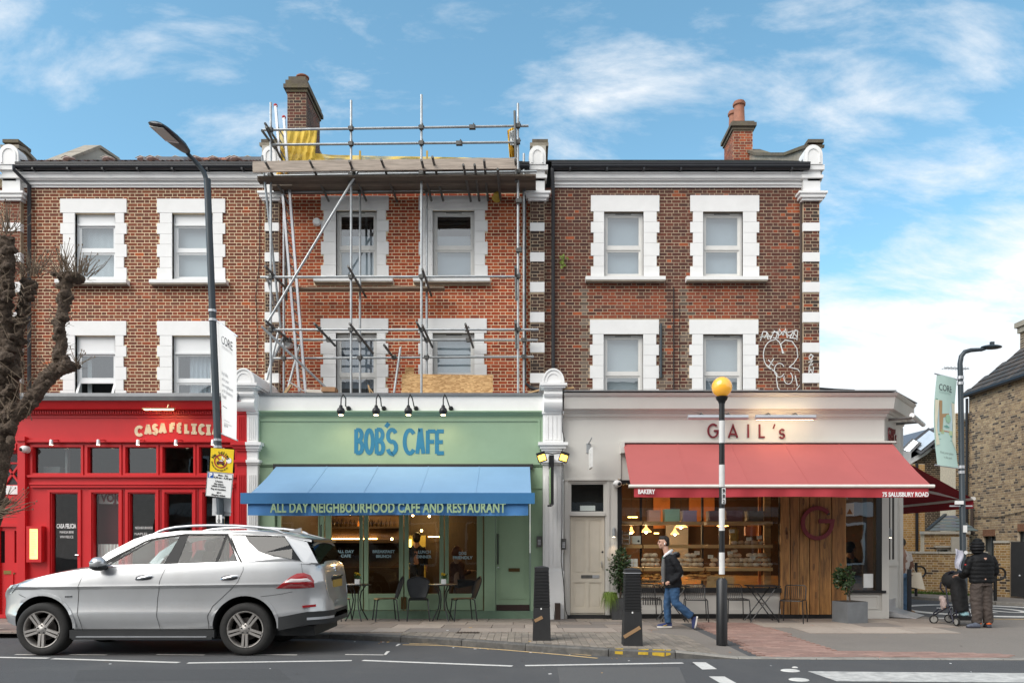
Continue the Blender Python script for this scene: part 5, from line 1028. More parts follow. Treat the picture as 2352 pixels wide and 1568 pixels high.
for xx in (xs(700), xs(1150)): q = MB(M['white']); q.beam((xx, DS-.05, zs(1085)), (xx+.6, 15.4, Z(1115, 15.4)-.1), .05, .06); q.beam((xx+.6, 15.4, Z(1115, 15.4)-.1), (xx, Db+.06, Z(1147, Db)), .045, .055); q.part('folding_arm', aw)
text('valance_lettering', 'ALL DAY NEIGHBOURHOOD CAFE AND RESTAURANT', .255, ((X(622, Db)+X(1162, Db))/2, Db-.035, Z(1176, Db)), mat('valance_letter', (.30, .43, .25), .7), aw, bold=.008, width=X(1162, Db)-X(622, Db), sp=1.05)
rdm = mat('awning_red', (.38, .092, .085), .8, var=.05, sc=2.2); rdv = mat('valance_red', (.40, .035, .045), .8, var=.12, sc=2)
Db = 14.6; xb0, xb1 = X(1449, Db), X(2141, Db)
aw = awning('bakery_awning', 'faded red awning across the front of the cream bakery', rdm, rdv, xs(1431), xs(2046), zs(1021), DS-.1, xb0, xb1, Z(1116, Db), Db, .17, mat('bar_cream', (.72, .68, .62), .45), .065)
q = MB(CR); q.box(xs(1425), xs(2052), DS-.13, DS+.0, zs(1018), zs(1014)); q.box(xs(1424), xs(1432), DS-.2, DS, zs(1042), zs(1017)); q.use(M['dark']).box(xs(1432), xs(2046), DS-.06, DS+.02, zs(1030), zs(1018)); q.part('cassette', aw)
for xx, s in ((xs(1560), 1), (xs(1900), 1)): q = MB(M['white']); q.beam((xx, DS-.05, zs(1040)), (xx+.5*s, 15.5, 2.95), .05, .06); q.beam((xx+.5*s, 15.5, 2.95), (xx, Db+.05, Z(1118, Db)), .045, .055); q.part('folding_arm', aw)
text('valance_lettering', 'BAKERY', .115, (X(1484, Db), Db-.03, Z(1133.5, Db)), M['white'], aw, bold=.004, width=X(1504, Db)-X(1465, Db))
text('valance_lettering', '75 SALUSBURY ROAD', .115, (X(2078, Db), Db-.03, Z(1140, Db)), M['white'], aw, bold=.004, width=X(2131, Db)-X(2025, Db))
# side awning on the flank
drd = mat('awning_dark_red', (.30, .012, .022), .8, var=.06); sx, y0, y1 = 8.72, 17.95, 22.5; zt, zb_ = 3.5, 2.62
aw = T('side_awning', 'dark red awning open over the side street, seen from its end', 'awning', (sx, y0, zt)); q = MB(drd)
q.grid(lambda u, v: (sx+1.6*v, y0+(y1-y0)*u, zt+(zb_-zt)*v), 8, 4); q.part('canopy', aw)
q = MB(drd); q.grid(lambda u, v: (sx+1.61, y0+(y1-y0)*u, zb_-.02-.2*v), 12, 2); q.part('valance', aw)
q = MB(mat('bar_cream', 0)); q.tube([(sx+1.6, y0-.05, zb_), (sx+1.6, y1, zb_)], .04, 10); q.part('front_bar', aw, smooth=True)
q = MB(M['white']); q.beam((sx, y0+.4, zt-.1), (sx+.9, y0+1.2, zb_+.3), .05, .06); q.beam((sx+.9, y0+1.2, zb_+.3), (sx+1.7, y0+.4, zb_), .05, .06); q.part('folding_arm', aw)
q = MB(M['white']); q.box(sx-.1, sx+.16, y0-.05, y0+.12, zt-.08, zt+.2); q.part('cassette', aw)
# ---- shop lamps, cameras, intercoms
for k, px_ in enumerate((118, 226, 317, 404, 489)):
    c = P(px_, 1016, DS-.2); t = T('spotlight', 'small silver spotlight over the red shop windows, '+('leftmost', 'second from left', 'middle one', 'second from right', 'rightmost, behind the street lamp post')[k]+' of the five' if k < 4 else 'small lit silver spotlight beside the street lamp post over the red shop windows', 'spotlight', tuple(c))
    q = MB(M['alu']); q.lathe(tuple(c), [(.03, .06), (.036, .05), (.04, -.05), (.034, -.05)], 12, (.0, .1, 1)); q.part('lamp_body', t, smooth=True); q = MB(emi('spot_lens', (1, .85, .6), 9. if k > 1 else 3.)); q.lathe(tuple(c), [(.034, -.049), (.03, -.053)], 10); q.part('lens', t); q = MB(RD); q.tube([c+V((0, 0, .05)), c+V((.08, .1, .07)), c+V((.1, .2, .03))], .012, 6); q.part('arm', t)
c = P(384, 938, DS-.38); t = T('picture_light', 'slim brass strip lamp above the red restaurant name', 'lamp', tuple(c)); q = MB(mat('lamp_brass', (.55, .42, .25), .35, .8)); q.box(xs(348), xs(420), c.y-.03, c.y+.03, c.z-.02, c.z+.012); q.tube([c, c+V((0, .05, .08)), c+V((0, .3, .08))], .012, 6); q.part('lamp_bar', t); q = MB(emi('strip_red', (1, .62, .3), 14.)); q.box(xs(352), xs(416), c.y-.025, c.y+.025, c.z-.026, c.z-.022); q.part('strip', t)
cable = MB(RD); pts = [(xs(60+5*k), DS-.06-.02*sin(k*.7), zs(1015.5+1.2*sin(k*.9))) for k in range(96)]; cable.tube(pts, .008, 5); cable.thing('light_cable', 'thin red cable drooping between the spotlights on the red shop', 'cable', pts[0])
def cctv(px_, py_, D, lab, s=1):
    c = P(px_, py_, D); t = T('security_camera', lab, 'camera', tuple(c)); q = MB(M['white']); q.ball(c, .085, (1.1*s, 1, .85), 14, 10); q.lathe(tuple(c), [(.075, .02), (.075, .16)], 14, (0, 1, 0)); q.part('housing', t, smooth=True); q = MB(M['black']); q.ball(c+V((-.03*s, -.06, -.01)), .04); q.part('lens', t, smooth=True)
cctv(56, 1031, DS-.12, 'white dome security camera at the left end of the red shop'); cctv(1418, 1110, DS-.15, 'white dome security camera above the cream front door', -1)
for k, px_ in enumerate((787, 868, 942, 1022)):
    ln = ('leftmost of the four swan-neck lamps over the green cafe sign', 'second swan-neck lamp from the left over the green cafe sign', 'third swan-neck lamp from the left over the green cafe sign', 'rightmost of the four swan-neck lamps over the green cafe sign')[k]
    t = T('swan_neck_lamp', 'black '+ln, 'lamp', tuple(P(px_, 930, DS))); Dq = 15.9; sx_ = (-5, -4, -2, 0)[k]; o_ = px_+8-k*1.5
    c = P(px_-4, 944, Dq); q = MB(M['black']); q.ball(c, .085); q.lathe(tuple(c), [(.04, .06), (.035, .11), (.015, .13)], 10); q.part('globe_shade', t, smooth=True)
    q = MB(M['black']); a = P(px_+14, 938, DS-.03); q.tube([c+V((0, 0, .1)), c+V((0, .02, .26)), c+V((.02, .10, .36)), c+V((.05, .22, .30)), V((a.x-.02, a.y-.2, a.z+.02)), a], .013, 7); q.lathe(tuple(a), [(.05, -.02), (.05, .03), (.03, .05)], 12, (0, -1, 0)); q.part('arm', t, smooth=True)
    q = MB(emi('lamp_inner', (1, .62, .3), 12.)); q.lathe(tuple(c), [(.05, -.078), (.02, -.09)], 10); q.part('bulb', t)
    l = bpy.data.lights.new('swan_lamp', 'SPOT'); l.energy = 3.2; l.color = (1, .75, .42); l.spot_size = 2.4; l.spot_blend = .8; l.shadow_soft_size = .05; o = bpy.data.objects.new('swan_lamp', l); C.objects.link(o); o.location = c-V((0, 0, .12)); o.rotation_euler = (.45, 0, 0)
for k, (a, c_, lab, on) in enumerate(((1580, 1718, 'long silver trough light behind the striped pole above the bakery name, unlit', 0), (1735, 1873, 'long silver trough light glowing above the last letters of the bakery name', 1))):
    Dq = DS-.5; t = T('trough_light', lab, 'lamp', (xs(a), Dq, zs(958))); za = Z(958, Dq); q = MB(M['alu']); q.tube([(X(a, Dq), Dq, za), (X(c_, Dq), Dq, za)], .05, 14); q.part('tube_housing', t, smooth=True)
    for f_ in (.25, .7): q = MB(M['steeld']); x = X(a+(c_-a)*f_, Dq); q.tube([(x, Dq, za+.04), (x, Dq+.12, za+.1), (x, DS-.08, za+.1)], .018, 6); q.part('bracket', t)
    if on:
        q = MB(emi('trough_lit', (1, .76, .44), 7.)); q.box(X(a+4, Dq), X(c_-4, Dq), Dq+.02, Dq+.05, za-.046, za-.03); q.box(X(a+8, Dq), X(c_-8, Dq), Dq+.03, Dq+.05, za+.035, za+.045); q.part('tube', t)
        for f_ in (.1, .5, .9):
            l = bpy.data.lights.new('trough_lamp', 'POINT'); l.energy = .3; l.color = (1, .78, .48); l.shadow_soft_size = .04; o = bpy.data.objects.new('trough_lamp', l); C.objects.link(o); o.location = (X(a+(c_-a)*f_, Dq), Dq+.16, za-.03)
t = T('trough_light', 'silver tube light projecting from the splayed corner over the side name', 'lamp', tuple(A0+sd_*.3+V((0, 0, zs(958))))); a = A0+sd_*.15+sn_*.5+V((0, 0, zs(962))); c = a+sd_*1.2; q = MB(M['white']); q.tube([a+V((0, 0, .05)), c+V((0, 0, .0))], .05, 12); q.part('tube_housing', t, smooth=True); q = MB(M['steeld']); q.tube([a, a-sn_*.45], .03, 6); q.tube([a.lerp(c, .6), a.lerp(c, .6)-sn_*.45], .03, 6); q.part('bracket', t)
for px_, py_, lab in ((1410, 1222, 'small steel up-down wall light right of the cream front door'), (2034, 1224, 'small wall light on the splayed corner of the bakery')):
    c = P(px_, py_, DS-.1) if px_ < 2000 else A0+sd_*.08+sn_*.1+V((0, 0, zs(1224))); t = T('wall_light', lab, 'lamp', tuple(c)); q = MB(M['steel']); q.lathe(tuple(c), [(.035, -.09), (.035, .07)], 12); q.tube([c+V((0, 0, .09)), c+V((.02, .1, .09))], .02, 6); q.part('lamp_body', t, smooth=True); q = MB(emi('spot_lens', 0, 0)); q.lathe(tuple(c), [(.03, -.092), (.02, -.1)], 10); q.part('lens', t)
    l = bpy.data.lights.new('wall_lamp', 'SPOT'); l.energy = 2.2; l.color = (1, .7, .4); l.spot_size = 1.2; l.spot_blend = .7; l.shadow_soft_size = .03; o = bpy.data.objects.new('wall_lamp', l); C.objects.link(o); o.location = c-V((0, 0, .11))
for px_, y0_, y1_, lab in ((1238.5, 1232, 1254, 'grey door-entry panel on the green cafe frame'), (1294.5, 1238, 1260, 'grey door-entry panel with buttons left of the cream front door')):
    c = P(px_, (y0_+y1_)/2, DS-.06 if px_ < 1290 else DS-.16); t = T('entry_phone', lab, 'intercom', tuple(c)); q = MB(M['steeld']); h = .115; q.box(c.x-.055, c.x+.055, c.y-.02, c.y+.03, c.z-h, c.z+h); q.part('panel', t); q = MB(M['alu'])
    for k in range(4): q.box(c.x-.03, c.x+.03, c.y-.026, c.y-.02, c.z+.02-.03*k, c.z+.04-.03*k)
    q.part('buttons', t)
c = P(87, 1248, DS-.1); t = T('menu_box', 'red wall-mounted menu case with a glowing yellow menu', 'menu case', tuple(c)); q = MB(RD); wall_holes(q, xs(70), xs(104), zs(1290), zs(1208), DS-.14, DS-.0, [(xs(76), xs(96), zs(1283), zs(1214))]); q.part('case', t); q = MB(emi('menu_glow', (1, .66, .24), .55)); q.box(xs(76), xs(96), DS-.12, DS-.1, zs(1283), zs(1214)); q.part('menu', t); q = MB(mat('menu_print', (.6, .4, .25), .8))
for k in range(14): q.box(xs(80), xs(80+ru(6, 12)), DS-.124, DS-.121, zs(1222+4*k), zs(1221+4*k))
q.part('menu_print', t)
# hanging signs and floodlights on the pilaster
t = T('hanging_sign', 'narrow projecting sign with a pair of amber floodlights on the white pilaster', 'sign', tuple(P(1268, 1060, 16.2))); q = MB(M['black']); a = P(1267, 1060, 15.9); e = P(1267, 1160, 15.9); q.box(a.x-.03, a.x+.03, 15.55, 16.2, e.z, a.z-.12); q.part('sign_board', t); q = MB(mat('green_edge', (.25, .38, .2), .6)); q.box(a.x-.042, a.x-.03, 15.56, 16.19, e.z+.03, a.z-.15); q.part('sign_face', t)
q = MB(M['black']); q.tube([P(1240, 1044, 15.9), P(1255, 1040, 15.95), P(1268, 1042, 16.0), P(1283, 1040, 15.95), P(1298, 1044, 15.9)], .014, 6); q.box(a.x-.05, a.x+.05, 15.9, 16.35, a.z-.1, a.z+.14); q.tube([(a.x, 16.05, e.z), (a.x-.08, 16.05, e.z)], .02, 6); q.part('bracket', t)
for s, px_ in ((-1, 1244), (1, 1295)):
    c = P(px_, 1049, 15.85); u = V((.95, 0, -.3*s)); q = MB(M['black']); q.beam(c-u*.09, c+u*.09, .06, .2, (.3*s, 0, .95)); q.part('floodlight', t); q = MB(emi('flood_amber', (1, .52, .06), 2.2)); n_ = V((0, -.034, 0)); w_ = V((.3*s, 0, .95)); q.face([c+n_-u*.07-w_*.08, c+n_+u*.07-w_*.08, c+n_+u*.07+w_*.04, c+n_-u*.07+w_*.04]); q.part('lamp_glass', t)
t = T('hanging_bracket', 'blank white edge-on projecting sign on the cream wall left of the red awning', 'sign', tuple(P(1358, 1020, DS))); c = P(1357, 1042, DS-.5); q = MB(M['wframe']); q.box(c.x-.02, c.x+.02, DS-.75, DS-.25, Z(1075, DS-.5), Z(1030, DS-.5)); q.part('sign_board', t); q = MB(M['steel']); q.tube([(c.x, DS, zs(1018)), (c.x, DS-.75, zs(1016))], .014, 6); q.box(c.x-.05, c.x+.03, DS-.03, DS, zs(1040), zs(1018)); q.part('bracket', t)
b = MB(M['slate']); b.col = S(50, 52, 56); b.face([(6.9, 18.6, Z(888, 18.6)), (8.0, 18.6, Z(882, 18.6)-.15), (8.0, 20, 5.2), (6.9, 20, 5.4)]); b.face([(6.8, 18.62, ZB-.1), (7.9, 18.62, ZB-.1), (7.9, 18.62, Z(884, 18.6)-.1), (6.8, 18.62, Z(889, 18.6))]); b.part('rear_lean_to', HC, col=True)
# ---------------------------------------------------------------- scaffolding
SCF = T('scaffolding', 'galvanised tube scaffolding with timber boards in front of the orange-red brick house', 'scaffolding', (X(900, 17), 17.0, ZB))
D1, D2 = 16.9, 17.65; st, sk = M['steel'], M['steeld']
def tb(a, c, m=st, r=.0265, name='tube'): q = MB(m); q.tube([a, c], r, 8); q.use(M['black']).lathe(a, [(r*.8, -.001), (r*.7, -.002)], 8, (V(a)-V(c))); return q.part(name, SCF, smooth=True)
def cp(p, big=1.): 
    q = MB(M['steeld']); p = V(p); q.box(p.x-.045*big, p.x+.045*big, p.y-.05, p.y+.03, p.z-.04, p.z+.04); q.tube([p+V((.03, -.06, -.05)), p+V((.03, -.06, .06))], .014, 6); q.tube([p+V((-.06, -.03, .02)), p+V((.06, -.03, .02))], .016, 6); return q.part('coupler', SCF)
zr = ZB+.02
for px_, t in ((622, 236), (806.5, 231), (968, 218), (1190, 238)): tb((X(px_, D1), D1, zr), P(px_+(-.5 if px_ > 1000 else 0), t, D1))
for px_, t in ((652, 440), (827, 440), (980, 440), (1203, 353)): tb((X(px_, D2), D2, zr), P(px_, t, D2))
tb(P(1186, 420, D1-.12), P(1182, 255, D1-.12), sk); tb(P(1186, 690, D1-.1), P(1184, 610, D1-.1), sk); tb(P(1186, 800, D1-.1), P(1184, 735, D1-.1), sk)
FL = [((604, 299), (1214, 289.5), D1-.05), ((627, 333), (1187, 327), D1-.05), ((591, 405), (1233, 394), D1-.05), ((598, 636.5), (1189, 635), D1-.05), ((617, 757), (1237, 757), D1-.05)]
BL = [((620, 442), (1230, 433), D2-.05), ((636, 780), (1235, 781), D2-.05), ((624, 823), (1226, 819), D2-.05)]
for a, c, D in FL+BL: tb(P(*a, D), P(*c, D))
for a, c, D in FL:
    for px_ in (622, 806.5, 968, 1190):
        if a[0]-4 < px_ < c[0]+4: t = (px_-a[0])/(c[0]-a[0]); cp(P(px_, a[1]+(c[1]-a[1])*t, D))
for a, c, D in BL:
    for px_ in (652, 827, 980, 1203):
        t = (px_-a[0])/(c[0]-a[0]); cp(P(px_, a[1]+(c[1]-a[1])*t, D))
for px_, py_ in ((1085, 293), (1055, 330), (808, 420), (1192, 462), (1192, 575)): cp(P(px_, py_, D1-.05), 1.5)
TR = [((609, 371), (662, 468)), ((602, 300), (634, 345)), ((711, 369), (755, 462)), ((802, 370), (841, 461)), ((875, 366), (912, 463)), ((968, 368), (991, 461)), ((993, 360), (1018, 461)), ((1064, 378), (1081, 462)), ((1090, 378), (1101, 461)), ((1112, 368), (1121, 461)), ((1143, 388), (1150, 461)), ((1184, 367), (1187, 425))]
for a, c in TR: tb(P(*a, 16.25), P(*c, 17.82), sk)
for a, c in (((611, 292), (655, 385)), ((609, 284), (640, 330)), ((609, 611), (662, 668)), ((799, 611), (841, 683)), ((970, 618), (991, 680)), ((1184, 613), (1187, 683))): tb(P(*a, 16.4), P(*c, 17.8), sk)
for a, c in (((609, 736), (671, 787)), ((722, 743), (770, 794)), ((803, 743), (857, 811)), ((957, 740), (980, 785)), ((970, 747), (993, 797)), ((1069, 744), (1087, 798)), ((1184, 740), (1187, 800)), ((882, 792), (905, 823))): tb(P(*a, 16.4), P(*c, 17.8), sk); 
for px_, py_ in ((733, 757), (1073, 757), (755, 781), (1076, 781), (905, 821), (664, 781)): cp(P(px_, py_, 17.0 if py_ == 757 else D2-.07))
tb(P(823, 393, 16.7), P(612, 744, 16.75)); tb(P(600, 749, 16.75), P(752, 893, 17.3)); tb(P(602, 357, 16.7), P(645, 752, 17.5)); tb(P(642, 752, 17.5), P(613, 872, 17.3)); tb(P(688, 792, 17.6), P(659, 900, 17.2)); tb(P(920, 797, 17.5), P(905, 902, 17.3)); tb(P(655, 765, 17.5), P(617, 850, 17.7)); tb(P(658, 520, 17.7), P(658, 690, 17.7), sk)
tb(P(614, 636, 16.7), P(630, 700, 17.5)); 
# platform boards, toe boards, lower board
zt0 = Z(399, 16.55); zt1 = Z(441, 17.85)
for k in range(6):
    y = 16.62+.205*k; z_ = zt0+(zt1-zt0)*k/5.6; q = MB(mat('board_%d' % (k % 3), ((.13, .10, .075), (.095, .075, .058), (.16, .125, .095))[k % 3], .85, var=.4, sc=3, stretch=(1, 8, 14), dirt=.6, dcol=(.07, .055, .045), dsc=2)); xa = X(591 if k < 2 else (668 if k == 2 else 624), y); xb = X(1231, y)
    q.hexa([(xa, y, z_-.05), (xb, y, z_-.05+.04), (xb, y+.178, z_-.055+.04), (xa, y+.178, z_-.055), (xa, y, z_-.012), (xb, y, z_-.012+.04), (xb, y+.178, z_-.017+.04), (xa, y+.178, z_-.017)]); q.part('scaffold_board', SCF)
for a, c, D in (((581, 384), (806, 380), 16.5), ((800, 380.5), (1188, 376), 16.53)):
    q = MB(M['boardg']); A, B = P(*a, D), P(*c, D); q.beam(A, B, .042, .225, (0, 0, 1)); q.part('toe_board', SCF)
q = MB(M['boardg']); A, B = P(640, 384, 17.3), P(700, 384, 17.3); q.beam(A, B, .04, .2, (0, 0, 1)); q.part('toe_board', SCF)
q = MB(M['board']); A, B = P(660, 665, 17.55), P(1021, 663, 17.55); q.beam(A, B, .22, .04, (0, 0, 1)); q.part('scaffold_board', SCF)
# ladder
ld = T('ladder', 'aluminium ladder lashed inside the left bay of the scaffolding', 'ladder', tuple(P(690, 900, 17.3)))
def lp(px_, py_): return P(px_, py_, 17.35+(900-py_)/660*.12)
S1, S2 = ((633, 243), (688, 900)), ((652, 270), (702, 900))
for a, c in (S1, S2): q = MB(M['alu']); q.beam(lp(*a), lp(*c), .05, .07, (0, 1, 0)); q.part('stile', ld); q = MB(mat('red_cap', (.4, .02, .02), .6)); q.ball(lp(*a), .045); q.part('end_cap', ld)
for k in range(23): t = .07+.92*k/23; a = lp(S1[0][0]+(S1[1][0]-S1[0][0])*t, S1[0][1]+(S1[1][1]-S1[0][1])*t); c = lp(S2[0][0]+(S2[1][0]-S2[0][0])*t, S2[0][1]+(S2[1][1]-S2[0][1])*t+8); q = MB(M['steeld']); q.tube([a, c], .017, 6); q.part('rung', ld)
# yellow debris netting
def net(name, col):
    m = bpy.data.materials.new(name); m.use_nodes = True; n = m.node_tree.nodes; l = m.node_tree.links; b = n['Principled BSDF']; b.inputs['Base Color'].default_value = (*col, 1); b.inputs['Roughness'].default_value = .75
    o = n['Material Output']; t = n.new('ShaderNodeBsdfTransparent'); tr = n.new('ShaderNodeBsdfTranslucent'); tr.inputs[0].default_value = (*col, 1); m1 = n.new('ShaderNodeMixShader'); m1.inputs[0].default_value = .35; l.new(b.outputs[0], m1.inputs[1]); l.new(tr.outputs[0], m1.inputs[2])
    tc = n.new('ShaderNodeTexCoord'); nz = n.new('ShaderNodeTexNoise'); nz.inputs['Scale'].default_value = 2.6; nz.inputs['Detail'].default_value = 6; l.new(tc.outputs['Object'], nz.inputs['Vector']); mr = n.new('ShaderNodeMapRange'); mr.inputs[1].default_value = .36; mr.inputs[2].default_value = .62; mr.inputs[3].default_value = .62; mr.inputs[4].default_value = .95; l.new(nz.outputs[0], mr.inputs[0])
    x = n.new('ShaderNodeMixShader'); l.new(mr.outputs[0], x.inputs[0]); l.new(t.outputs[0], x.inputs[1]); l.new(m1.outputs[0], x.inputs[2]); l.new(x.outputs[0], o.inputs[0]); return m
ny = net('debris_net', (.95, .66, .10)); q = MB(ny)
def drape(poly_top, poly_bot, D, wob, nu=40, nv=10, seed=0.):
    def ip(pl, t):
        for (a, b1), (c, d) in zip(pl, pl[1:]):
            if t <= c: return b1[0]+(d[0]-b1[0])*(t-a)/(c-a), b1[1]+(d[1]-b1[1])*(t-a)/(c-a)
        return pl[-1][1]
    def f(u, v):
        a, c = ip(poly_top, u), ip(poly_bot, u); p, w_ = a[0]+(c[0]-a[0])*v, a[1]+(c[1]-a[1])*v; k = noise.noise(V((u*7+seed, v*3, seed))); return P(p+k*3*wob*10*v*(1-v), w_+k*wob*12, D+wob*sin(u*37+v*3)+k*wob*2)
    q.grid(f, nu, nv)
drape([(0, (641, 300)), (.5, (690, 302)), (1, (729, 298))], [(0, (628, 372)), (.5, (676, 372)), (1, (722, 370))], 18.2, .022, 40, 14); drape([(0, (640, 330)), (1, (722, 338))], [(0, (632, 374)), (1, (724, 372))], 17.7, .03, 30, 8, 3.)
drape([(0, (722, 352)), (.12, (760, 356)), (.4, (900, 359)), (1, (1190, 364))], [(0, (722, 375)), (1, (1190, 374))], 17.9, .05, 90, 5, 7.)
drape([(0, (640, 372)), (.5, (652, 405)), (1, (661, 380))], [(0, (630, 425)), (.5, (642, 418)), (1, (660, 405))], 17.4, .06, 12, 6, 9.)
q.thing('debris_netting', 'torn yellow debris netting over the chimney base and along the roof behind the scaffold', 'netting', tuple(P(900, 370, 18)), smooth=True)
q = MB(mat('net_bright', (.85, .56, .07), .7, var=.15)); drape([(0, (1165, 300)), (.5, (1176, 293)), (1, (1186, 296))], [(0, (1170, 362)), (.5, (1178, 362)), (1, (1187, 360))], 17.1, .06, 16, 10, 4.); q.use(M['blindw']); drape([(0, (1170, 302)), (1, (1180, 298))], [(0, (1172, 334)), (1, (1183, 334))], 17.0, .04, 10, 6, 5.)
q.thing('net_bundle', 'gathered yellow and white netting tied to the right-hand scaffold upright', 'netting', tuple(P(1176, 360, 17.1)), smooth=True)
for px_ in (827, 981): q = MB(mat('yellow_strap', (.5, .33, .05), .7)); q.box(X(px_-2, 17.8), X(px_+2, 17.8), 17.78, 17.82, Z(372, 17.8), Z(347, 17.8)); q.part('strap', SCF)
q = MB(mat('yellow_strap', 0)); q.ball(P(1141, 453, 17.75), .1, (1, .6, 1.2), 8, 6, .5, 3); q.part('netting_scrap', SCF)
# boards and offcuts on the flat roof
def osb():
    m = bpy.data.materials.new('osb'); m.use_nodes = True; n = m.node_tree.nodes; l = m.node_tree.links; b = n['Principled BSDF']; b.inputs['Roughness'].default_value = .8
    tc = n.new('ShaderNodeTexCoord'); mp = n.new('ShaderNodeMapping'); mp.inputs['Scale'].default_value = (1, 1, 2.2); mp.inputs['Rotation'].default_value = (0, .5, 0); l.new(tc.outputs['Object'], mp.inputs[0]); v = n.new('ShaderNodeTexVoronoi'); v.inputs['Scale'].default_value = 16; l.new(mp.outputs[0], v.inputs['Vector']); r = n.new('ShaderNodeValToRGB'); r.color_ramp.elements[0].color = (.36, .19, .07, 1); r.color_ramp.elements[1].color = (.66, .42, .19, 1); s = n.new('ShaderNodeSeparateColor'); l.new(v.outputs['Color'], s.inputs[0]); l.new(s.outputs[0], r.inputs[0]); l.new(r.outputs[0], b.inputs['Base Color']); return m
om = osb(); A, B = P(922, 905, 17.35), P(1132, 905, 17.35); q = MB(om); q.hexa([A, B, B+V((0, .02, 0)), A+V((0, .02, 0)), P(923, 858, 17.55), P(1132, 861, 17.55), P(1132, 861, 17.57), P(923, 858, 17.57)]); q.thing('osb_sheet', 'pale strand board sheet standing on the flat roof below the right-hand lower window', 'board', tuple(A))
q = MB(om); A, B = P(930, 905, 17.62), P(951, 905, 17.62); q.hexa([A, B, B+V((0, .02, 0)), A+V((0, .02, 0)), P(930, 843, 17.75), P(951, 843, 17.75), P(951, 843, 17.77), P(930, 843, 17.77)]); q.thing('osb_offcut', 'narrow strand board offcut standing behind the big sheet', 'board', tuple(A))
tm = mat('timber_new', (.50, .33, .17), .8, var=.25, sc=6); tg = mat('timber_grey', (.42, .40, .38), .8, var=.2)
for lab, a, c, w_, h_, D, m in (('long pale offcut leaning by the foot of the ladder', (662, 875), (705, 902), .16, .03, 17.1, tg), ('short orange timber offcut at the left of the flat roof', (655, 903), (668, 884), .07, .05, 16.9, tm), ('flat white board lying on the green cafe roof edge', (705, 898), (752, 900), .12, .07, 17.2, mat('timber_white', (.6, .55, .48), .8)), ('small pallet of brown timber on the green cafe roof edge', (742, 896), (773, 897), .3, .1, 16.95, mat('timber_brown', (.34, .19, .10), .8, var=.3)), ('thin timber sticking up before the left lower window', (850, 902), (846, 884), .03, .03, 16.95, tm), ('thin offcut sticking up beside the left lower window', (858, 903), (846, 888), .04, .02, 16.9, tm), ('pale board lying at the right end of the green cafe roof', (1212, 903), (1247, 894), .1, .03, 16.8, tm), ('thin timber poking out behind the right console hood', (1293, 893), (1318, 890), .05, .04, 16.3, tm)):
    q = MB(m); q.beam(P(*a, D), P(*c, D), w_, h_); q.thing('timber_offcut', lab, 'timber', tuple(P(*a, D)))
# ---------------------------------------------------------------- street furniture
LG = M['lampgrey']
# left street lamp
D = 13.35; base = V((X(517, D), D, gz(X(517, D), D))); t = T('street_lamp', 'tall leaning grey street lamp beside the silver car, with signs and a white banner', 'street lamp', tuple(base))
top = P(476, 412, D); q = MB(LG); mid = base.lerp(top, .60); q.tube([base, base+(top-base)*.16, base+(top-base)*.17, mid, mid+(top-mid)*.02, top], [.085, .085, .062, .060, .058, .056], 14); q.part('post', t, smooth=True)
q = MB(LG); h0 = P(430, 352, D-.1); q.tube([top-V((0, 0, .05)), P(468, 395, D), P(446, 368, D-.05), h0], [.04, .04, .037, .033], 10); q.part('arm', t, smooth=True)
q = MB(LG); tip = P(354, 282, D-.9); ax = (tip-h0).normalized(); sd2 = V((.35, 0, -.1)); sd2 = (sd2-ax*sd2.dot(ax)).normalized(); up2 = sd2.cross(ax); up2 = up2 if up2.z > 0 else -up2; Ln = (tip-h0).length
sec = [(0, .05, .05), (.06, .10, .07), (.3, .17, .09), (.6, .20, .075), (.85, .185, .06), (.97, .14, .045), (1., .08, .02)]; i0 = len(q.v); n = 14
for s, w_, h_ in sec:
    for j in range(n): a = 2*pi*j/n; q.v.append(h0+ax*Ln*s+sd2*w_*cos(a)+up2*h_*(sin(a) if sin(a) > 0 else .35*sin(a)))
for i in range(len(sec)-1):
    for j in range(n): a, b = i0+i*n+j, i0+i*n+(j+1) % n; q.idx((a, b, b+n, a+n))
q.idx([i0+j for j in range(n)]); q.idx([i0+(len(sec)-1)*n+j for j in range(n)]); q.part('lamp_head', t, smooth=True)
q = MB(mat('lamp_lens', (.34, .32, .29), .3)); c = h0+ax*Ln*.72-up2*.032; q.beam(c-ax*Ln*.22, c+ax*Ln*.2, .27, .012, up2); q.part('lens', t); q = MB(M['alu']); c = h0+ax*Ln*.47-up2*.036; q.beam(c-ax*.02, c+ax*.02, .26, .012, up2); q.part('lens_clip', t)
def onp(py_): s = (py_-412)/(1455-412); return V((top.x+(base.x-top.x)*s, D, Z(py_, D)))
q = MB(M['alu'])
for py_ in (714, 735, 1010, 1026, 1188): p = onp(py_); q.lathe(tuple(p), [(.064, -.02), (.068, -.02), (.068, .02), (.064, .02)], 14)
q.part('clamp_band', t); q = MB(M['white']); p = onp(1191); q.box(p.x-.05, p.x+.05, D-.072, D-.064, Z(1201, D), Z(1182, D)); q.part('number_plate', t)
text('number_plate_print', '1', .085, (p.x, D-.074, Z(1190.5, D)), M['black'], t, bold=.002); text('number_plate_print', '0', .085, (p.x, D-.074, Z(1199.5, D)), M['black'], t, bold=.002)
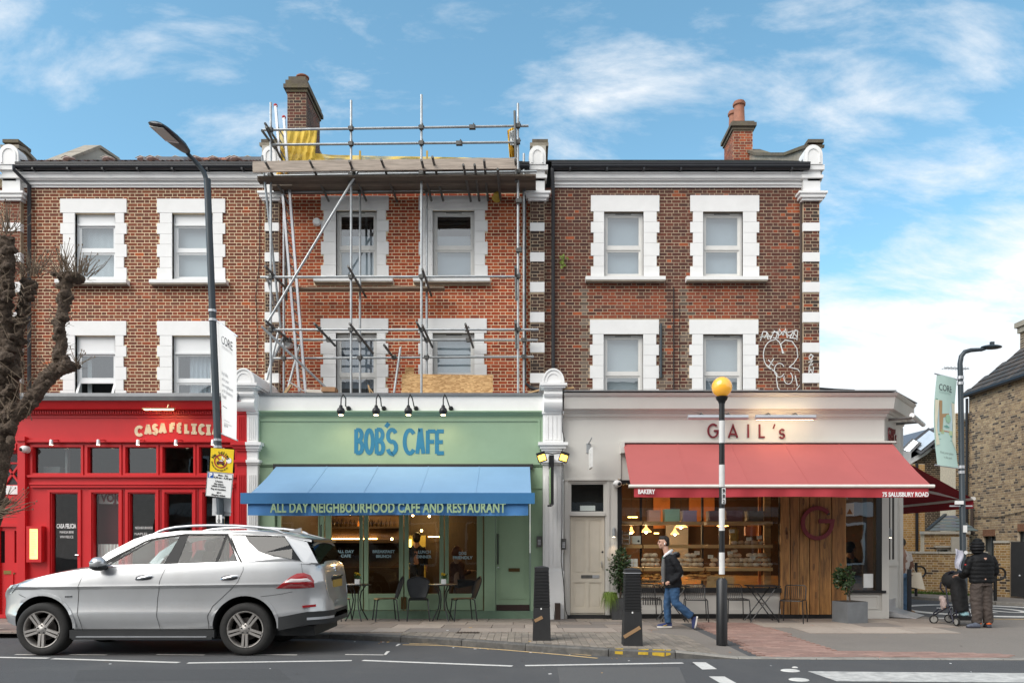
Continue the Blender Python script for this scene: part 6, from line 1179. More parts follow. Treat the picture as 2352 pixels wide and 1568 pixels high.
# banner
def banner(name, lab, cor, m, D0, D1_, bow, flip=1):
    a, b_, c, d = [P(x, y, z_) for (x, y), z_ in zip(cor, (D0, D1_, D1_, D0))]; o = T(name, lab, 'banner', tuple(a))
    fx = lambda u, v, lift=0.: (a.lerp(b_, u)*(1-v)+d.lerp(c, u)*v)+V((bow*sin(pi*v)*(1.) , -.03*sin(pi*u)-lift, 0))
    q = MB(m); q.grid(lambda u, v: fx(u, v), 8, 16); q.part('cloth', o, smooth=True); q = MB(M['alu']); q.tube([a.lerp(b_, -.12), a.lerp(b_, 1.08)], .014, 6); q.tube([d.lerp(c, -.12), d.lerp(c, 1.08)], .014, 6); q.part('banner_rod', o); return o, fx
bw_ = mat('banner_white', (.74, .74, .73), .7, var=.02)
ban, fx = banner('lamp_banner', 'white lamp-post banner headed CORE on the leaning lamp', ((500, 738), (542, 770), (543, 1010), (510, 996)), bw_, D-.02, D-.42, .01)
def bprint(ban, fx, s, u, v, wd, m, ratio=None, bold=.0, nm='banner_lettering'):
    p0, p1, p2 = fx(u-wd/2, v, .008), fx(u+wd/2, v, .008), fx(u, v-.02, .008); ax_ = (p1-p0); o = text(nm, s, 1, (0, 0, 0), m, ban, ext=.0); me = o.data
    xsv = [v_.co.x for v_ in me.vertices]; a0, a1 = min(xsv), max(xsv); og = ORG[ban.name]; hgt = ax_.length/(a1-a0)*(ratio or 1.)
    zmin = min(v_.co.z for v_ in me.vertices)+ORG[ban.name].z*0
    for v_ in me.vertices:
        x, z_ = v_.co.x+og.x, v_.co.z+og.z; tt = (x-(a0+og.x))/(a1-a0); pos = fx(u-wd/2+wd*tt, v, .006); v_.co = V((pos.x, pos.y, pos.z+z_*hgt))-og
    return o
ink = mat('ink', (.02, .022, .03), .7); inkg = mat('ink_grey', (.33, .33, .34), .7)
bprint(ban, fx, 'CORE', .50, .175, .62, ink, 1.25); bprint(ban, fx, 'RESIDENTIAL', .5, .215, .6, mat('ink_pale', (.6, .6, .6), .7), 1.)
for k, (s, wd) in enumerate((("Hey folks,", .42), ("we're your", .44), ("new neighbours", .68), ("at 9a Salusbury", .66), ("Road", .26))): bprint(ban, fx, s, .08+wd/2+.03, .46+.052*k, wd, inkg, 1.2)
for k, (s, wd) in enumerate((('CORE, residential,', .4), ('coregroup, property', .52), ('agents', .3))): bprint(ban, fx, s, .18+wd/2, .87+.025*k, wd, inkg, 1.)
q = MB(ink); q.face([fx(.12, .74, .006), fx(.42, .745, .006), fx(.42, .75, .006), fx(.12, .745, .006)]); q.part('banner_rule', ban)
# signs on the lamp
def sign(name, lab, cor, m, D_): c = [P(x, y, D_) for x, y in cor]; o = T(name, lab, 'sign', tuple(sum(c, V())/4)); q = MB(m); q.hexa([v+V((0, .006, 0)) for v in c]+[v for v in c]); q.part('plate', o); ux = (c[1]-c[0]); uy = (c[3]-c[0]); return o, (lambda x, y, l: c[0]+ux*x+uy*y+V((0, -l-.001, 0))), ux, uy
DS2 = D-.075
sg, fr, ux, uy = sign('idling_sign', 'square yellow No Idling sign on the leaning lamp post', ((482, 1082), (534, 1086), (537.5, 1032), (484.5, 1028)), mat('sign_yellow', (.80, .56, .005), .45, var=.02), DS2)
q = MB(mat('sign_red', (.33, .02, .02), .5)); ribbon(q, arc(.46, .46, .27, .27, 0, 360, 28)[:-1], .05, fr, .003, 0, True); ribbon(q, [(.30, .63), (.64, .27)], .05, fr, .0045); q.part('ring_symbol', sg)
q = MB(mat('sign_car', (.12, .015, .015), .5)); q.v = []; 
def flat(q, pts, l): q.face([fr(x, y, l) for x, y in pts])
flat(q, [(.28, .36), (.62, .33), (.64, .42), (.60, .44), (.56, .52), (.40, .53), (.36, .46), (.28, .44)], .006); q.use(M['white']); flat(q, [(.41, .46), (.46, .46), (.46, .51), (.42, .51)], .0075); flat(q, [(.48, .46), (.55, .455), (.54, .505), (.48, .51)], .0075); flat(q, arc(.82, .52, .12, .12, 0, 360, 12)[:-1], .006); flat(q, [(.68, .40), (.76, .40), (.80, .50), (.72, .52)], .0065)
for cx_, cy_, r_ in ((.53, .62, .03), (.60, .57, .022)): flat(q, arc(cx_, cy_+.03, r_, r_, 0, 360, 8)[:-1], .006); flat(q, [(cx_-r_, cy_-.06), (cx_+r_, cy_-.06), (cx_+r_*.6, cy_+.02), (cx_-r_*.6, cy_+.02)], .0065)
q.use(M['black']); flat(q, arc(.34, .35, .045, .045, 0, 360, 10)[:-1], .008); flat(q, arc(.57, .33, .045, .045, 0, 360, 10)[:-1], .008); q.part('car_symbol', sg)
nd = ux.length
def arc_text(o, s, cx_, cy_, r_, a0, a1, size, m, flip=False):
    for k, ch in enumerate(s):
        if ch == ' ': continue
        a = rad(a0+(a1-a0)*k/max(1, len(s)-1)); p = fr(cx_+r_*cos(a), cy_+r_*sin(a), .004); tg = (ux.normalized()*-sin(a)+uy.normalized()*cos(a))*(-1 if not flip else 1); text('sign_lettering', ch, size, p, m, o, ax=tg, up=uy.normalized()*sin(a)*(-1 if flip else 1)+ux.normalized()*cos(a)*(-1 if flip else 1), bold=.002)
arc_text(sg, 'No Idling', .46, .44, .33, 150, 26, .068, M['black'])
arc_text(sg, 'SAVE MONEY TURN OFF SPARE THE AIR', .46, .46, .40, 185, 320, .015, M['black'], True)
sg, fr, ux, uy = sign('parking_sign', 'white parking restriction sign with a blue P below the yellow sign', ((471.5, 1138.5), (531, 1145), (536, 1087.5), (476, 1082)), mat('sign_white', (.78, .78, .77), .45, var=.02), DS2-.004)
q = MB(M['black']); ribbon(q, [(.015, .015), (.985, .015), (.985, .985), (.015, .985)], .018, fr, .001, 0, True); q.part('sign_border', sg)
q = MB(mat('sign_p_blue', (.01, .10, .42), .5)); flat(q, [(.05, .76), (.25, .76), (.25, .96), (.05, .96)], .003); q.part('parking_panel', sg)
ax_, up_ = ux.normalized(), uy.normalized()
text('sign_lettering', 'P', .10, fr(.15, .785, .005), M['white'], sg, ax=ax_, up=up_, bold=.004)
for s, y_, x_, w_ in (('Mon - Fri', .87, .61, .36), ('8.30 am - 6.30 pm', .77, .62, .70), ('2 hours', .62, .48, .28), ('No return', .51, .48, .35), ('within 2 hours', .42, .48, .54), ('Pay at machine', .30, .48, .57), ('Display ticket', .06, .5, .52)): text('sign_lettering', s, .040, fr(x_, y_, .003), M['black'], sg, ax=ax_, up=up_, bold=.0008, width=w_*ux.length)
q = MB(M['black']); ribbon(q, [(.44, .19), (.60, .20)], .03, fr, .003); flat(q, [(.41, .185), (.50, .24), (.48, .19), (.50, .14)], .0045); q.part('arrow_symbol', sg)
sg, fr, ux, uy = sign('sign_back', 'grey back of a smaller sign behind the leaning lamp post', ((487, 1183), (530, 1184), (531, 1144), (488, 1143)), mat('sign_back', (.55, .56, .57), .5), D+.08)
q = MB(M['alu']); q.box(X(490, D), X(528, D), D+.06, D+.075, Z(1176, D), Z(1173, D)); q.part('rail', sg)
# right street lamp with its banner
D = 16.3; bx = X(2212, D); t = T('street_lamp', 'slender dark street lamp with a curved arm at the right by the side street', 'street lamp', (bx, D, .02)); q = MB(LG); p2 = P(2206, 860, D)
q.tube([(bx, D, .02), (bx, D, 1.25), (bx, D, 1.3), p2, P(2205, 835, D), P(2208, 818, D), P(2216, 808, D), P(2230, 804, D), P(2255, 802.5, D)], [.085, .085, .062, .052, .05, .048, .046, .044, .036], 12); q.part('post', t, smooth=True)
q = MB(LG); c = P(2277, 797, D); q.ball(c, 1, (.22, .13, .045), 16, 8); q.box(c.x-.02, c.x+.05, D-.03, D+.03, c.z+.03, c.z+.11); q.tube([P(2252, 803, D), P(2262, 800, D)], .04, 8); q.part('lamp_head', t, smooth=True)
q = MB(M['alu'])
for py_ in (867, 880, 1072, 1084): x = bx+(p2.x-bx)*(1438-py_)/(1438-860); q.lathe((x, D, Z(py_, D)), [(.056, -.03), (.064, -.03), (.064, .03), (.056, .03)], 12)
q.part('clamp_band', t); q = MB(M['white']); q.box(X(2188, D), X(2208, D), D-.09, D-.075, Z(1158, D), Z(1150, D)); q.box(bx-.05, bx+.03, D-.1, D-.088, Z(1222, D), Z(1206, D)); q.lathe((bx, D-.1, Z(1268, D)), [(.04, 0), (.04, .004)], 10, (0, -1, 0)); q.part('sticker', t); q = MB(M['alu']); q.box(X(2180, D), X(2232, D), D-.03, D, Z(1163, D), Z(1160, D)); q.part('bracket', t)
ban, fx = banner('lamp_banner', 'pale green illustrated lamp-post banner headed CORE on the right-hand lamp', ((2152, 859), (2198, 871), (2201, 1075), (2153, 1068)), mat('banner_green', (.52, .70, .63), .7, var=.03), D-.25, D-.02, -.07)
bprint(ban, fx, 'CORE', .47, .165, .62, ink, 1.3); bprint(ban, fx, 'RESIDENTIAL', .47, .195, .56, mat('ink_soft', (.38, .52, .48), .7), 1.); bprint(ban, fx, 'Find your place', .5, .86, .62, mat('ink_mid', (.26, .32, .30), .7), 1.1); bprint(ban, fx, 'in the park', .52, .91, .4, mat('ink_mid', 0), 1.1)
def bfill(q, pts, l): q.face([fx(u, v, l) for u, v in pts])
q = MB(mat('art_sky', (.52, .68, .72), .8)); bfill(q, [(.16, .275), (.86, .275), (.86, .62), (.16, .62)], .005); q.use(mat('art_bark', (.42, .27, .14), .8)); bfill(q, [(.2, .275), (.34, .275), (.36, .42), (.7, .40), (.7, .42), (.42, .46), (.36, .62), (.24, .62)], .007); q.use(mat('art_grass', (.50, .62, .36), .8)); bfill(q, [(.3, .59), (.86, .59), (.86, .64), (.3, .64)], .008); q.use(mat('art_leaf', (.36, .58, .40), .8)); bfill(q, [(.66+.14*cos(a*.7), .46+.05*sin(a*.7)) for a in range(9)], .008)
q.use(mat('art_teal', (.18, .40, .34), .8)); bfill(q, [(.42, .555), (.58, .535), (.74, .555), (.58, .565)], .009); bfill(q, [(.05, .262), (.95, .262), (.95, .278), (.05, .278)], .009); bfill(q, [(.14, .645), (.86, .645), (.86, .66), (.14, .66)], .009); bfill(q, [(.16, .70), (.84, .70), (.84, .705), (.16, .705)], .009); q.use(mat('art_brick', (.6, .25, .15), .8)); bfill(q, [(.44, .60), (.70, .60), (.70, .61), (.44, .61)], .0095)
q.use(mat('art_curtain', (.74, .70, .54), .8)); bfill(q, [(.02, .275), (.2, .275), (.12, .58), (.2, .76), (.04, .78), (.04, .5)], .010); bfill(q, [(.8, .275), (.98, .275), (.97, .80), (.82, .70), (.9, .58)], .010); q.part('banner_picture', ban)
# striped crossing beacon
c = G(1658, 1480); Db = c.y; t = T('crossing_beacon', 'black and white striped pole with an amber globe at the crossing', 'belisha beacon', tuple(c)); q = MB(M['black']); zb = Z(1328, Db)
q.lathe(tuple(c), [(.085, 0), (.085, zb-c.z-.035), (.05, zb-c.z+.01)], 20); q.part('base_sleeve', t, smooth=True)
wp = mat('pole_white', (.70, .69, .67), .45, var=.06, dirt=.2, dcol=(.3, .28, .26), dsc=6); zz_ = lambda p: Z(p, Db)
for a, b_, k in ((1318, 1268, 'w'), (1268, 1218, 'k'), (1218, 1167, 'w'), (1167, 1118, 'k'), (1118, 1067, 'w'), (1067, 1017, 'k'), (1017, 966, 'w'), (966, 924, 'k')):
    q = MB(wp if k == 'w' else M['black']); q.lathe((c.x, c.y, 0), [(.044 if k == 'w' else .0435, zz_(a)), (.044 if k == 'w' else .0435, zz_(b_))], 18); q.part('pole_band', t, smooth=True)
q = MB(M['black']); q.lathe((c.x, c.y, 0), [(.05, zz_(926)), (.055, zz_(922)), (.085, zz_(917)), (.095, zz_(911)), (.06, zz_(909))], 20); q.part('globe_collar', t, smooth=True)
for k, ch in enumerate('BB2'):
    q = MB(mat('sign_white', 0)); za, zb_ = zz_(1132+12.4*k), zz_(1120.5+12.4*k); q.box(c.x-.012, c.x+.044, c.y-.052, c.y-.047, za, zb_); q.part('number_plate', t); text('plate_lettering', ch, .072, (c.x+.016, c.y-.0535, za+.012), M['black'], t, bold=.002)
gm_ = bpy.data.materials.new('amber_globe'); gm_.use_nodes = True; b = gm_.node_tree.nodes['Principled BSDF']; nn_, ll_ = gm_.node_tree.nodes, gm_.node_tree.links
b.inputs['Base Color'].default_value = (.9, .46, .05, 1); b.inputs['Roughness'].default_value = .12; b.inputs['Emission Strength'].default_value = .13; b.inputs['Emission Color'].default_value = (1, .42, .03, 1); b.inputs['Coat Weight'].default_value = 1.; b.inputs['Coat Roughness'].default_value = .03
q = MB(gm_); q.ball((c.x, c.y, zz_(888.5)), .157, (1, 1, 1), 32, 20); q.part('globe', t, smooth=True)
# ribbed bollards
def bollard(px_, py_, lab, tape, hh, ring):
    c = G(px_, py_); t = T('bollard', lab, 'bollard', tuple(c), 'ribbed bollards at the crossing'); q = MB(M['blackm']); w0, w1 = .138, .105; sec = [(w0, 0)]; n = 25; zr0, zr1 = hh*.445, hh*.93
    W = lambda z_: w0+(w1-w0)*z_/hh
    sec += [(W(zr0-.01), zr0-.01)]
    for k in range(n): a = zr0+(zr1-zr0)*k/n; e = (zr1-zr0)/n; sec += [(W(a)-.008, a), (W(a)+.004, a+e*.35), (W(a)+.004, a+e*.6), (W(a)-.008, a+e*.95)]
    sec += [(w1+.004, zr1+.005), (w1+.006, hh*.975), (w1-.004, hh*.98), (.005, hh)]
    q.lathe(tuple(c), [(r*1.414, z_) for r, z_ in sec], 4); 
    for v in q.v: dx_, dy_ = v.x-c.x, v.y-c.y; v.x, v.y = c.x+(dx_-dy_)*.7071, c.y+(dx_+dy_)*.7071
    q.part('post', t)
    q = MB(M['white']); zc = hh*.415; q.box(c.x-.02, c.x+.0, c.y-W(zc)-.004, c.y-W(zc)+.01, c.z+zc, c.z+zc+.025); q.part('label_sticker', t)
    if ring: q = MB(M['alu']); zc = hh*.925; q.box(c.x-W(zc)-.01, c.x+W(zc)+.01, c.y-W(zc)-.01, c.y+W(zc)+.01, c.z+zc, c.z+zc+.012); q.part('reflective_ring', t)
    q = MB(mat('brown_tape', (.33, .20, .10), .6)); (x0, z0), (x1, z1), w_ = tape; A = V((c.x+x0, c.y-W(z0)-.003, c.z+z0)); B = V((c.x+x1, c.y-W(z1)-.003, c.z+z1)); q.beam(A, B, w_, .004, (0, 1, 0)); q.part('tape', t)
bollard(1244, 1468, 'black ribbed bollard in front of the white pilaster, with a short scrap of tape', ((-.11, .30), (.01, .36), .05), 1.14, False)
bollard(1451.5, 1480, 'black ribbed bollard before the potted bay tree, with a long strip of brown tape', ((-.135, .13), (.10, .27), .05), 1.13, True)
# ---- seating
cm_ = mat('chair_metal', (.035, .036, .038), .45, .5, var=.2)
def bistro_chair():
    t = T('bistro_chair', '', 'chair', (0, 0, 0), 'metal chairs outside the green cafe'); q = MB(cm_)
    q.grid(lambda u, v: (-.20+.42*u, (-.5+v)*(.40-.06*(1-u)), .455-.012*sin(pi*u)*sin(pi*v)-.02*max(0, u-.85)/.15), 8, 8); q.grid(lambda u, v: (-.20+.42*u, (-.5+v)*(.40-.06*(1-u)), .445-.012*sin(pi*u)*sin(pi*v)-.02*max(0, u-.85)/.15), 8, 8); q.part('seat', t, smooth=True)
    q = MB(cm_); out_ = lambda a: (.205*sin(a), .69-.225*cos(a)); pts = []
    def bx(y, z_): return -.21-.14*(z_-.45)/.43
    def wid(z_): s = clamp((z_-.45)/.45); return .125+.10*sin(pi*min(1, s*.62+.08))-(.23*clamp((s-.72)/.28)**2.2)
    q.grid(lambda u, v: (bx(0, .45+.44*v)-.025*(1-(2*u-1)**2), (2*u-1)*wid(.45+.44*v), .45+.44*v), 8, 14); q.part('backrest', t, smooth=True)
    q = MB(cm_); L1 = [(bx(0, .45+.44*k/14), wid(.45+.44*k/14), .45+.44*k/14) for k in range(15)]; q.tube(L1+[(x, -y, z_) for x, y, z_ in L1[::-1]], .011, 6); q.part('back_frame', t, smooth=True)
    for sx_ in (-1, 1):
        for sy_ in (-1, 1): q = MB(cm_); q.tube([(sx_*.15, sy_*.15, .445), (sx_*.19+(.0), sy_*.19, .42), (sx_*.235, sy_*.225, 0)], .0125, 7); q.part('leg', t, smooth=True)
    return t
ch = bistro_chair(); first = [True]
def put(proto, first, x, y, rz, lab):
    z_ = gz(x, y)
    if first[0]: first[0] = False; proto.location = (x, y, z_); proto.rotation_euler = (0, 0, rz); proto['label'] = lab; return proto
    return dup(proto, (x, y, z_), lab, rz)
yc = 15.85
for px_, rz, lab in ((886, rad(198), 'dark metal chair facing left, right of the table beside the silver car'), (961, rad(-82), 'dark metal chair in the middle, left of the right-hand cafe table'), (1064, rad(197), 'dark metal chair at the right, facing the right-hand cafe table'), (772, rad(-15), 'dark metal chair half hidden behind the rear of the silver car')): put(ch, first, X(px_, yc), yc, rz, lab)
def bistro_table():
    t = T('bistro_table', '', 'table', (0, 0, 0), 'round tables outside the green cafe'); q = MB(cm_); q.lathe((0, 0, 0), [(.285, .715), (.295, .72), (.295, .735), (.285, .738)], 32); q.part('table_top', t)
    for a in (.4, 1.97): 
        for s in (-1, 1): q = MB(cm_); q.tube([(s*cos(a)*r, s*sin(a)*r, z_) for r, z_ in ((.20, .715), (.10, .58), (.07, .42), (.10, .25), (.24, 0))], .013, 6); q.part('leg', t, smooth=True)
    return t
bt = bistro_table(); first = [True]
yl = mat('flower_yellow', (.65, .42, .01), .7); lf = mat('leaf_green', (.035, .085, .018), .6, var=.3)
for px_, lab in ((819, 'left round cafe table next to the rear of the silver car'), (1017, 'right round cafe table with a potted yellow flower')):
    x = X(px_, yc); put(bt, first, x, yc, .2, lab); zt_ = gz(x, yc)+.74; side = 'left' if px_ < 900 else 'right'
    t = T('flower_pot', 'small white pot of yellow flowers on the %s cafe table' % side, 'flower pot', (x+.02, yc, zt_)); q = MB(M['white']); q.box(x-.03, x+.065, yc-.04, yc+.05, zt_, zt_+.10); q.part('pot', t); q = MB(lf)
    for k in range(60): a, b_ = ru(0, 6.28), ru(.2, 1.2); c = V((x+.02+.06*cos(a)*b_, yc+.05*sin(a)*b_, zt_+.10+ru(0, .1))); u = V((ru(-1, 1), ru(-1, 1), ru(-.3, 1))).normalized()*.025; v = u.cross(V((R.random(), R.random(), R.random()))).normalized()*.012; q.face([c-u, c+v, c+u, c-v])
    q.part('foliage', t, kind='stuff'); q = MB(yl)
    for k in range(9): q.ball((x+.02+ru(-.06, .06), yc+ru(-.05, .04), zt_+.2+ru(-.02, .03)), .02, (1, 1, .6), 6, 4)
    q.part('blossom', t)
    q = MB(M['blindw']); q.box(x-.17, x-.02, yc-.16, yc-.02, zt_, zt_+.004); q.thing('menu_card', 'white paper menu lying on the %s cafe table' % side, 'menu', (x-.1, yc-.1, zt_))
def wire_chair():
    t = T('wire_chair', '', 'chair', (0, 0, 0), 'black wire chairs outside the bakery'); m = M['black']
    for k in range(11): y = -.19+.38*k/10; q = MB(m); q.tube([(.20, y, .445), (.10, y, .455), (-.15, y, .455), (-.19, y*1.02, .47), (-.22, y*1.02, .56), (-.245, y*1.02, .70)], .0055, 5); q.part('wire', t, smooth=True)
    q = MB(m); q.tube([(-.18, -.2, .455), (.2, -.2, .445), (.215, -.18, .44), (.215, .18, .44), (.2, .2, .445), (-.18, .2, .455)], .011, 7); q.part('seat_frame', t, smooth=True)
    q = MB(m); q.tube([(-.18, -.20, .455), (-.22, -.205, .58), (-.25, -.2, .70), (-.255, -.17, .73), (-.255, .17, .73), (-.25, .2, .70), (-.22, .205, .58), (-.18, .20, .455)], .011, 7); q.part('back_frame', t, smooth=True)
    for s in (-1, 1):
        for e in (-1, 1): q = MB(m); q.tube([(e*.16, s*.20, .45), (e*.19, s*.215, .43), (e*.215, s*.235, 0)], .011, 7); q.part('leg', t, smooth=True)
    return t
wc = wire_chair(); first = [True]; yw = 15.9
for px_, rz, lab in ((1489, -1.45, 'black wire chair behind the right bollard, left of the walking man'), (1598, -1.7, 'black wire chair between the walking man and the striped pole'), (1690, -1.5, 'black wire chair just right of the striped pole'), (1812, -2.1, 'black wire chair in front of the wooden planks')): put(wc, first, X(px_, yw), yw-(.25 if px_ > 1800 else 0), rz, lab)
def fold_table():
    t = T('folding_table', '', 'table', (0, 0, 0), 'black folding tables outside the bakery'); m = M['black']; q = MB(m); q.box(-.30, .30, -.27, .27, .71, .73); q.part('table_top', t)
    for s in (-1, 1):
        for e in (-1, 1): q = MB(m); q.tube([(e*.24, s*.2, .71), (-e*.27, s*.2, .03), (-e*.29, s*.2, 0)], .012, 6); q.part('leg', t, smooth=True)
    q = MB(m); q.tube([(-.25, -.2, .05), (-.25, .2, .05)], .009, 5); q.tube([(.25, -.2, .05), (.25, .2, .05)], .009, 5); q.tube([(.0, -.2, .37), (0, .2, .37)], .009, 5); q.part('stretcher', t); return t
ft = fold_table(); first = [True]
for px_, lab in ((1748, 'black folding table with crossed legs beside the wooden planks'), (1543, 'black folding table behind the walking man')): put(ft, first, X(px_, yw), yw-.05, .0, lab)
# ---- plants
bark = mat('bark', (.098, .070, .050), .95, var=.6, sc=22, bump=.9, bsc=45, dirt=.9, dcol=(.026, .015, .010), dsc=5)
def foliage(q, c, k, n, s, cols=None):
    for i in range(n):
        d = V((R.gauss(0, 1), R.gauss(0, 1), R.gauss(0, 1))).normalized()*R.random()**.4; p = V(c)+V((d.x*k[0], d.y*k[1], d.z*k[2])); u = (d*.6+V((ru(-1, 1), ru(-1, 1), ru(-.6, 1)))).normalized(); v = u.cross(V((ru(-1, 1), ru(-1, 1), ru(-1, 1)))).normalized(); ss_ = s*ru(.7, 1.25)
        a, b_ = p+u*ss_, v*ss_*.33; m_ = p+u*ss_*.45+u.cross(v)*ss_*.08; q.face([p, m_+b_, a]); q.face([p, a, m_-b_])
bay = mat('bay_leaf', (.032, .062, .02), .38, var=.45, sc=9)
def plant(px_, py_, lab, pot, D=None):
    c = G(px_, py_); return T('potted_bay', lab, 'potted plant', tuple(c)), c
t, c = plant(1424, 1421, 'leafy bay tree in a dark square pot beside the cream front door', 0); q = MB(mat('pot_dark', (.055, .057, .06), .7, var=.3, dirt=.5, dcol=(.02, .02, .02), dsc=4)); h = .43
q.hexa([c+V(v) for v in ((-.17, -.17, 0), (.17, -.17, 0), (.17, .17, 0), (-.17, .17, 0), (-.21, -.21, h), (.21, -.21, h), (.21, .21, h), (-.21, .21, h))]); q.part('pot', t); q = MB(bark); q.tube([c+V((.0, 0, h-.03)), c+V((.03, 0, .7)), c+V((0, 0, .95)), c+V((.02, 0, 1.35))], [.02, .018, .014, .006], 7)
for k in range(12): a = ru(0, 6.3); z_ = ru(.55, 1.3); q.tube([c+V((.01, 0, z_)), c+V((.2*cos(a), .2*sin(a), z_+.15))], .005, 4)
q.part('stem', t); q = MB(bay); foliage(q, c+V((.03, 0, 1.02)), (.17, .17, .46), 520, .075); foliage(q, c+V((-.14, 0, 1.0)), (.1, .1, .38), 90, .07); foliage(q, c+V((.12, 0, .8)), (.1, .1, .3), 120, .07); q.part('foliage', t, kind='stuff')
gt = c+V((-.22, -.12, .38)); q = MB(mat('grass_tuft', (.16, .24, .035), .7, var=.4, sc=14))
for k in range(420):
    a = ru(0, 6.28); r_ = ru(.08, .26); p0 = gt+V((R.gauss(0, .03), R.gauss(0, .03), 0)); p1 = gt+V((cos(a)*r_*.6, sin(a)*r_*.6, ru(.1, .2))); p2 = gt+V((cos(a)*r_, sin(a)*r_, ru(-.25, .12))); w_ = V((-sin(a), cos(a), 0))*.004; q.face([p0-w_, p0+w_, p1+w_, p1-w_]); q.face([p1-w_, p1+w_, p2])
q.thing('grass_plant', 'yellow-green grass tuft spilling over the dark square pot', 'plant', tuple(gt), kind=None)
t, c = plant(1964, 1431, 'small bay tree in a square grey zinc planter before the planks', 0); q = MB(mat('zinc', (.19, .20, .21), .5, .3, var=.15, sc=4, dirt=.3, dcol=(.3, .31, .32), dsc=3)); s = .235; h = .42; ang = rad(16); rot = lambda x, y: V((x*cos(ang)-y*sin(ang), x*sin(ang)+y*cos(ang), 0)); C0 = c+V((0, .25, 0))
q.hexa([C0+rot(a*s, b_*s)+V((0, 0, z_)) for z_ in (0, h) for a, b_ in ((-1, -1), (1, -1), (1, 1), (-1, 1))]); q.part('planter', t); q = MB(mat('soil', (.03, .022, .016), .95)); q.hexa([C0+rot(a*(s-.02), b_*(s-.02))+V((0, 0, z_)) for z_ in (h+.001, h+.006) for a, b_ in ((-1, -1), (1, -1), (1, 1), (-1, 1))]); q.part('soil', t)
q = MB(bark); q.tube([C0+V((0, 0, h)), C0+V((-.02, 0, .75)), C0+V((-.05, 0, 1.1))], [.018, .015, .008], 7); q.part('stem', t); q = MB(bay); foliage(q, C0+V((-.12, 0, .88)), (.19, .17, .24), 420, .075); foliage(q, C0+V((-.05, 0, .66)), (.1, .1, .14), 60, .06); q.part('foliage', t, kind='stuff')
for px_, y0, y1, lab, m in ((1281, 1383, 1421, 'dark brown plastic box standing at the foot of the white pilaster', M['redd']),): c = P(px_, y1, 16.15); q = MB(mat('brown_box', (.04, .025, .018), .5)); q.box(c.x-.055, c.x+.055, 16.1, 16.3, .02, .02+.34); q.thing('drain_box', lab, 'box', (c.x, 16.2, .02))
q = MB(M['blindw']); c = P(1266, 1418, 16.2); q.box(c.x-.06, c.x+.06, 16.22, 16.235, .02, .24); q.thing('leaning_sheet', 'white sheet leaning at the foot of the white pilaster', 'panel', (c.x, 16.2, .02))
q = MB(M['blackm']); pts = [(X(1291+d, 16.3), 16.3, Z(p, 16.3)) for p, d in ((880, 3), (940, 0), (990, 1), (1010, 6), (1040, 0), (1200, 0), (1290, -2), (1330, 3), (1400, 8), (1418, 14))]; q.tube(pts, .009, 5); q.thing('wall_cable', 'black cable running down the edge of the right white pilaster', 'cable', pts[0])
# ---- pollarded tree
D = 13.45; PP = lambda x, y, d=0.: P(x, y, D+d); tb_ = V((X(-58, D), D, gz(-9, D))); SCL = F/D
q = MB(bark)
def limb(pts): q.tube([PP(x, y, dd) for x, y, r_, dd in pts], [r_*.80/SCL*ru(.85, 1.1) for x, y, r_, dd in pts], 12)
br = [[(-58, 1460, 30, 0), (-45, 1330, 27, 0), (-18, 1180, 24, 0), (2, 1050, 26, 0), (8, 980, 32, 0), (14, 900, 36, 0), (20, 830, 34, 0)],
      [(20, 840, 30, 0), (8, 760, 24, 0), (10, 690, 21, -.1), (17, 610, 19, -.1), (14, 545, 21, -.1)],
      [(28, 840, 24, .1), (36, 780, 18, .1), (48, 735, 14, .1), (57, 690, 14, .1), (72, 645, 20, .1)],
      [(6, 960, 26, -.1), (28, 958, 24, -.1), (62, 930, 23, -.15), (90, 895, 22, -.2), (116, 858, 24, -.2), (150, 838, 23, -.2), (172, 842, 12, -.2)], [(134, 840, 20, -.2), (142, 785, 15, -.2), (137, 749, 13, -.2), (146, 706, 14, -.2), (151, 668, 13, -.2), (152, 640, 17, -.2)], [(134, 632, 10, -.2), (152, 636, 17, -.2), (178, 640, 14, -.2), (196, 640, 8, -.2)]]
for b_ in br: limb(b_)
for b_ in br[1:]:
    for (a, c) in zip(b_, b_[1:]):
        L_ = math.hypot(c[0]-a[0], c[1]-a[1])
        for k in range(int(L_/5)):
            s = R.random(); x, y, r_ = a[0]+(c[0]-a[0])*s, a[1]+(c[1]-a[1])*s, a[2]+(c[2]-a[2])*s; an = ru(0, 6.3); q.ball(PP(x+cos(an)*r_*.8, y+ru(-3, 3), a[3]+sin(an)*r_*.8/SCL), ru(5, 11)/SCL, (1, 1, .8), 8, 6, .5, k)
for k in range(60): x, y = R.gauss(14, 14), ru(820, 1010); q.ball(PP(x, y, ru(-.25, .1)), ru(8, 14)/SCL, (1, 1, 1), 8, 6, .4, k)
tr = T('pollarded_tree', 'gnarled dark pollarded tree with knobbly stumps at the left edge', 'tree', tuple(tb_))
def dsp(co): return .030*noise.fractal(co*7, 1., 2., 4)+.014*noise.noise(co*26)+.010*noise.noise(co*60)
smoothed(q, 'trunk', tr, .016, 0, bark, disp=dsp)
tw = mat('twig', (.19, .14, .095), .85, var=.3); q = MB(tw)
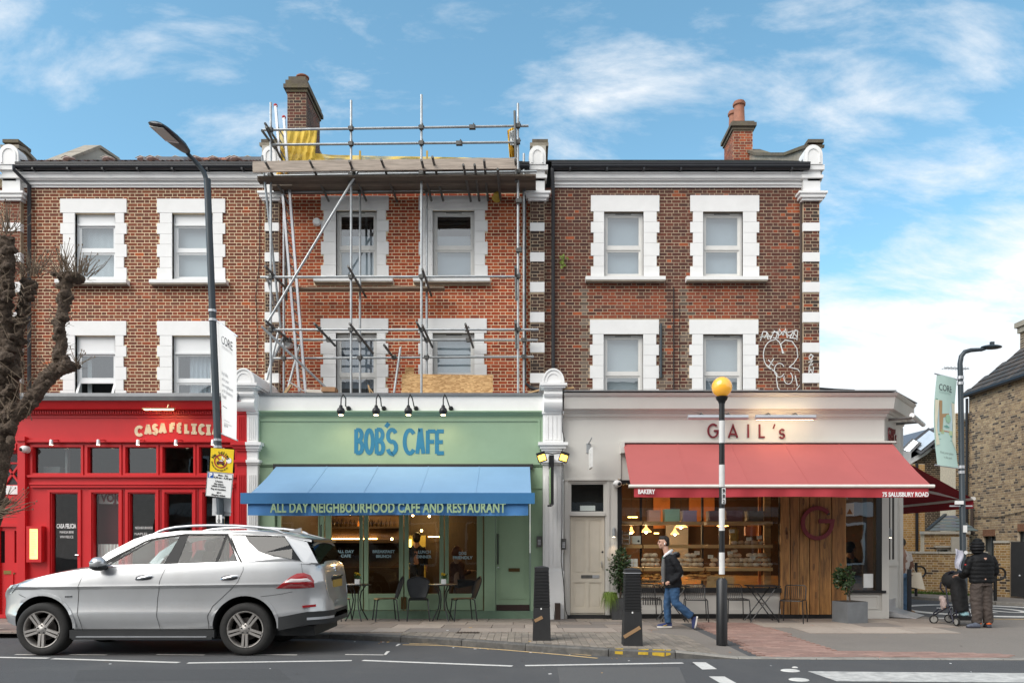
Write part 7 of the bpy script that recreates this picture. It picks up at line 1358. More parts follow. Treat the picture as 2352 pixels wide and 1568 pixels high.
def twigs(cx, cy, rx, ry, n, ln, up=1., dd=-.2, sp=.7):
    for k in range(n):
        x, y = cx+R.gauss(0, rx), cy+R.gauss(0, ry); p = PP(x, y, dd+ru(-.15, .1)); d = V((R.gauss((x-cx)/max(rx, 1)*.35, sp*.5), R.gauss(-.1, .4), up*ru(.4, 1.2))).normalized(); L_ = ln*ru(.5, 1.2); m_ = p+d*L_*.5+V((R.gauss(0, .02), 0, .02)); e = p+d*L_+V((0, 0, .05)); q.tube([p, m_, e], [.0075, .006, .003], 5)
        if R.random() < .6: q.ball(e, .011, (1, 1, 1.8), 6, 4)
twigs(170, 632, 18, 4, 60, .38); twigs(145, 622, 6, 5, 20, .4, dd=-.2); twigs(74, 630, 12, 6, 46, .45, dd=.1, sp=1.2); twigs(16, 530, 12, 8, 34, .5, dd=-.1); twigs(178, 838, 5, 6, 12, .33, .3); twigs(120, 845, 10, 8, 14, .3, .5); twigs(60, 900, 20, 25, 24, .4, .8); twigs(20, 960, 14, 20, 18, .4); twigs(140, 720, 8, 40, 26, .16, .2); twigs(55, 720, 10, 40, 26, .2, .4); twigs(12, 660, 14, 50, 30, .22, .4)
for k in range(40):
    p = PP(R.gauss(-2, 10), R.gauss(1172, 8), -.2); e = p+V((ru(.1, .62), ru(-.1, .1), ru(-.05, .38))); q.tube([p, p.lerp(e, .5)+V((0, 0, -.03)), e], [.007, .006, .003], 5)
    if R.random() < .4: q.ball(e, .012, (1, 1, 1.4), 6, 4)
for b_ in br[1:]:
    for a, c in zip(b_, b_[1:]):
        for k in range(int(math.hypot(c[0]-a[0], c[1]-a[1])*.8)):
            t = R.random(); an = ru(0, 6.3); r_ = a[2]*.8/SCL; p = PP(a[0]+(c[0]-a[0])*t, a[1]+(c[1]-a[1])*t, a[3]); d = V((cos(an), sin(an), ru(-.3, .6))); q.tube([p+d*r_*.6, p+d*(r_+ru(.04, .13))], [.004, .002], 3)
q.part('twigs', tr, kind='stuff'); q = MB(bark)
for k in range(26): q.ball(PP(R.gauss(-4, 8), R.gauss(1170, 14), -.15), ru(4, 8)/SCL, (1, 1, 1), 8, 5, .4, k)
q.part('burr', tr, smooth=True)
# ---------------------------------------------------------------- silver car: u = metres from its nose, v = metres from its near side, z up
YN = 10.98; CW = 1.88; CX0 = X(12, YN+.12); car = T('parked_car', 'silver off-road estate car parked at the kerb before the red restaurant', 'car', (CX0+2.4, YN+CW/2, 0))
silver = mat('car_silver', (.56, .565, .57), .28, .6, var=.03, sc=2, dirt=.18, dcol=(.36, .34, .31), dsc=1.3, coat=1.)
tyre = mat('tyre', (.020, .019, .018), .85, var=.3, sc=20); rimm = mat('alloy', (.52, .49, .46), .42, .8, var=.2, sc=10, dirt=.45, dcol=(.12, .10, .085), dsc=5); cpl = mat('car_plastic', (.022, .023, .024), .55, var=.2); arch = mat('wheel_arch', (.006, .006, .006), .95)
mu = lambda u: .5-(.5-u)*1.56 if u < .5 else (3.9+(u-3.9)*.744 if u > 3.9 else u)
CU = lambda u: CX0+mu(u)
W = lambda u, v, z: V((CU(u), YN+v, z))
def interp(tab, u):
    if u <= tab[0][0]: return tab[0][1]
    for (a, b_), (c, d) in zip(tab, tab[1:]):
        if u <= c: t = (u-a)/(c-a); return b_+(d-b_)*t
    return tab[-1][1]
TOP = [(0, .74), (.03, .80), (.1, .88), (.2, .975), (.32, 1.055), (.5, 1.115), (.7, 1.165), (1.0, 1.215), (1.25, 1.25), (1.5, 1.262), (2.2, 1.285), (3.0, 1.315), (3.6, 1.33), (4.25, 1.335), (4.5, 1.32), (4.62, 1.285), (4.68, 1.19), (4.71, 1.0), (4.735, .83), (4.78, .74), (4.80, .66)]
BOT = [(0, .62), (.04, .50), (.12, .42), (.3, .36), (.9, .34), (1.1, .345), (2.9, .345), (3.2, .36), (4.2, .38), (4.5, .43), (4.7, .50), (4.77, .56), (4.80, .62)]
HWD = [(0, .22), (.015, .38), (.05, .53), (.12, .66), (.21, .77), (.34, .87), (.5, .92), (.8, .938), (1.2, .94), (3.6, .94), (4.1, .925), (4.4, .87), (4.55, .79), (4.68, .68), (4.76, .57), (4.80, .42)]
def body_section(u):
    zt, zb, hw = interp(TOP, u), interp(BOT, u), interp(HWD, u); h = zt-zb; gh = clamp((u-1.2)/.4)*clamp((4.62-u)/.3)
    zc = min(.98+.012*(u-1), zt-.02); z2 = lambda f: zb+h*f
    lower = min(.60, zb+.28*h); crown = .035*(1-gh)
    pts = [(0, zb), (hw*.80, zb), (hw*.955, zb+.03), (hw*.985, zb+min(.12, h*.2)), (hw*1.0, lower), (hw*.990, lower+.03), (hw*.972, lower+(zc-lower)*.45), (hw*.966, zc-.05), (hw*.999, zc-.006), (hw*.990, zc+.03), (hw*.972, zc+(zt-zc)*.5), (hw*.93, zt-.02*min(1, h)), (hw*.88, zt-.001), (hw*.60, zt+crown*.7), (hw*.3, zt+crown), (0, zt+crown)]
    return pts
us = [0, .006, .015, .04, .08, .13, .2, .28, .36, .46, .6, .8, 1.0, 1.15, 1.3, 1.5, 1.8, 2.2, 2.6, 3.0, 3.4, 3.8, 4.1, 4.3, 4.42, 4.52, 4.6, 4.65, 4.69, 4.72, 4.75, 4.78, 4.80]
q = MB(silver); rings = []
for u in us:
    pts = body_section(u); full = pts+[(-a, b_) for a, b_ in pts[-2:0:-1]]; i0 = len(q.v); n = len(full); rings.append(i0); q.v += [W(u, CW/2-a, z_) for a, z_ in full]
for a, b_ in zip(rings, rings[1:]):
    for j in range(n): k = (j+1) % n; q.idx((a+j, a+k, b_+k, b_+j))
q.idx([rings[0]+j for j in range(n)]); q.idx([rings[-1]+j for j in range(n)][::-1])
me = q.mesh('body', (0, 0, 0), smooth=False); me.materials.append(arch)
bo = bpy.data.objects.new('body', me); C.objects.link(bo); WU = (.57, 3.43); WZ, WR = .372, .372; cutters = []
for wu in WU:
    c = MB(arch); c.lathe(tuple(W(wu, -.2, WZ+.02)), [(.455, 0), (.455, .62)], 40, (0, 1, 0)); c.lathe(tuple(W(wu, CW+.2, WZ+.02)), [(.455, 0), (.455, .62)], 40, (0, -1, 0)); cm2 = c.mesh('cut'); co = bpy.data.objects.new('cut', cm2); C.objects.link(co); cutters.append(co)
    md = bo.modifiers.new('b', 'BOOLEAN'); md.operation = 'DIFFERENCE'; md.object = co; md.solver = 'EXACT'; md.material_mode = 'TRANSFER'
dg = bpy.context.evaluated_depsgraph_get(); nm = bpy.data.meshes.new_from_object(bo.evaluated_get(dg)); bpy.data.objects.remove(bo)
for co in cutters: bpy.data.objects.remove(co)
og = ORG[car.name]
for v in nm.vertices: v.co -= og
nm.polygons.foreach_set('use_smooth', [True]*len(nm.polygons)); nm.set_sharp_from_angle(angle=rad(30)); nm.name = 'body'
bo = bpy.data.objects.new('body', nm); C.objects.link(bo); bo.parent = car; ORG[bo.name] = og
imu = lambda u: .5-(.5-u)/1.56 if u < .5 else (3.9+(u-3.9)/.744 if u > 3.9 else u)
def half(u, z): # half-width of the greenhouse and of the body side
    if z > 1.25: return .872-(z-1.27)*.42-.12*max(0, u-3.8)**2
    pts = body_section(u)[3:12]
    for (a, b_), (c, d) in zip(pts, pts[1:]):
        if b_ <= z <= d: return a+(c-a)*(z-b_)/max(1e-6, d-b_)
    return pts[0][0] if z < pts[0][1] else pts[-1][0]
def side(name, poly, m, off=.004, th=.02, par=car, far=True, sub=6, smooth=False):
    """A panel lying on the side of the car: polygon in (u, z), built on both flanks."""
    out_ = []
    for s in ((0, 1) if far else (0,)):
        b_ = MB(m); P_ = []
        for (a, c) in zip(poly, poly[1:]+poly[:1]):
            for k in range(sub): t = k/sub; P_.append((a[0]+(c[0]-a[0])*t, a[1]+(c[1]-a[1])*t))
        f = lambda u, z, o: W(u, (CW/2-half(u, z)-o) if s == 0 else (CW/2+half(u, z)+o), z); i0 = len(b_.v); n_ = len(P_)
        b_.v += [f(u, z, off) for u, z in P_]+[f(u, z, off-th) for u, z in P_]; b_.idx(range(i0, i0+n_)); b_.idx(range(i0+2*n_-1, i0+n_-1, -1))
        for j in range(n_): k = (j+1) % n_; b_.idx((i0+j, i0+k, i0+n_+k, i0+n_+j))
        out_.append(b_.part(name, par, smooth=smooth))
    return out_
def sline(name, pts, m, w, off=.003, th=.004, far=True):
    for s in ((0, 1) if far else (0,)):
        b_ = MB(m); f = lambda u, z, l: W(u, (CW/2-half(u, z)-off-l) if s == 0 else (CW/2+half(u, z)+off+l), z); P_ = []
        for a, c in zip(pts, pts[1:]):
            for k in range(5): P_.append((a[0]+(c[0]-a[0])*k/5, a[1]+(c[1]-a[1])*k/5))
        ribbon(b_, P_+[pts[-1]], w, f, th); b_.part(name, car)
# greenhouse: pillars, roof, glass
side('pillar', [(1.22, 1.25), (1.42, 1.25), (2.06, 1.645), (2.42, 1.705), (2.42, 1.76), (2.0, 1.715), (1.78, 1.64), (1.45, 1.45)], silver)
side('pillar', [(2.42, 1.70), (3.42, 1.70), (3.90, 1.685), (4.44, 1.60), (4.44, 1.63), (3.9, 1.735), (3.4, 1.765), (2.42, 1.76)], silver)
side('pillar', [(3.12, 1.69), (3.36, 1.685), (3.42, 1.60), (3.58, 1.47), (3.80, 1.40), (4.33, 1.33), (4.50, 1.29), (3.30, 1.29), (3.30, 1.33), (3.15, 1.62)], silver)
side('pillar', [(3.94, 1.685), (4.36, 1.60), (4.60, 1.30), (4.33, 1.31), (4.28, 1.345), (3.95, 1.66)], silver)
blk_ = mat('gloss_black', (.010, .010, .011), .45, spec=.25)
side('window_post', [(1.30, 1.245), (1.47, 1.252), (2.08, 1.640), (2.02, 1.655), (1.62, 1.44)], blk_); side('window_post', [(2.26, 1.275), (2.46, 1.282), (2.545, 1.705), (2.43, 1.705)], blk_); side('window_post', [(2.985, 1.31), (3.03, 1.312), (3.11, 1.70), (3.075, 1.70)], blk_); side('window_post', [(3.30, 1.31), (3.36, 1.318), (3.16, 1.68), (3.09, 1.70)], blk_)
gk = M['glassc']; wd_ = [side('side_window', [(1.44, 1.255), (2.27, 1.28), (2.43, 1.703), (2.06, 1.648)], gk, .002, .006), side('side_window', [(2.46, 1.285), (2.99, 1.312), (3.08, 1.702), (2.545, 1.704)], gk, .002, .006), side('side_window', [(3.02, 1.314), (3.33, 1.318), (3.13, 1.69), (3.10, 1.70)], gk, .002, .006), side('rear_side_window', [(3.37, 1.68), (3.93, 1.67), (4.28, 1.335), (3.80, 1.40), (3.58, 1.47), (3.43, 1.60)], M['glassd'], .012, .006)]
sline('window_trim', [(1.30, 1.262), (2.26, 1.277), (3.34, 1.318)], M['chrome'], .016, .006); sline('window_seal', [(1.40, 1.255), (1.62, 1.42), (1.95, 1.61), (2.10, 1.655), (2.5, 1.712), (3.1, 1.71), (3.36, 1.32)], blk_, .018, .006)
RT = [(1.98, 1.70), (2.1, 1.728), (2.4, 1.775), (2.8, 1.79), (3.2, 1.79), (3.6, 1.775), (3.95, 1.74), (4.3, 1.675), (4.46, 1.625)]
b_ = MB(silver); n_ = 10
for sgn in (0, 1):
    i0 = len(b_.v)
    for u, z in RT:
        for j in range(n_+1): t = -1+2*j/n_; hw = half(u, 1.70)+.01; b_.v.append(W(u, CW/2+hw*t, z-.05*t*t-.02*abs(t)**6-(.035 if sgn else 0)))
    for i in range(len(RT)-1):
        for j in range(n_): a = i0+i*(n_+1)+j; b_.idx((a, a+1, a+n_+2, a+n_+1))
nf = (len(RT))*(n_+1)
for j in range(n_): b_.idx((j, nf+j, nf+j+1, j+1)); e = (len(RT)-1)*(n_+1); b_.idx((e+j, e+j+1, nf+e+j+1, nf+e+j))
b_.part('roof', car, smooth=True)
for s in (-1, 1):
    b_ = MB(M['alu']); b_.tube([W(u, CW/2+s*(half(u, 1.70)-.02), z) for u, z in ((2.02, 1.70), (2.10, 1.745), (2.2, 1.782), (2.35, 1.812), (2.6, 1.832), (2.9, 1.838), (3.2, 1.834), (3.5, 1.815), (3.7, 1.79), (3.82, 1.76), (3.88, 1.73))], .018, 8); b_.part('roof_rail', car, smooth=True)
b_ = MB(silver); b_.prism([(CU(3.78), 1.765), (CU(3.98), 1.82), (CU(4.0), 1.74)], YN+CW/2-.03, YN+CW/2+.03); b_.part('aerial_fin', car)
b_ = MB(gk); b_.grid(lambda u, v: W(1.30+.72*v, CW/2+(2*u-1)*(half(1.5, 1.26+.44*v)-.02), 1.25+.45*v+.015*sin(pi*v)-.03*(2*u-1)**2), 8, 4); b_.part('windscreen', car, smooth=True)
b_ = MB(M['glassd']); b_.grid(lambda u, v: W(4.42+.20*(1-v), CW/2+(2*u-1)*(half(4.3, 1.3+.28*v)-.06), 1.285+.325*v), 8, 3); b_.part('rear_window', car, smooth=True)
b_ = MB(blk_); b_.prism([(CU(4.28), 1.665), (CU(4.47), 1.632), (CU(4.48), 1.60), (CU(4.30), 1.60)], YN+.28, YN+CW-.28); b_.part('spoiler', car)
# cabin
b_ = MB(mat('cabin', (.03, .03, .032), .8)); b_.box(*[CU(1.3), CU(4.4)], YN+.14, YN+CW-.14, 1.0, 1.16); b_.part('cabin_floor', car)
for u in (2.15, 3.05):
    for v in (.5, 1.38): b_ = MB(mat('seat_grey', (.05, .05, .055), .8)); b_.prism([(CX0+u-.1, 1.1), (CX0+u+.12, 1.1), (CX0+u+.26, 1.46), (CX0+u+.14, 1.48)], YN+v-.22, YN+v+.22); b_.ball(W(u+.24, v, 1.54), .1, (.7, 1.2, .9), 10, 8); b_.part('seat', car, smooth=True)
b_ = MB(M['blackm']); b_.lathe(tuple(W(1.72, 1.36, 1.24)), [(.18, 0), (.2, .015), (.18, .03), (.165, .015), (.18, 0)], 20, (-.8, 0, .5), cap=False); b_.part('steering_wheel', car)
# shut lines, mouldings, handles
dk = mat('shut_line', (.02, .02, .02), .8)
for pts in ([(1.24, 1.235), (1.13, 1.08), (1.09, .95), (1.085, .6), (1.16, .36)], [(2.32, 1.275), (2.24, 1.06), (2.2, .8), (2.2, .55), (2.25, .36)], [(3.39, 1.315), (3.40, 1.2), (3.33, 1.03), (3.15, .86), (2.98, .70), (2.91, .56), (2.93, .37)], [(.30, .86), (.37, .82), (.40, .80)], [(3.62, .83), (3.95, .87), (4.15, .90)], [(4.30, 1.30), (4.33, 1.18), (4.38, 1.12)]): sline('shut_line', pts, dk, .0045, .0012, .0012)
sline('shut_line', [(.32, 1.03), (.5, 1.085), (.9, 1.16), (1.2, 1.22)], dk, .005, .002, .001)
for u in (1.93, 3.13):
    for s in (0, 1):
        y = lambda o: (CW/2-half(u, 1.1)-o) if s == 0 else (CW/2+half(u, 1.1)+o); b_ = MB(mat('handle_well', (.12, .12, .125), .4, .6)); c = W(u+.08, y(.002), 1.095); b_.ball(c, 1, (.115, .006, .042), 16, 8); b_.part('handle_recess', car, smooth=True); b_ = MB(M['chrome']); b_.tube([W(u-.03, y(.01), 1.075), W(u+.04, y(.035), 1.095), W(u+.14, y(.035), 1.115), W(u+.2, y(.01), 1.12)], [.012, .018, .018, .012], 8); b_.part('door_handle', car, smooth=True)
side('sill_panel', [(.97, .365), (3.0, .365), (3.0, .25), (.97, .25)], cpl, .0, .1); b_ = MB(cpl); b_.box(CU(1.02), CU(2.98), YN-.02, YN+.16, .235, .27); b_.use(M['alu']).box(CU(1.08), CU(2.9), YN-.024, YN+.12, .268, .278); b_.part('running_board', car)
for wu in WU:   # lips of the arches
    for s in (0, 1):
        b_ = MB(silver); pts = [(wu+.472*cos(rad(a)), WZ+.02+.472*sin(rad(a))) for a in range(0, 181 if wu > 1 else 158, 8)]; f = lambda u, z, l: V((CX0+u, YN+((CW/2-half(imu(u), z)-.003-l) if s == 0 else (CW/2+half(imu(u), z)+.003+l)), z)); ribbon(b_, pts, .04, f, .010); b_.part('arch_lip', car)
sline('side_badge', [(.90, .832), (1.0, .836)], M['chrome'], .022, .003); sline('side_badge_insert', [(.91, .832), (.99, .835)], cpl, .012, .008)
side('headlamp', [(.165, .85), (.2, .87), (.30, .985), (.315, 1.02), (.26, 1.005), (.19, .93)], mat('headlamp', (.62, .66, .68), .12, .5, coat=1.), .006, .02)
tl = mat('tail_red', (.34, .008, .012), .2, coat=1.); tlw = mat('tail_clear', (.62, .55, .54), .2, coat=1.)
for s in (0, 1):
    sg_ = -1 if s == 0 else 1
    def tp(u, z, o=.0): hw = interp(HWD, u)*(1.0 if u < 4.5 else 1.0); return W(u, CW/2+sg_*(half(min(u, 4.34), z)*interp(HWD, u)/interp(HWD, 4.34) if u > 4.34 else half(u, z))+sg_*o, z)
    for m_, pl, o in ((tl, [(3.86, .948), (4.0, 1.035), (4.13, 1.115), (4.24, 1.158), (4.36, 1.165), (4.47, 1.13), (4.53, 1.05), (4.53, .955), (4.2, .945)], .008), (tlw, [(4.02, 1.03), (4.13, 1.085), (4.42, 1.09), (4.5, 1.045), (4.3, 1.03)], .016)):
        P_ = []
        for a, c in zip(pl, pl[1:]+pl[:1]):
            for k in range(5): P_.append((a[0]+(c[0]-a[0])*k/5, a[1]+(c[1]-a[1])*k/5))
        b_ = MB(m_); nn_ = len(P_); cu, cz = sum(p[0] for p in P_)/nn_, sum(p[1] for p in P_)/nn_
        for k_, oo in ((1.0, -.03), (1., o), (.7, o+.008), (.35, o+.012)): b_.v += [tp(cu+(u-cu)*k_, cz+(z-cz)*k_, oo) for u, z in P_]
        for r_ in range(3):
            for j in range(nn_): k = (j+1) % nn_; b_.idx((r_*nn_+j, r_*nn_+k, r_*nn_+nn_+k, r_*nn_+nn_+j))
        b_.idx([3*nn_+j for j in range(nn_)])
        b_.part('tail_lamp', car, smooth=True)
b_ = MB(mat('plate_blank', (.42, .27, .06), .5)); b_.box(CU(4.71), CU(4.735), YN+CW/2-.27, YN+CW/2+.27, .93, 1.04); b_.part('number_plate', car)
b_ = MB(M['blackm']); b_.box(CU(4.69), CU(4.71), YN+CW/2-.32, YN+CW/2+.32, .90, 1.08); b_.part('plate_recess', car); b_ = MB(M['chrome']); b_.box(CU(4.69), CU(4.735), YN+CW/2-.32, YN+CW/2+.32, 1.08, 1.10); b_.lathe(tuple(W(4.66, CW/2, 1.2)), [(.05, 0), (.045, .03)], 14, (1, 0, .2)); b_.part('tailgate_trim', car)
path = [(u, -1) for u in (3.9, 4.0, 4.15, 4.3, 4.42, 4.52, 4.6, 4.66, 4.71, 4.75, 4.78, 4.80)]; path += [(u, 1) for u, _ in path[::-1]]
def band(name, m, z0, z1, o, umin=0.):
    b_ = MB(m); pp = [p for p in path if p[0] >= umin]; n_ = len(pp); kk = lambda u: clamp((u-3.9)/.5)
    for z in (z0, z1): b_.v += [W(u, CW/2+sg*(interp(HWD, u)*.99+o), z+(.07*kk(u) if z0 < .4 else 0)) for u, sg in pp]
    b_.v += [W(u, CW/2+sg*(interp(HWD, u)*.8), z0+.02+.05*kk(u)) for u, sg in pp]
    for j in range(n_-1): b_.idx((j, j+1, n_+j+1, n_+j)); b_.idx((2*n_+j, 2*n_+j+1, j+1, j))
    b_.part(name, car, smooth=True)
band('rear_skirt', cpl, .36, .545, .014); band('bumper_trim', M['alu'], .50, .535, .024, 4.42)
b_ = MB(tl); b_.beam(W(4.34, CW/2-interp(HWD, 4.34)-.004, .69), W(4.56, CW/2-interp(HWD, 4.56)-.004, .70), .02, .035, (0, 0, 1)); b_.part('rear_reflector', car)
b_ = MB(cpl); b_.box(CX0+.35, CU(4.5), YN+.25, YN+CW-.25, .26, .40); b_.part('underbody', car)
for s in (0, 1):
    y = (CW/2-half(1.5, 1.25)) if s == 0 else CW/2+half(1.5, 1.25); o = -1 if s == 0 else 1
    b_ = MB(silver); c = W(1.42, y+o*.14, 1.30); b_.ball(c, 1, (.11, .10, .095), 16, 10, .1, 2); b_.part('door_mirror', car, smooth=True); b_ = MB(cpl); b_.ball(c-V((0, 0, .045)), 1, (.115, .09, .06), 14, 8); b_.tube([c-V((0, 0, .06)), W(1.46, y, 1.24)], .035, 8); b_.part('mirror_base', car, smooth=True); b_ = MB(mat('indicator', (.5, .5, .5), .2, .5)); b_.beam(c+V((-.08, o*.085, .02)), c+V((.09, o*.085, .025)), .012, .012); b_.part('mirror_indicator', car)
# wheels
def wheel(u, s):
    y0 = .025 if s == 0 else CW-.025; d = 1 if s == 0 else -1; c = W(u, y0, WZ); wr = WR
    b_ = MB(tyre); pr = [(.245, .02), (.27, .0), (.30, -.008), (wr-.03, .0), (wr-.008, .02), (wr, .045), (wr, .21), (wr-.008, .235), (wr-.03, .255), (.26, .25)]; b_.lathe(tuple(c), pr, 48, (0, d, 0), cap=False); w_ = b_.part('wheel', car, smooth=True)
    b_ = MB(rimm); b_.lathe(tuple(c), [(.262, .012), (.255, .0), (.245, .002), (.235, .02), (.225, .12)], 48, (0, d, 0), cap=False); b_.part('rim', w_, smooth=True)
    b_ = MB(arch); b_.lathe(tuple(c), [(.24, .12), (.02, .12)], 32, (0, d, 0)); b_.use(mat('brake_disc', (.10, .09, .085), .6, .6)).lathe(tuple(c), [(.16, .09), (.16, .1)], 28, (0, d, 0)); b_.part('brake', w_)
    for k in range(5):
        a0 = rad(72*k+52)
        for e in (-1, 1):
            b_ = MB(rimm); aa, ab = a0+e*.30, a0+e*.115; p0 = c+V((cos(aa)*.075, d*.02, sin(aa)*.075)); p1 = c+V((cos(ab)*.243, d*.012, sin(ab)*.243)); p0 = c+(p0-c)*1.0; b_.beam(p0, p1, .034, .04, (0, 1, 0)); b_.part('spoke', w_)
    b_ = MB(rimm); b_.lathe(tuple(c), [(.085, .03), (.085, .012), (.07, .004), (.035, .004), (.03, .001), (0.001, .0)], 24, (0, d, 0), cap=False); b_.part('hub', w_, smooth=True)
    b_ = MB(M['blackm'])
    for k in range(5): a = rad(72*k+16); b_.lathe(tuple(c+V((cos(a)*.055, d*.003, sin(a)*.055))), [(.011, 0), (.011, .006)], 8, (0, -d, 0))
    b_.part('wheel_bolt', w_)
for u in WU:
    for s in (0, 1): wheel(u, s)
# ---------------------------------------------------------------- people
skin = mat('skin', (.50, .29, .21), .5, var=.06, sc=20); skin2 = mat('skin_brown', (.20, .10, .065), .5, var=.08); hairm = mat('hair_dark', (.012, .009, .007), .6, var=.3, sc=40)
def head(q, c, f, s=1.):
    """Head at c looking along f (a horizontal vector): skull, jaw, nose, brow, lips, ears."""
    f = V(f).normalized(); r = V((f.y, -f.x, 0)); u = V((0, 0, 1)); c = V(c)
    def el(o, rx, ry, rz, n=14, m=10):
        i0 = len(q.v); q.ball((0, 0, 0), 1, (1, 1, 1), n, m)
        for v in q.v[i0:]: p = v.copy(); v.xyz = c+f*(o[0]+p.x*rx)*s+r*(o[1]+p.y*ry)*s+u*(o[2]+p.z*rz)*s
    el((-.012, 0, .035), .098, .076, .088); el((.018, 0, -.045), .070, .058, .068); el((.045, 0, -.085), .036, .034, .026); el((.094, 0, -.012), .020, .013, .024); el((.087, 0, .012), .014, .010, .020); el((.082, 0, .032), .018, .05, .013); el((.080, 0, -.055), .014, .024, .009)
    for k in (-1, 1): el((-.015, k*.077, -.012), .022, .012, .034); el((.062, k*.042, -.025), .026, .02, .024)
    return el
def hand(q, w, d, side, curl=.5, s=1.):
    """Palm with four unequal fingers and a thumb leaving the side; w wrist, d direction."""
    w, d = V(w), V(d).normalized(); sv = (V(side)-d*V(side).dot(d)).normalized(); nv = d.cross(sv); pc = w+d*.05*s; 
    q.tube([w-d*.02*s, w+d*.02*s, w+d*.085*s], [.024*s, .030*s, .033*s], 10, el=.5)
    for k, ln in enumerate((.070, .080, .074, .058)): b0 = w+d*.085*s+sv*(-.027+.018*k)*s; p1 = b0+d*ln*.5*s+nv*curl*.012*s; p2 = p1+(d*(1-curl)+nv*curl).normalized()*ln*.32*s; p3 = p2+(d*(1-curl*1.6)+nv*curl).normalized()*ln*.25*s; q.tube([b0-d*.02*s, b0, p1, p2, p3], [.010*s, .0095*s, .009*s, .0085*s, .006*s], 7)
    t0 = w+d*.03*s-sv*.026*s; q.tube([t0, t0-sv*.022*s+d*.022*s, t0-sv*.030*s+d*.055*s+nv*.008*s], [.012*s, .0105*s, .008*s], 7)
def shoe(name, par, heel, toe, up, m, sole, h=.085):
    heel, toe, up = V(heel), V(toe), V(up).normalized(); d = (toe-heel); L_ = d.length; d.normalize(); sd_ = d.cross(up).normalized(); b_ = MB(m); sec = [(.0, .032, .07), (.08, .038, .088), (.28, .038, .082), (.5, .042, .062), (.75, .046, .046), (.92, .038, .036), (1., .018, .022)]; n = 12; i0 = 0
    for t, w_, hh in sec:
        for j in range(n): a = pi*j/(n-1); b_.v.append(heel+d*L_*t+sd_*w_*cos(a)+up*(.02+hh*sin(a)))
    for i in range(len(sec)-1):
        for j in range(n-1): a = i*n+j; b_.idx((a, a+1, a+n+1, a+n))
        b_.idx((i*n, (i+1)*n, (i+1)*n+n-1, i*n+n-1))
    b_.idx(range(n)); b_.idx(range((len(sec)-1)*n, len(sec)*n)); o = b_.part(name, par, smooth=True)
    b_ = MB(sole); pts = [heel+d*L_*t+sd_*w_*1.06*e for t, w_, hh in sec for e in (1,)]+[heel+d*L_*t-sd_*w_*1.06 for t, w_, hh in sec[::-1]]; i0 = len(b_.v); k = len(pts); b_.v += [p+up*.024 for p in pts]+[p-up*.004 for p in pts]; b_.idx(range(k)); b_.idx(range(2*k-1, k-1, -1))
    for j in range(k): e = (j+1) % k; b_.idx((j, e, k+e, k+j))
    b_.part('sole', o); return o
def wrinkle(a, f): return lambda co: a*noise.noise(V((co.x*f, co.y*f, co.z*f*1.6)))+a*.5*noise.noise(co*f*2.7)
# walking man: heading to the left (-x); s = scale
c0 = G(1543, 1441); H = (c0.x, c0.y, c0.z); K = 1.69/1.78; man = T('person', 'dark-haired man in a black jacket and blue jeans walking left past the bakery', 'person', H)
def m_(f, l, z): return V((c0.x-f*K, c0.y-l*K, c0.z+z*K))     # f forward (left in view), l towards the camera (his left side), z up
hip = (-.03, 0, .93); q = MB(skin); hc = m_(.165, 0, 1.655); el = head(q, hc, (-1, -.10, 0), K*1.02); q.tube([m_(.055, 0, 1.36), m_(.10, 0, 1.46), m_(.135, 0, 1.58)], [.075*K, .058*K, .058*K], 12)
q.tube([m_(.02, 0, 1.40), m_(-.01, 0, 1.2), m_(-.03, 0, .95)], [.13*K, .15*K, .14*K], 12, el=.7)
jn = {'L': [(-.03, .09, .93), (-.02, .10, .52), (-.34, .10, .30)], 'R': [(-.03, -.09, .93), (.10, -.10, .50), (.06, -.10, .09)]}
jn = {'far': [(-.03, -.09, .92), (.075, -.09, .50), (.055, -.09, .09)], 'near': [(-.03, .09, .92), (-.05, .10, .50), (-.36, .10, .235)]}
for k, js in jn.items(): q.tube([m_(*p) for p in js], [.07*K, .05*K, .035*K], 10)
for sgn in (1, -1): q.tube([m_(.0, sgn*.17, 1.36), m_(-.12, sgn*.22, 1.10), m_(.03, sgn*.18, .93)], [.05*K, .04*K, .03*K], 10); hand(q, m_(.03, sgn*.18, .93), m_(.13, sgn*.17, .87)-m_(.03, sgn*.18, .93), (0, 0, 1), .6, K)
smoothed(q, 'body', man, .009, 2, skin)
q = MB(hairm); f = V((-1, -.1, 0)).normalized(); 
for o, k in (((.0, 0, .088), (.092, .080, .050)), ((-.045, 0, .055), (.075, .083, .085)), ((-.075, 0, -.005), (.045, .065, .065)), ((.045, 0, .104), (.042, .058, .030))): q.ball(hc+f*o[0]*K+V((0, 0, o[2]*K)), K*1.02, k, 14, 10, .06, 3)
smoothed(q, 'hair', man, .009, 1, hairm, disp=lambda co: .004*noise.noise(co*60))
q = MB(M['white']); q.ball(hc-f*.012*K+V((0, -.082*K, -.02*K)), .011, (1, 1, 1.6), 8, 6); q.part('earphone', man); q = MB(M['black'])
for k in (-1, 1): q.ball(hc+f*.088*K+V((f.y*k*-.032*K, -f.x*k*.032*K*-1, .013*K)), .0085, (1, 1, .6), 8, 5)
q.part('eyes', man); q = MB(hairm)
for k in (-1, 1): q.tube([hc+f*.095*K+V((0, k*.018*K, .034*K)), hc+f*.082*K+V((0, k*.05*K, .036*K))], .005, 5)
q.part('eyebrows', man)
jk = mat('jacket_black', (.007, .0075, .0095), .75, spec=.25, var=.25, bump=.25, bsc=30); q = MB(jk)
for f0, z0, rx, ry, in ((.05, 1.40, .09, .17), (.04, 1.33, .13, .205), (.01, 1.20, .145, .215), (-.01, 1.05, .15, .205), (-.02, .90, .165, .205), (-.02, .80, .17, .205)): pass
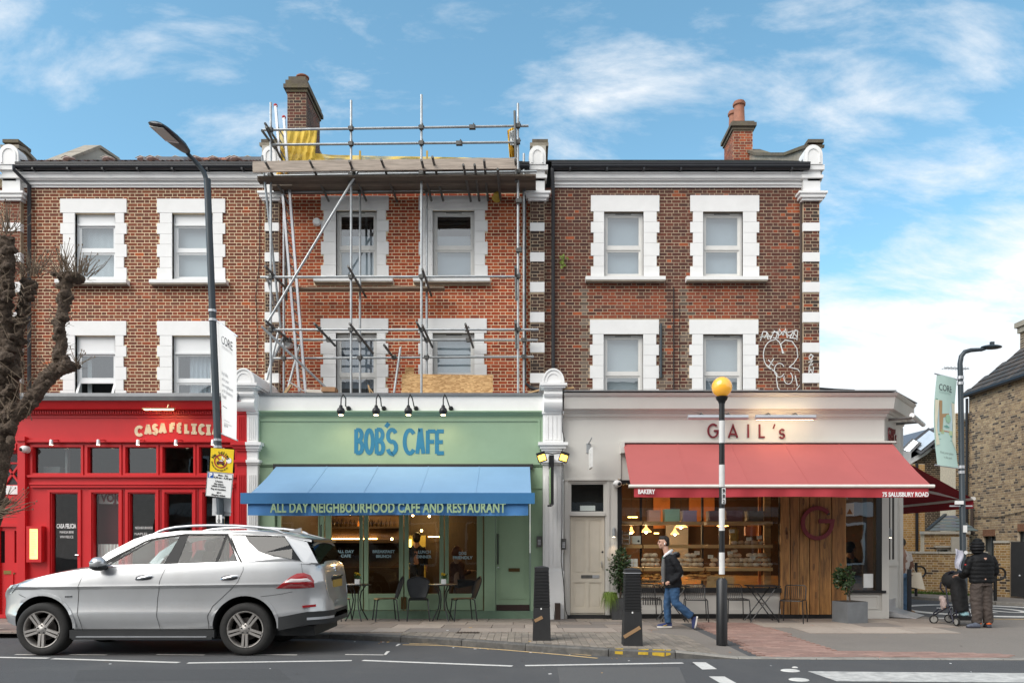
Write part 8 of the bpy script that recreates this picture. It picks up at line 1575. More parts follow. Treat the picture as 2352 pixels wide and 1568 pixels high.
sec = [(.06, 1.43, .075, .10), (.05, 1.40, .105, .165), (.03, 1.32, .135, .205), (.005, 1.18, .15, .212), (-.015, 1.02, .158, .205), (-.02, .88, .172, .205), (-.02, .79, .175, .205)]; i0 = len(q.v); n = 20
for f_, z_, a, b_ in sec:
    for j in range(n): t = 2*pi*j/n; q.v.append(m_(f_+a*cos(t), b_*sin(t), z_))
for i in range(len(sec)-1):
    for j in range(n): k = (j+1) % n; q.idx((i0+i*n+j, i0+i*n+k, i0+(i+1)*n+k, i0+(i+1)*n+j))
q.idx([i0+j for j in range(n)]); q.idx([i0+(len(sec)-1)*n+j for j in range(n)])
for sgn in (1, -1): q.tube([m_(.03, sgn*.165, 1.375), m_(-.03, sgn*.215, 1.27), m_(-.125, sgn*.235, 1.09), m_(-.06, sgn*.22, .99), m_(.065, sgn*.19, .89)], [.075*K, .078*K, .07*K, .062*K, .056*K], 14)
q.tube([m_(-.08, -.13, 1.43), m_(-.115, 0, 1.42), m_(-.08, .13, 1.43), m_(0, .15, 1.42)], [.04, .055, .04, .025], 10)
smoothed(q, 'jacket', man, .012, 3, jk, disp=wrinkle(.007, 11)); q = MB(mat('lining_grey', (.11, .11, .11), .9, var=.2)); q.tube([m_(-.05, -.12, 1.455), m_(-.085, 0, 1.452), m_(-.05, .13, 1.455), m_(.02, .145, 1.43)], [.02, .03, .028, .015], 8); q.tube([m_(.165, .05, 1.35), m_(.175, .06, 1.15), m_(.17, .06, .9)], [.03, .045, .035], 8); q.part('jacket_lining', man, smooth=True)
sh = mat('shirt_white', (.75, .75, .76), .7); q = MB(sh); q.tube([m_(.065, -.085, 1.47), m_(.0, 0, 1.505), m_(.065, .085, 1.47), m_(.15, .05, 1.40), m_(.165, 0, 1.37)], [.02, .028, .03, .022, .016], 8); q.tube([m_(.045, 0, 1.36), m_(.085, 0, 1.47)], [.085, .068], 12); q.part('shirt_collar', man, smooth=True); q = MB(mat('tie_green', (.02, .09, .07), .6)); q.tube([m_(.17, .015, 1.39), m_(.178, .02, 1.30)], [.02, .022], 6); q.part('tie', man)
jean = mat('jeans', (.022, .068, .15), .8, var=.4, sc=7, bump=.2, bsc=60); q = MB(jean)
q.tube([m_(-.03, 0, .96), m_(-.035, 0, .86)], [.165*K, .16*K], 16, el=.85)
for k, rr in (('far', (.105, .088, .072, .064)), ('near', (.108, .094, .082, .078))):
    a, b_, c_ = [m_(*p) for p in jn[k]]; q.tube([a+V((0, 0, -.02)), a.lerp(b_, .5), b_, b_.lerp(c_, .5), c_], [rr[0]*K, rr[0]*.92*K, rr[1]*.86*K, rr[2]*K, rr[3]*K], 14)
smoothed(q, 'jeans', man, .011, 2, jean, disp=wrinkle(.008, 13))
sb = mat('trainer_blue', (.018, .028, .10), .7); so_ = mat('sole_white', (.62, .58, .52), .7)
for hh, tt, up in ((m_(-.015, -.09, .004), m_(.27, -.09, .004), (0, 0, 1)), (m_(-.46, .10, .245), m_(-.40, .10, -.005), (-.98, 0, .20))):
    if up == (0, 0, 1): o = shoe('trainer', man, hh, tt, up, sb, so_)
    else: o = shoe('trainer', man, m_(-.475, .10, .235), m_(-.43, .10, .0), V((-1., 0, -.18)), sb, so_)
    q = MB(mat('trainer_flash', (.65, .42, .03), .6)); a = hh.lerp(tt, .35); 
    if up == (0, 0, 1): q.beam(a+V((0, -.042, .05)), a+V((-.07, -.045, .03)), .02, .006); q.part('flash', o)
# person with the stroller, seen from behind
c0 = G(2254, 1440); K = 1.66/1.75; p2 = T('person', 'person in a hooded black puffer jacket and brown trousers seen from behind pushing a stroller', 'person', tuple(c0))
def w_(l, f, z): return V((c0.x+l*K, c0.y+f*K, c0.z+z*K))      # l right in view, f away from the camera
q = MB(skin); head(q, w_(-.08, .04, 1.60), (-.55, 1, 0), K); q.tube([w_(-.05, .02, 1.36), w_(-.06, .03, 1.52)], [.07, .06], 10); q.tube([w_(0, 0, 1.38), w_(0, 0, .9)], [.14, .15], 12)
for s in (-1, 1): q.tube([w_(s*.09, 0, .92), w_(s*.10, .02, .5), w_(s*.10, 0, .09)], [.075, .055, .04], 10); q.tube([w_(s*.19, 0, 1.36), w_(s*.25, .03, 1.10), w_(s*.2-.1, .26, 1.02)], [.05, .045, .032], 10); hand(q, w_(s*.2-.1, .26, 1.02), (-.3, 1, -.1), (1, 0, 0), .7, K)
smoothed(q, 'body', p2, .011, 2, skin); pf = mat('puffer', (.006, .0062, .007), .65, spec=.22, var=.25, bump=.25, bsc=24); q = MB(pf); n = 22; nr = 34; i0 = 0
for i in range(nr+1):
    t = i/nr; z_ = .88+.60*t; puff = .011*abs(sin(pi*t*7.5)); rx = interp([(0, .235), (.3, .245), (.7, .252), (.88, .215), (.96, .13), (1, .085)], t)+puff-.012; ry = interp([(0, .16), (.4, .165), (.8, .155), (.95, .1), (1, .08)], t)+puff-.012
    for j in range(n): a = 2*pi*j/n; q.v.append(w_(rx*cos(a), ry*sin(a), z_))
for i in range(nr):
    for j in range(n): k = (j+1) % n; q.idx((i*n+j, i*n+k, (i+1)*n+k, (i+1)*n+j))
q.idx(range(n)); q.idx([nr*n+j for j in range(n)])
for s in (-1, 1):
    pts = [w_(s*.185, 0, 1.37), w_(s*.245, .0, 1.27), w_(s*.29, .02, 1.10), w_(s*.25-.02, .12, 1.02), w_(s*.2-.08, .24, 1.03)]; P_, R_ = [], []
    for a, b_ in zip(pts, pts[1:]):
        for k in range(8): P_.append(a.lerp(b_, k/8)); R_.append(.075+.009*abs(sin(len(P_)*.62))-.0012*len(P_)*.5)
    q.tube(P_, R_, 12)
smoothed(q, 'jacket', p2, .012, 1, pf, disp=wrinkle(.005, 14)); q = MB(pf)
for k in range(5): z_ = 1.485+.058*k; r_ = (.105, .128, .132, .118, .078)[k]; q.ball(w_(-.07, .01, z_), 1, (r_, r_*1.05, .042), 18, 8)
q.ball(w_(-.07, .02, 1.6), 1, (.11, .115, .13), 16, 10); smoothed(q, 'hood', p2, .010, 1, pf, disp=wrinkle(.004, 16)); q = MB(mat('badge_red', (.5, .03, .03), .6)); q.ball(w_(-.325, -.02, 1.24), .018, (1, 1, .8), 8, 6); q.part('sleeve_badge', p2)
br_ = mat('trousers_brown', (.060, .045, .038), .85, var=.25, sc=6); q = MB(br_); q.tube([w_(0, 0, .93), w_(0, 0, .82)], [.19*K, .185*K], 16, el=.8)
for s in (-1, 1): q.tube([w_(s*.09, 0, .86), w_(s*.095+.005, .015, .52), w_(s*.105+.02, 0, .22), w_(s*.11+.02, .0, .085)], [.118*K, .112*K, .098*K, .085*K], 14)
smoothed(q, 'trousers', p2, .011, 2, br_, disp=wrinkle(.013, 11)); sg_ = mat('trainer_grey', (.07, .08, .11), .7, var=.4, sc=30); sd2_ = mat('sole_dark', (.02, .02, .03), .7)
for s, tx, ty in ((-1, -.30, .0), (1, .02, .19)): shoe('trainer', p2, w_(s*.10+.03, -.06, .004), w_(s*.10+.03+tx*.8, -.06+ty+.03*(s < 0), .004), (0, 0, 1), sg_, sd2_)
q = MB(mat('sock_orange', (.65, .12, .02), .7)); q.lathe(tuple(w_(.13, -.03, .07)), [(.05, 0), (.05, .045)], 12); q.lathe(tuple(w_(-.07, -.03, .075)), [(.05, 0), (.05, .03)], 12); q.part('socks', p2)
# stroller
sc = G(2197, 1434); st_ = T('stroller', 'black folding stroller with a bag underneath pushed by the person in the puffer jacket', 'stroller', tuple(sc)); s_ = lambda x, y, z: V((sc.x+x, sc.y+y, sc.z+z)); fb = mat('stroller_cloth', (.008, .008, .009), .85, var=.3); fmn = mat('stroller_frame', (.02, .02, .035), .4, .4)
q = MB(fb); q.tube([s_(.09, .0, .26), s_(.06, .02, .6), s_(.04, .04, .85), s_(.05, .06, 1.0)], [.19, .21, .20, .15], 16, el=.7); smoothed(q, 'seat_back', st_, .014, 2, fb, disp=wrinkle(.008, 9)); q = MB(fb); q.ball(s_(-.02, .12, .86), .19, (1, 1, .95), 16, 10); q.part('canopy', st_, smooth=True)
for sx_ in (-.16, .2): q = MB(fmn); q.tube([s_(sx_, -.18, .07), s_(sx_, .0, .40), s_(sx_+.0, .12, .85), s_(sx_+.03, .0, 1.02)], .014, 8); q.tube([s_(sx_, -.05, .36), s_(sx_-.16, .35, .12)], .013, 8); q.part('frame_bar', st_, smooth=True)
q = MB(fmn); q.tube([s_(-.13, .0, 1.02), s_(.23, .0, 1.02)], .017, 8); q.part('handle', st_)
q = MB(fmn); q.tube([s_(-.19, .1, .62), s_(-.25, .12, .70), s_(-.22, .15, .82)], .015, 7); q.part('bumper_bar', st_, smooth=True)
for x, y, r_ in ((-.31, .25, .085), (.08, .42, .085), (-.11, -.2, .08), (.27, -.16, .08)):
    q = MB(tyre); ax_ = (.25, 1, 0) if x == -.31 else ((1, .2, 0) if y < 0 else (.6, 1, 0)); c = s_(x, y, r_); q.lathe(tuple(c-V(ax_).normalized()*.02), [(r_-.022, 0), (r_-.004, .004), (r_, .02), (r_-.004, .036), (r_-.022, .04), (r_-.022, 0)], 20, ax_, cap=False); wl = q.part('wheel', st_, smooth=True); q = MB(mat('wheel_pale', (.30, .29, .27), .5)); q.lathe(tuple(c-V(ax_).normalized()*.012), [(r_-.024, 0), (r_-.024, .024)], 16, ax_); q.part('hub', wl); q = MB(fmn); q.tube([c, c+V((.0, 0, .12)), s_(x*.8, y*.7, .30)], .014, 6); q.part('fork', st_)
q = MB(mat('basket_bag', (.30, .50, .55), .7, var=.3)); q.ball(s_(.10, -.1, .22), .075, (1.1, .8, .7), 12, 8, .3, 1); q.part('basket_contents', st_, smooth=True); q = MB(mat('basket_red', (.32, .08, .05), .7)); q.ball(s_(.07, -.1, .31), .07, (1.2, .8, .6), 10, 6, .3, 2); q.part('basket_contents', st_, smooth=True); q = MB(fb); q.box(sc.x-.05, sc.x+.24, sc.y-.16, sc.y+.15, sc.z+.10, sc.z+.17); q.part('basket', st_)
q = MB(mat('blanket_pink', (.40, .31, .29), .9, var=.3)); q.ball(s_(-.22, .12, .50), .055, (1, 1, 1.), 12, 8, .4, 5); q.ball(s_(-.2, .1, .40), .08, (.7, 1, 1.5), 12, 8, .4, 8); smoothed(q, 'blanket', st_, .012, 2, mat('blanket_pink', 0))
q = MB(mat('cloth_pale', (.60, .60, .68), .8)); c = P(2203, 1278, 16.1); q.grid(lambda u, v: c+V(((-.11+.2*u)*(.55+.45*sin(pi*min(1, v+.15)))+.02*sin(v*6), -.04*sin(u*9+v*4), .17-.40*v-.05*u)), 10, 12); q.thing('hanging_bag', 'crumpled pale bag hanging in front of the right-hand lamp post', 'bag', tuple(c), smooth=True)
# person at the corner with a tote bag, half hidden by the bakery
D = 18.0; base = V((X(2081, D), D, .0)); p3 = T('person', 'person with a pale tote bag half hidden behind the bakery corner, in blue jeans', 'person', tuple(base)); e_ = lambda x, y, z: base+V((x, y, z)); q = MB(skin2); head(q, e_(-.12, 0, 1.58), (-.3, -1, 0)); q.tube([e_(-.12, 0, 1.5), e_(-.1, 0, 1.3), e_(-.1, 0, .9)], [.06, .14, .13], 10)
for s in (-1, 1): q.tube([e_(-.1+s*.08, 0, .9), e_(-.08+s*.07, 0, .08)], [.07, .04], 8)
q.tube([e_(.04, 0, 1.33), e_(.10, -.03, 1.10), e_(.05, -.16, .98)], [.05, .045, .03], 10); hand(q, e_(.05, -.16, .98), (-.3, -.5, -.9), (1, 0, 0), .5); q.tube([e_(-.24, 0, 1.33), e_(-.28, -.03, 1.1), e_(-.2, -.16, .98)], [.05, .045, .03], 10); smoothed(q, 'body', p3, .012, 2, skin2)
q = MB(mat('hair_dark', 0)); q.ball(e_(-.12, .02, 1.62), .12, (1, 1, 1), 12, 8); q.part('hair', p3, smooth=True); pg = mat('top_grey', (.42, .38, .35), .9, var=.15); q = MB(pg); q.tube([e_(-.1, 0, 1.44), e_(-.1, 0, 1.3), e_(-.1, 0, .88)], [.1, .185, .18], 14, el=.7); q.tube([e_(.03, 0, 1.36), e_(.09, 0, 1.18)], [.085, .075], 10); q.tube([e_(-.23, 0, 1.36), e_(-.29, 0, 1.18)], [.085, .075], 10); smoothed(q, 'top', p3, .014, 2, pg, disp=wrinkle(.006, 12)); q = MB(mat('brown_sleeve', (.10, .045, .025), .8)); q.tube([e_(.085, 0, 1.2), e_(.11, -.03, 1.09), e_(.07, -.13, 1.0)], [.06, .058, .048], 10); q.part('sleeve', p3, smooth=True)
jl = mat('jeans_light', (.11, .20, .32), .85, var=.2, sc=8); q = MB(jl); q.tube([e_(-.1, 0, .92), e_(-.1, 0, .8)], [.17, .165], 12, el=.8)
for s in (-1, 1): q.tube([e_(-.1+s*.085, 0, .85), e_(-.09+s*.09, .01, .45), e_(-.07+s*.1, 0, .07)], [.1, .085, .095], 12)
smoothed(q, 'jeans', p3, .014, 2, jl, disp=wrinkle(.008, 12))
for s in (-1, 1): shoe('shoe', p3, e_(-.07+s*.1, .03, .004), e_(-.0+s*.1, -.2, .004), (0, 0, 1), mat('shoe_tan', (.25, .16, .09), .7), sd2_)
tm_ = mat('tote_cream', (.62, .54, .42), .85); q = MB(tm_); b0 = e_(.10, -.2, .58); q.grid(lambda u, v: b0+V((-.14+.28*u+.1*v*u, -.05*sin(pi*u), .36-.40*v+.08*(1-u)*v)), 8, 8); q.grid(lambda u, v: b0+V((-.14+.28*u+.1*v*u, .05*sin(pi*u), .36-.40*v+.08*(1-u)*v)), 8, 8); q.tube([b0+V((-.08, 0, .36)), b0+V((-.05, 0, .47)), b0+V((.02, 0, .36))], .01, 6); q.thing('tote_bag', 'cream tote bag carried by the person at the bakery corner', 'bag', tuple(b0), smooth=True)
q = MB(mat('post_blue', (.012, .014, .02), .5)); q.box(8.62, 8.69, 17.5, 17.57, .015, 1.02); q.thing('corner_post', 'short dark post at the corner of the bakery', 'post', (8.78, 17.6, .01))
# seated customer in the bakery corner window and two figures in the cafe
def sitter(name, lab, c, fwd, top_m, k=1., sit=True, hm=hairm, sk=skin, gs=1.):
    c = V(c); f = V(fwd).normalized(); r_ = V((f.y, -f.x, 0)); t = T('person', lab, 'person', tuple(c)); g = lambda a, b_, z: c+f*a+r_*b_+V((0, 0, z)); q = MB(sk); z0 = .48 if sit else .93
    head(q, g(.03, 0, z0+.70), f); q.tube([g(0, 0, z0+.62), g(0, 0, z0+.45), g(0, 0, z0)], [.055, .12, .14], 10)
    for s in (-1, 1):
        if sit: q.tube([g(0, s*.1, z0), g(.42, s*.1, z0+.02), g(.40, s*.1, .05)], [.075, .06, .045], 8); q.tube([g(0, s*.18, z0+.45), g(.08, s*.22, z0+.2), g(.32, s*.14, z0+.28)], [.05, .045, .03], 8); hand(q, g(.32, s*.14, z0+.28), f, r_, .5)
        else: q.tube([g(0, s*.09, z0), g(.02, s*.1, .5), g(0, s*.1, .06)], [.08, .06, .045], 8); q.tube([g(0, s*.19, z0+.45), g(0, s*.25, z0+.2), g(.06, s*.25, z0-.05)], [.05, .045, .03], 8); hand(q, g(.06, s*.25, z0-.05), (0, 0, -1), f, .4)
    smoothed(q, 'body', t, .014, 2, sk); q = MB(top_m); q.tube([g(0, 0, z0+.53), g(0, 0, z0+.44), g(0, 0, z0+.1), g(0, 0, z0-.04)], [.08, .17, .175, .185], 14, el=.72)
    for s in (-1, 1): q.tube([g(0, s*.16, z0+.45), g(.08 if sit else 0, s*.23, z0+.2)]+([g(.27, s*.155, z0+.27)] if sit else [g(.04, s*.25, z0)]), [.075, .065, .05], 10)
    smoothed(q, 'top', t, .014, 2, top_m, disp=wrinkle(.006, 12)); q = MB(mat('dark_trousers', (.015, .017, .022), .8)); 
    for s in (-1, 1):
        if sit: q.tube([g(-.02, s*.09, z0), g(.42, s*.1, z0+.02), g(.40, s*.1, .1)], [.11, .085, .065], 10)
        else: q.tube([g(0, s*.09, z0+.02), g(.02, s*.1, .5), g(0, s*.1, .04)], [.115, .085, .075], 10)
    q.part('trousers', t, smooth=True); q = MB(hm); q.ball(g(.0, 0, z0+.74), .108, (1, 1, 1), 12, 8); q.ball(g(-.03, 0, z0+.68), .1, (1, 1, 1.1), 12, 8); q.part('hair', t, smooth=True)
sitter('person', 'customer in a dark jacket sitting inside the small corner window of the bakery', (X(1950, 17.4), 17.35, .32), (1, .1, 0), mat('jacket_dark', (.035, .035, .03), .7), sit=True)
sitter('person', 'person in a black top walking away inside the green cafe', (X(957, 20.6), 20.6, .12), (-.1, 1, 0), mat('top_black', (.008, .008, .009), .8), sit=False)
sitter('person', 'customer with reddish hair sitting at the right inside the green cafe', (X(1050, 17.6), 17.6, .22), (1, .3, 0), mat('top_brown', (.12, .05, .04), .8), hm=mat('hair_red', (.20, .07, .04), .7))
b_ = MB(mat('mid_wood', 0)); b_.box(X(1015, 17.6), X(1060, 17.6), 17.75, 18.3, .82, .86); b_.tube([(X(1040, 17.6), 18, .12), (X(1040, 17.6), 18, .82)], .03, 8); b_.thing('cafe_table', 'dark table inside the green cafe beside the red-haired customer', 'table', (X(1040, 17.6), 18, .12))
b_ = MB(M['blackm']); b_.box(7.0, 7.45, 17.0, 17.9, .98, 1.02); b_.thing('window_counter', 'dark ledge inside the small corner window of the bakery', 'counter', (7.2, 17.4, .98))
# ---------------------------------------------------------------- across the side street
palY = [S(170, 140, 92, .75), S(184, 150, 96, .75), S(158, 126, 84, .75), S(150, 118, 76, .72), S(176, 138, 84, .75), S(190, 160, 110, .75)]; dkb = S(84, 70, 58, .7)
palK = [S(110, 92, 72, .7), S(98, 82, 66, .7), S(122, 100, 76, .7), S(90, 76, 62, .7), S(130, 106, 78, .7)]
def wall_run(name, lab, A, B, z0, z1, pal, dark, np_, thick=.22, cat='wall', mort=None, coping=True, top=None, par=None):
    A, B = V((*A, 0)), V((*B, 0)); u = (B-A).normalized(); n = V((u.y, -u.x, 0)); L_ = (B-A).length; t = par or T(name, lab, cat, tuple(A+V((0, 0, z0)))); b = MB(mort or M['mortary']); e = [A, B, B-n*thick, A-n*thick]; b.hexa([p+V((0, 0, z0)) for p in e]+[p+V((0, 0, z1)) for p in e]); b.part('wall', t)
    bricks(t, A+V((0, 0, z0)), u, n, L_, z1-z0, [], pal, M['brick'], np_, colfn=lambda x, z: dkb if R.random() < dark else R.choice(pal), proud=.005)
    if coping:
        k = max(1, int(L_/.6))
        for i in range(k): q = MB(M['render']); q.beam(A.lerp(B, i/k+.002)-n*thick/2+V((0, 0, z1+.035)), A.lerp(B, (i+1)/k-.002)-n*thick/2+V((0, 0, z1+.035)), thick+.08, .06, (0, 0, 1)); q.part('coping_stone', t)
    return t, A, u, n
wl, A_, u_, n_ = wall_run('boundary_wall', 'low yellow brick boundary wall across the side street', (11.2, 25.2), (13.7, 23.05), .06, 1.30, palY, .02, 295)
q = MB(mat('moss', (.07, .13, .02), .9, var=.4, sc=12))
for k in range(900): s = R.random(); p = A_+u_*3.1*s+n_*ru(.01, .12)+V((0, 0, .06)); a = ru(0, 6.3); w0 = V((cos(a), sin(a), 0))*.02; q.face([p-w0, p+w0, p+V((R.gauss(0, .03), R.gauss(0, .03), ru(.03, .13)))])
q.thing('weeds', None, None, tuple(A_), kind='stuff')
# big flank of the house at the right edge
FA, FB = V((15.1, 26.5, 0)), V((15.1, 16.5, 0)); fl = T('end_house', 'tall stock-brick house flank with a dark tiled roof at the right edge', 'house', (15.2, 25, .06))
u2 = (FB-FA).normalized(); n2 = V((u2.y, -u2.x, 0)); zE = 6.6
def hz(s): return zE
b = MB(M['mortary']); L2 = (FB-FA).length; hl = [(.8, 1.5, .7, 1.85), (2.6, 3.4, .9, 1.98)]
cuts = sorted({0, L2, *[h[i] for h in hl for i in (0, 1)]}); zc = sorted({.06, zE, *[h[i] for h in hl for i in (2, 3)]})
for a, c in zip(cuts, cuts[1:]):
    for d, e in zip(zc, zc[1:]):
        if any(h[0] <= a and c <= h[1] and h[2] <= d and e <= h[3] for h in hl): continue
        pp = [FA+u2*a, FA+u2*c, FA+u2*c-n2*.3, FA+u2*a-n2*.3]; b.hexa([p+V((0, 0, d)) for p in pp]+[p+V((0, 0, e)) for p in pp])
pp = [FA, FA-n2*.3, FA-n2*.3+V((5, 1.5, 0)), FA+V((5, 1.5, 0))]; b.hexa([p+V((0, 0, .06)) for p in pp]+[p+V((0, 0, zE)) for p in pp]); b.part('wall', fl)
palF = [S(182, 154, 120, .85), S(172, 146, 114, .85), S(164, 138, 108, .82), S(192, 166, 130, .85), S(154, 130, 104, .82)]
def colF(x, z): return S(100, 86, 74, .8) if R.random() < (.13 if x > .5 else .4) else R.choice(palF)
bricks(fl, FA+V((0, 0, .06)), u2, n2, 8.5, zE-.06, [(h[0], h[1], h[2]-.06, h[3]-.06) for h in hl], palF, M['brick'], 298, colfn=colF, proud=.006)
for h in hl:
    q = MB(M['darkg']); p = FA+u2*h[0]-n2*.12; p1 = FA+u2*h[1]-n2*.12; q.hexa([p+V((0, 0, h[2])), p1+V((0, 0, h[2])), p1-n2*.02+V((0, 0, h[2])), p-n2*.02+V((0, 0, h[2])), p+V((0, 0, h[3])), p1+V((0, 0, h[3])), p1-n2*.02+V((0, 0, h[3])), p-n2*.02+V((0, 0, h[3]))]); wn_ = q.part('window', fl)
    q = MB(mat('frame_dark', (.03, .035, .035), .5)); zm = (h[2]+h[3])/2
    for a, c in ((p, p+u2*.05), (p1-u2*.05, p1), ((p+p1)/2-u2*.02, (p+p1)/2+u2*.02)): q.hexa([v+n2*e+V((0, 0, z)) for z in (h[2], h[3]) for v, e in ((a, .04), (c, .04), (c, .0), (a, .0))])
    q.part('frame', wn_)
    for k in range(int((h[1]-h[0])/.085)): q = MB(mat('soldier_brick', S(150, 104, 76, .7), .85, var=.2)); a = FA+u2*(h[0]+.085*k+.006); c = FA+u2*(h[0]+.085*k+.078); q.hexa([v+n2*e+V((0, 0, z)) for z in (h[3]+.005, h[3]+.22) for v, e in ((a, .012), (c, .012), (c, -.02), (a, -.02))]); q.part('arch_brick', wn_)
pipe_pts = [FA+n2*.1+u2*.05+V((0, 0, z)) for z in (.06, zE-.1)]; q = MB(M['gutter']); q.tube(pipe_pts, .045, 8); q.part('downpipe', fl, smooth=True); q = MB(M['gutter']); q.tube([FA+n2*.14-u2*.1+V((0, 0, zE)), FB+n2*.14+V((0, 0, zE))], .07, 8); q.part('gutter', fl, smooth=True)
q = MB(mat('rust_pipe', 0)); q.tube([FA+n2*.1+u2*.35+V((0, 0, z)) for z in (1.9, 2.9)], .05, 8); q.part('downpipe', fl, smooth=True); q = MB(M['blackm']); q.tube([FA+n2*.03+u2*.4+V((0, 0, 2.48)), FA+n2*.03+u2*1.6+V((0, 0, 2.44)), FA+n2*.03+u2*3+V((0, 0, 2.58))], .01, 5); q.part('cable', fl)
q = MB(M['slate']); ri = -n2; pal = [S(96, 84, 74, .6), S(84, 76, 68, .6), S(106, 92, 80, .6), S(74, 68, 62, .6)]; sl = (ri*1.0+V((0, 0, 1.0))).normalized(); rn = (n2*1.0+V((0, 0, 1))).normalized()
for i in range(16):
    hip = i*.26*.78
    for k in range(38):
        s = k*.24+(.12 if i % 2 else 0)+hip*.9
        if s > 9: continue
        q.col = R.choice(pal); a = FA+n2*.16+u2*(s-.15)+V((0, 0, zE+.03))+sl*(.26*i); w0 = u2*.232; e = sl*.30; q.hexa([a+rn*.02, a+w0+rn*.02, a+w0+e, a+e, a+rn*.045, a+w0+rn*.045, a+w0+e+rn*.02, a+e+rn*.02])
q.part('roof_tiling', fl, col=True, kind='stuff'); q = MB(M['darkg']); a, c = FA+n2*.1-u2*.1+V((0, 0, zE)), FB+n2*.1+V((0, 0, zE)); q.face([a, c, c+sl*4.4, a+sl*4.4+u2*2.9]); q.face([a, a+sl*4.4+u2*2.9, a+V((6, 2.4, 0))]); q.part('roof', fl)
cx0, cy0 = 16.32, 25.0; q = MB(M['mortary']); q.box(cx0, cx0+.9, cy0, cy0+.7, 6, 8.6); chm = q.part('chimney', fl); bricks(chm, (cx0, cy0, 6), (1, 0, 0), (0, -1, 0), .9, 2.6, [], palK, M['brick'], 0); bricks(chm, (cx0, cy0+.7, 6), (0, -1, 0), (-1, 0, 0), .7, 2.6, [], palK, M['brick'], 0); q = MB(M['stone']); q.box(cx0-.06, cx0+.96, cy0-.06, cy0+.76, 8.5, 8.68); q.box(cx0-.12, cx0+1.0, cy0-.12, cy0+.82, 8.68, 8.85); q.part('chimney_cap', chm); q = MB(M['alu']); q.box(cx0-.05, cx0+.95, cy0-.05, cy0+.75, 7.1, 7.5); q.part('flashing', chm)
# dark brick building behind, roof with skylights
bk_ = T('rear_house', 'dark brown brick gable with slate roof and skylights behind the side street', 'house', (12, 30, 0)); q = MB(M['mortard']); D3 = 29.5; q.prism([(X(2088, D3), .0), (X(2235, D3), .0), (X(2235, D3), Z(955, D3)), (X(2195, D3), Z(975, D3)), (X(2120, D3), Z(1040, D3)), (X(2088, D3), Z(1060, D3))], D3, D3+3); q.part('wall', bk_)
def topf(z): zz = z; return (max(0, interp([(Z(1060, D3), 0.), (Z(1040, D3), X(2120, D3)-X(2088, D3)), (Z(975, D3), X(2195, D3)-X(2088, D3)), (Z(955, D3), X(2235, D3)-X(2088, D3)-.2)], zz)) if zz > Z(1060, D3) else 0, X(2235, D3)-X(2088, D3))
xw0 = X(2088, D3); wW = X(2235, D3)-xw0
def hl2(): return [(0, max(0, interp([(Z(1060, D3), 0.), (Z(1040, D3), X(2120, D3)-xw0), (Z(975, D3), X(2195, D3)-xw0), (Z(955, D3), wW)], z+.04)), z-.001, z+.0751) for z in [i*.0751 for i in range(90)] if z > Z(1062, D3)-.1]
bricks(bk_, (xw0, D3, 0), (1, 0, 0), (0, -1, 0), wW, Z(955, D3), hl2(), palK, M['brick'], 150, colfn=lambda x, z: R.choice([S(84, 70, 56, .62), S(74, 62, 52, .62), S(92, 76, 60, .62)]) if z < 3.6 else (dkb if R.random() < .45 else R.choice(palK)))
q = MB(M['slate']); q.col = S(120, 128, 140, .6); a, c, d = P(2062, 1062, D3+.5), P(2122, 1040, D3-.1), P(2200, 968, D3-.1); q.hexa([P(2040, 1068, D3-.1), P(2120, 1046, D3-.1), P(2205, 972, D3-.1), P(2050, 1012, D3+3)]+[P(2040, 1063, D3-.1), P(2120, 1040, D3-.1), P(2205, 966, D3-.1), P(2050, 1006, D3+3)]); q.part('roof', bk_, col=True)
q = MB(M['upvc']); 
q.beam(P(2086, 1062, D3-.15), P(2122, 1041, D3-.2), .14, .16); q.beam(P(2122, 1041, D3-.2), P(2206, 966, D3-.2), .14, .16); q.part('barge_board', bk_)
for a, c in (((2078, 1040), (2106, 1012)), ((2098, 1034), (2150, 992)), ((2128, 1022), (2176, 984))):
    q = MB(M['gutter']); A, B = P(*a, D3-.25), P(*c, D3-.25); q.beam(A, B, .7 if a[0] != 2078 else .4, .05, (0, -.6, .8)); sk_ = q.part('skylight', bk_); q = MB(mat('skylight_glass', (.62, .68, .74), .1, .3, coat=1.)); q.beam(A.lerp(B, .1)+V((0, -.03, .02)), A.lerp(B, .9)+V((0, -.03, .02)), .45 if a[0] != 2078 else .22, .05, (0, -.6, .8)); q.part('skylight_pane', sk_)
q = MB(M['mortary']); q.box(X(2195, 27), X(2226, 27), 27, 28, 0, Z(948, 27)); st2 = q.part('chimney_breast', bk_); bricks(st2, (X(2195, 27), 27, 0), (1, 0, 0), (0, -1, 0), X(2226, 27)-X(2195, 27), Z(948, 27), [], palY+palK, M['brick'], 0)
q = MB(M['upvc']); c = P(2213, 957, 26.9); q.lathe(tuple(c), [(.16, 0), (.12, .06), (.02, .08)], 14, (.3, -1, .2)); q.part('satellite_dish', bk_, smooth=True)
t = T('roof_aerial', 'thin television aerial above the rear roofs beside the right-hand lamp', 'aerial', tuple(P(2206, 900, 27.3))); q = MB(M['steeld']); a, c = P(2170, 845, 27.3), P(2226, 847, 27.3); q.tube([a, c], .012, 5); q.tube([P(2207, 846, 27.3), P(2207, 960, 27.3)], .016, 5)
for k in range(7): p = a.lerp(c, k/7); q.tube([p+V((0, -.2, -.0)), p+V((0, .2, 0))], .008, 4); q.tube([p-V((0, 0, .05)), p+V((0, 0, .06))], .008, 4)
q.part('boom', t)
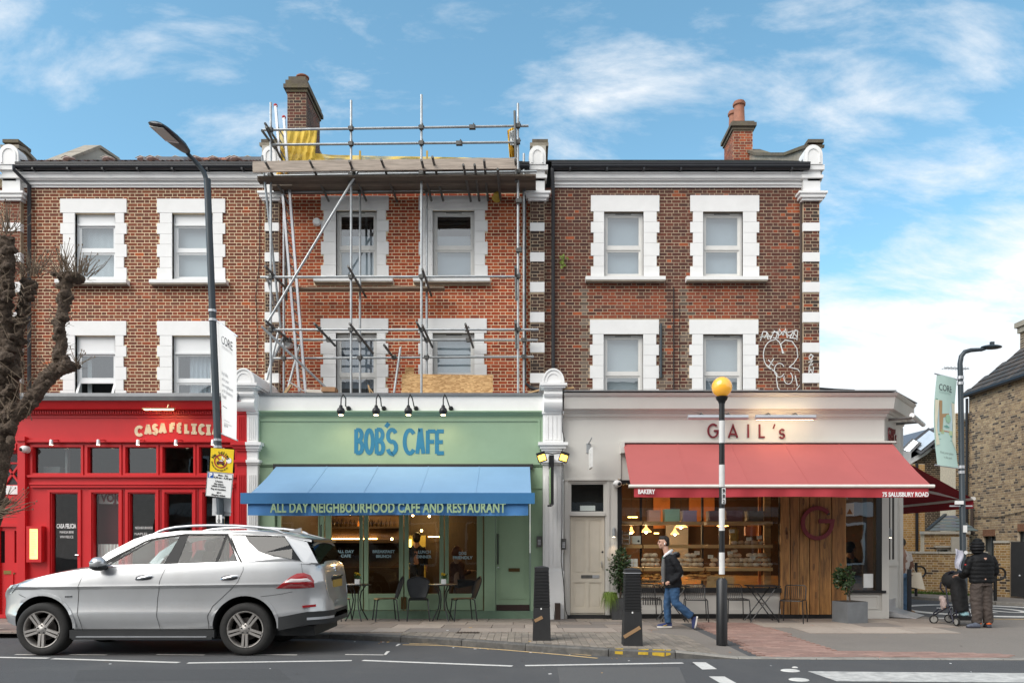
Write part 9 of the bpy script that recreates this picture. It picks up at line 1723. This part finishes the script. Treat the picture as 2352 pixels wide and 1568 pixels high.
# yellow extension with a slate lean-to, nearer
ex = T('brick_extension', 'small yellow brick extension with a grey hipped slate roof behind the boundary wall', 'outbuilding', (12.5, 26, 0)); D4 = 25.6; x0, x1 = X(2123, D4), X(2226, D4); zt = Z(1226, D4); q = MB(M['mortary']); hw = [(X(2151, D4), X(2183, D4), Z(1274, D4), Z(1258, D4))]
wall_holes(q, x0, x1, .0, zt, D4, D4+.25, hw); q.part('wall', ex); bricks(ex, (x0, D4, 0), (1, 0, 0), (0, -1, 0), x1-x0, zt, [(hw[0][0]-x0, hw[0][1]-x0, hw[0][2], hw[0][3])], palY, M['brick'], 200, colfn=lambda x, z: dkb if R.random() < .13 else R.choice(palY+[S(190, 140, 80, .75)]))
q = MB(M['render']); q.box(x0-.05, x1, D4-.08, D4+.2, zt, zt+.09); q.part('coping_stone', ex); q = MB(M['upvc']); frame_rect(q, *hw[0], .05, D4+.05, D4+.1); wn_ = q.part('window', ex); q = MB(M['glassu']); q.box(hw[0][0]+.05, hw[0][1]-.05, D4+.07, D4+.075, hw[0][2], hw[0][3]-.05); q.part('pane', wn_); q = MB(M['darkg']); q.box(hw[0][0], hw[0][1], D4+.2, D4+.22, hw[0][2], hw[0][3]); q.part('window_backing', wn_); q = MB(M['render']); q.box(hw[0][0]-.1, hw[0][1]+.15, D4-.1, D4+.02, hw[0][3]+.02, hw[0][3]+.08); q.part('window_head', wn_)
q = MB(M['slate']); z0, z1 = zt+.1, Z(1183, D4+1.4)
for i in range(5):
    t0, t1 = i/5, (i+1)/5; q.col = tuple(c*ru(.9, 1.1) for c in S(132, 138, 144, .62)); xa = lambda t: X(2132, D4)+(X(2172, D4+1.4)-X(2132, D4))*t
    for k in range(6): f0, f1 = k/6, (k+1)/6; g = lambda t, f: (xa(t)+(x1+.3-xa(t))*f, D4+.02+1.4*t, z0+(z1-z0)*t); q.col = tuple(c*ru(.92, 1.08) for c in S(132, 138, 144, .62)); e = V((0, 0, .03)); p = [V(g(t0, f0))+e, V(g(t0, f1))+e, V(g(t1, f1)), V(g(t1, f0))]; q.hexa([v-V((0, 0, .02)) for v in p]+p)
q.part('slate_roof', ex, col=True); q = MB(M['lampgrey']); q.beam(V((X(2130, D4), D4+.02, z0+.04)), V((X(2172, D4+1.4), D4+1.42, z1+.04)), .1, .05, (0, 0, 1)); q.part('hip_ridge', ex)
yh = T('yellow_house', 'sliver of bright yellow brick house with a dark drainpipe just right of the bakery corner', 'house', (X(2100, 26.5), 26.5, 0)); q = MB(M['mortary']); xa, xb = X(2060, 26.5), X(2124, 26.5); zt = Z(1065, 26.5); q.box(xa, xb, 26.5, 26.8, 0, zt); q.part('wall', yh); bricks(yh, (xa, 26.5, 0), (1, 0, 0), (0, -1, 0), xb-xa, zt, [], [S(206, 158, 90, .78), S(196, 148, 84, .78), S(214, 168, 100, .78)], M['brick'], 120); q = MB(M['gutter']); q.tube([(X(2106, 26.4), 26.4, .0), (X(2106, 26.4), 26.4, zt)], .05, 8); q.part('downpipe', yh, smooth=True); q = MB(M['upvc']); q.box(X(2116, 26.4), X(2122, 26.4), 26.35, 26.5, Z(1271, 26.4), Z(1262, 26.4)); q.part('meter_box', yh)
# gate pier and dark gate at the far right
gp, A3, u3, n3 = wall_run('gate_pier', 'brick gate pier with a pale cap at the right edge', (X(2283, 22.9), 22.9), (X(2320, 22.5), 22.5), .06, 1.62, palY, .1, 60, .45, 'gate pier'); q = MB(M['blackm']); A4 = V((X(2323, 22.3), 22.3, .08)); q.beam(A4+V((0, 0, .8)), A4+V((.9, -1.6, .8)), .05, 1.55, (0, 0, 1)); gate = T('gate', 'dark solid gate beside the pale-capped pier at the right edge', 'gate', tuple(A4)); q.part('leaf', gate); q = MB(M['alu']); q.ball(A4+V((.1, -.22, .62)), .03); q.part('handle', gate); q = MB(mat('rail_pale', (.42, .40, .35), .7)); q.box(X(2186, 25.3), X(2222, 25.3), 25.3, 25.35, 1.2, Z(1232, 25.3)); q.thing('hoarding', 'pale panel behind the lamp post above the boundary wall', 'panel', (X(2200, 25.3), 25.3, 1.2))
# curled cycle stands
def stand(px_, py_, lab, k):
    D_ = F*(CH-.06)/(py_-HY); c = V((X(px_, D_), D_, .06)); t = T('cycle_stand', lab, 'cycle stand', tuple(c), 'curled cycle stands across the side street'); q = MB(M['black']); h = .98; q.tube([c, c+V((0, 0, h))], .042, 10); q.box(c.x-.06, c.x+.06, c.y-.06, c.y+.06, c.z+h, c.z+h+.015); q.part('post', t, smooth=True); r_ = .155
    q = MB(M['black']); q.tube([c+V((.04, 0, h*.90)), c+V((.12, 0, h*.90))]+[c+V((.12+r_*sin(a), 0, h*.90-r_+r_*cos(a))) for a in [pi*i/10 for i in range(11)]]+[c+V((-.12, 0, h*.90-2*r_))]+[c+V((-.12-r_*sin(a), 0, h*.90-3*r_+r_*cos(a))) for a in [pi*i/10 for i in range(11)]]+[c+V((-.04, 0, h*.90-4*r_))], .027, 9); q.part('loop', t, smooth=True)
stand(2104, 1370, 'curled black cycle stand before the yellow boundary wall, left of the stroller', 1); stand(2286, 1379, 'curled black cycle stand just right of the person in the puffer jacket', 1)
stand(2202, 1373, 'curled black cycle stand mostly hidden behind the stroller', 1)

# ---------------------------------------------------------------- the other side of the road, mirrored in the glass
for k in range(5):
    x0 = -19+7.6*k; t = T('terraced_house', 'brick house across the road, mirrored faintly in the shop windows', 'house', (x0+3.8, -9, 0), 'houses across the road'); b = MB(mat('far_brick', (.19, .11, .075), .9, var=.25, sc=3)); hl = [(x0+a, x0+a+1.1, z, z+1.7) for a in (1.2, 4.9) for z in (4.6, 7.2)]+[(x0+.8, x0+6.8, .5, 2.8)]
    wall_holes(b, x0, x0+7.55, 0, 9.6, -9, -8.7, hl); b.box(x0, x0+7.55, -12, -11.8, 0, 9.6); b.part('wall', t); b = MB(M['white'])
    for h in hl: frame_rect(b, h[0], h[1], h[2], h[3], .1, -8.72, -8.66)
    b.box(x0, x0+7.55, -8.9, -8.5, 9.6, 9.9); b.box(x0, x0+7.55, -8.9, -8.55, 3.1, 3.8); b.part('window_frame', t); b = MB(M['dark']); b.face([(x0, -8.6, 9.9), (x0+7.55, -8.6, 9.9), (x0+7.55, -12, 11.6), (x0, -12, 11.6)]); b.box(x0, x0+7.55, -9.6, -9.5, 0, 9.6); b.part('roof', t)
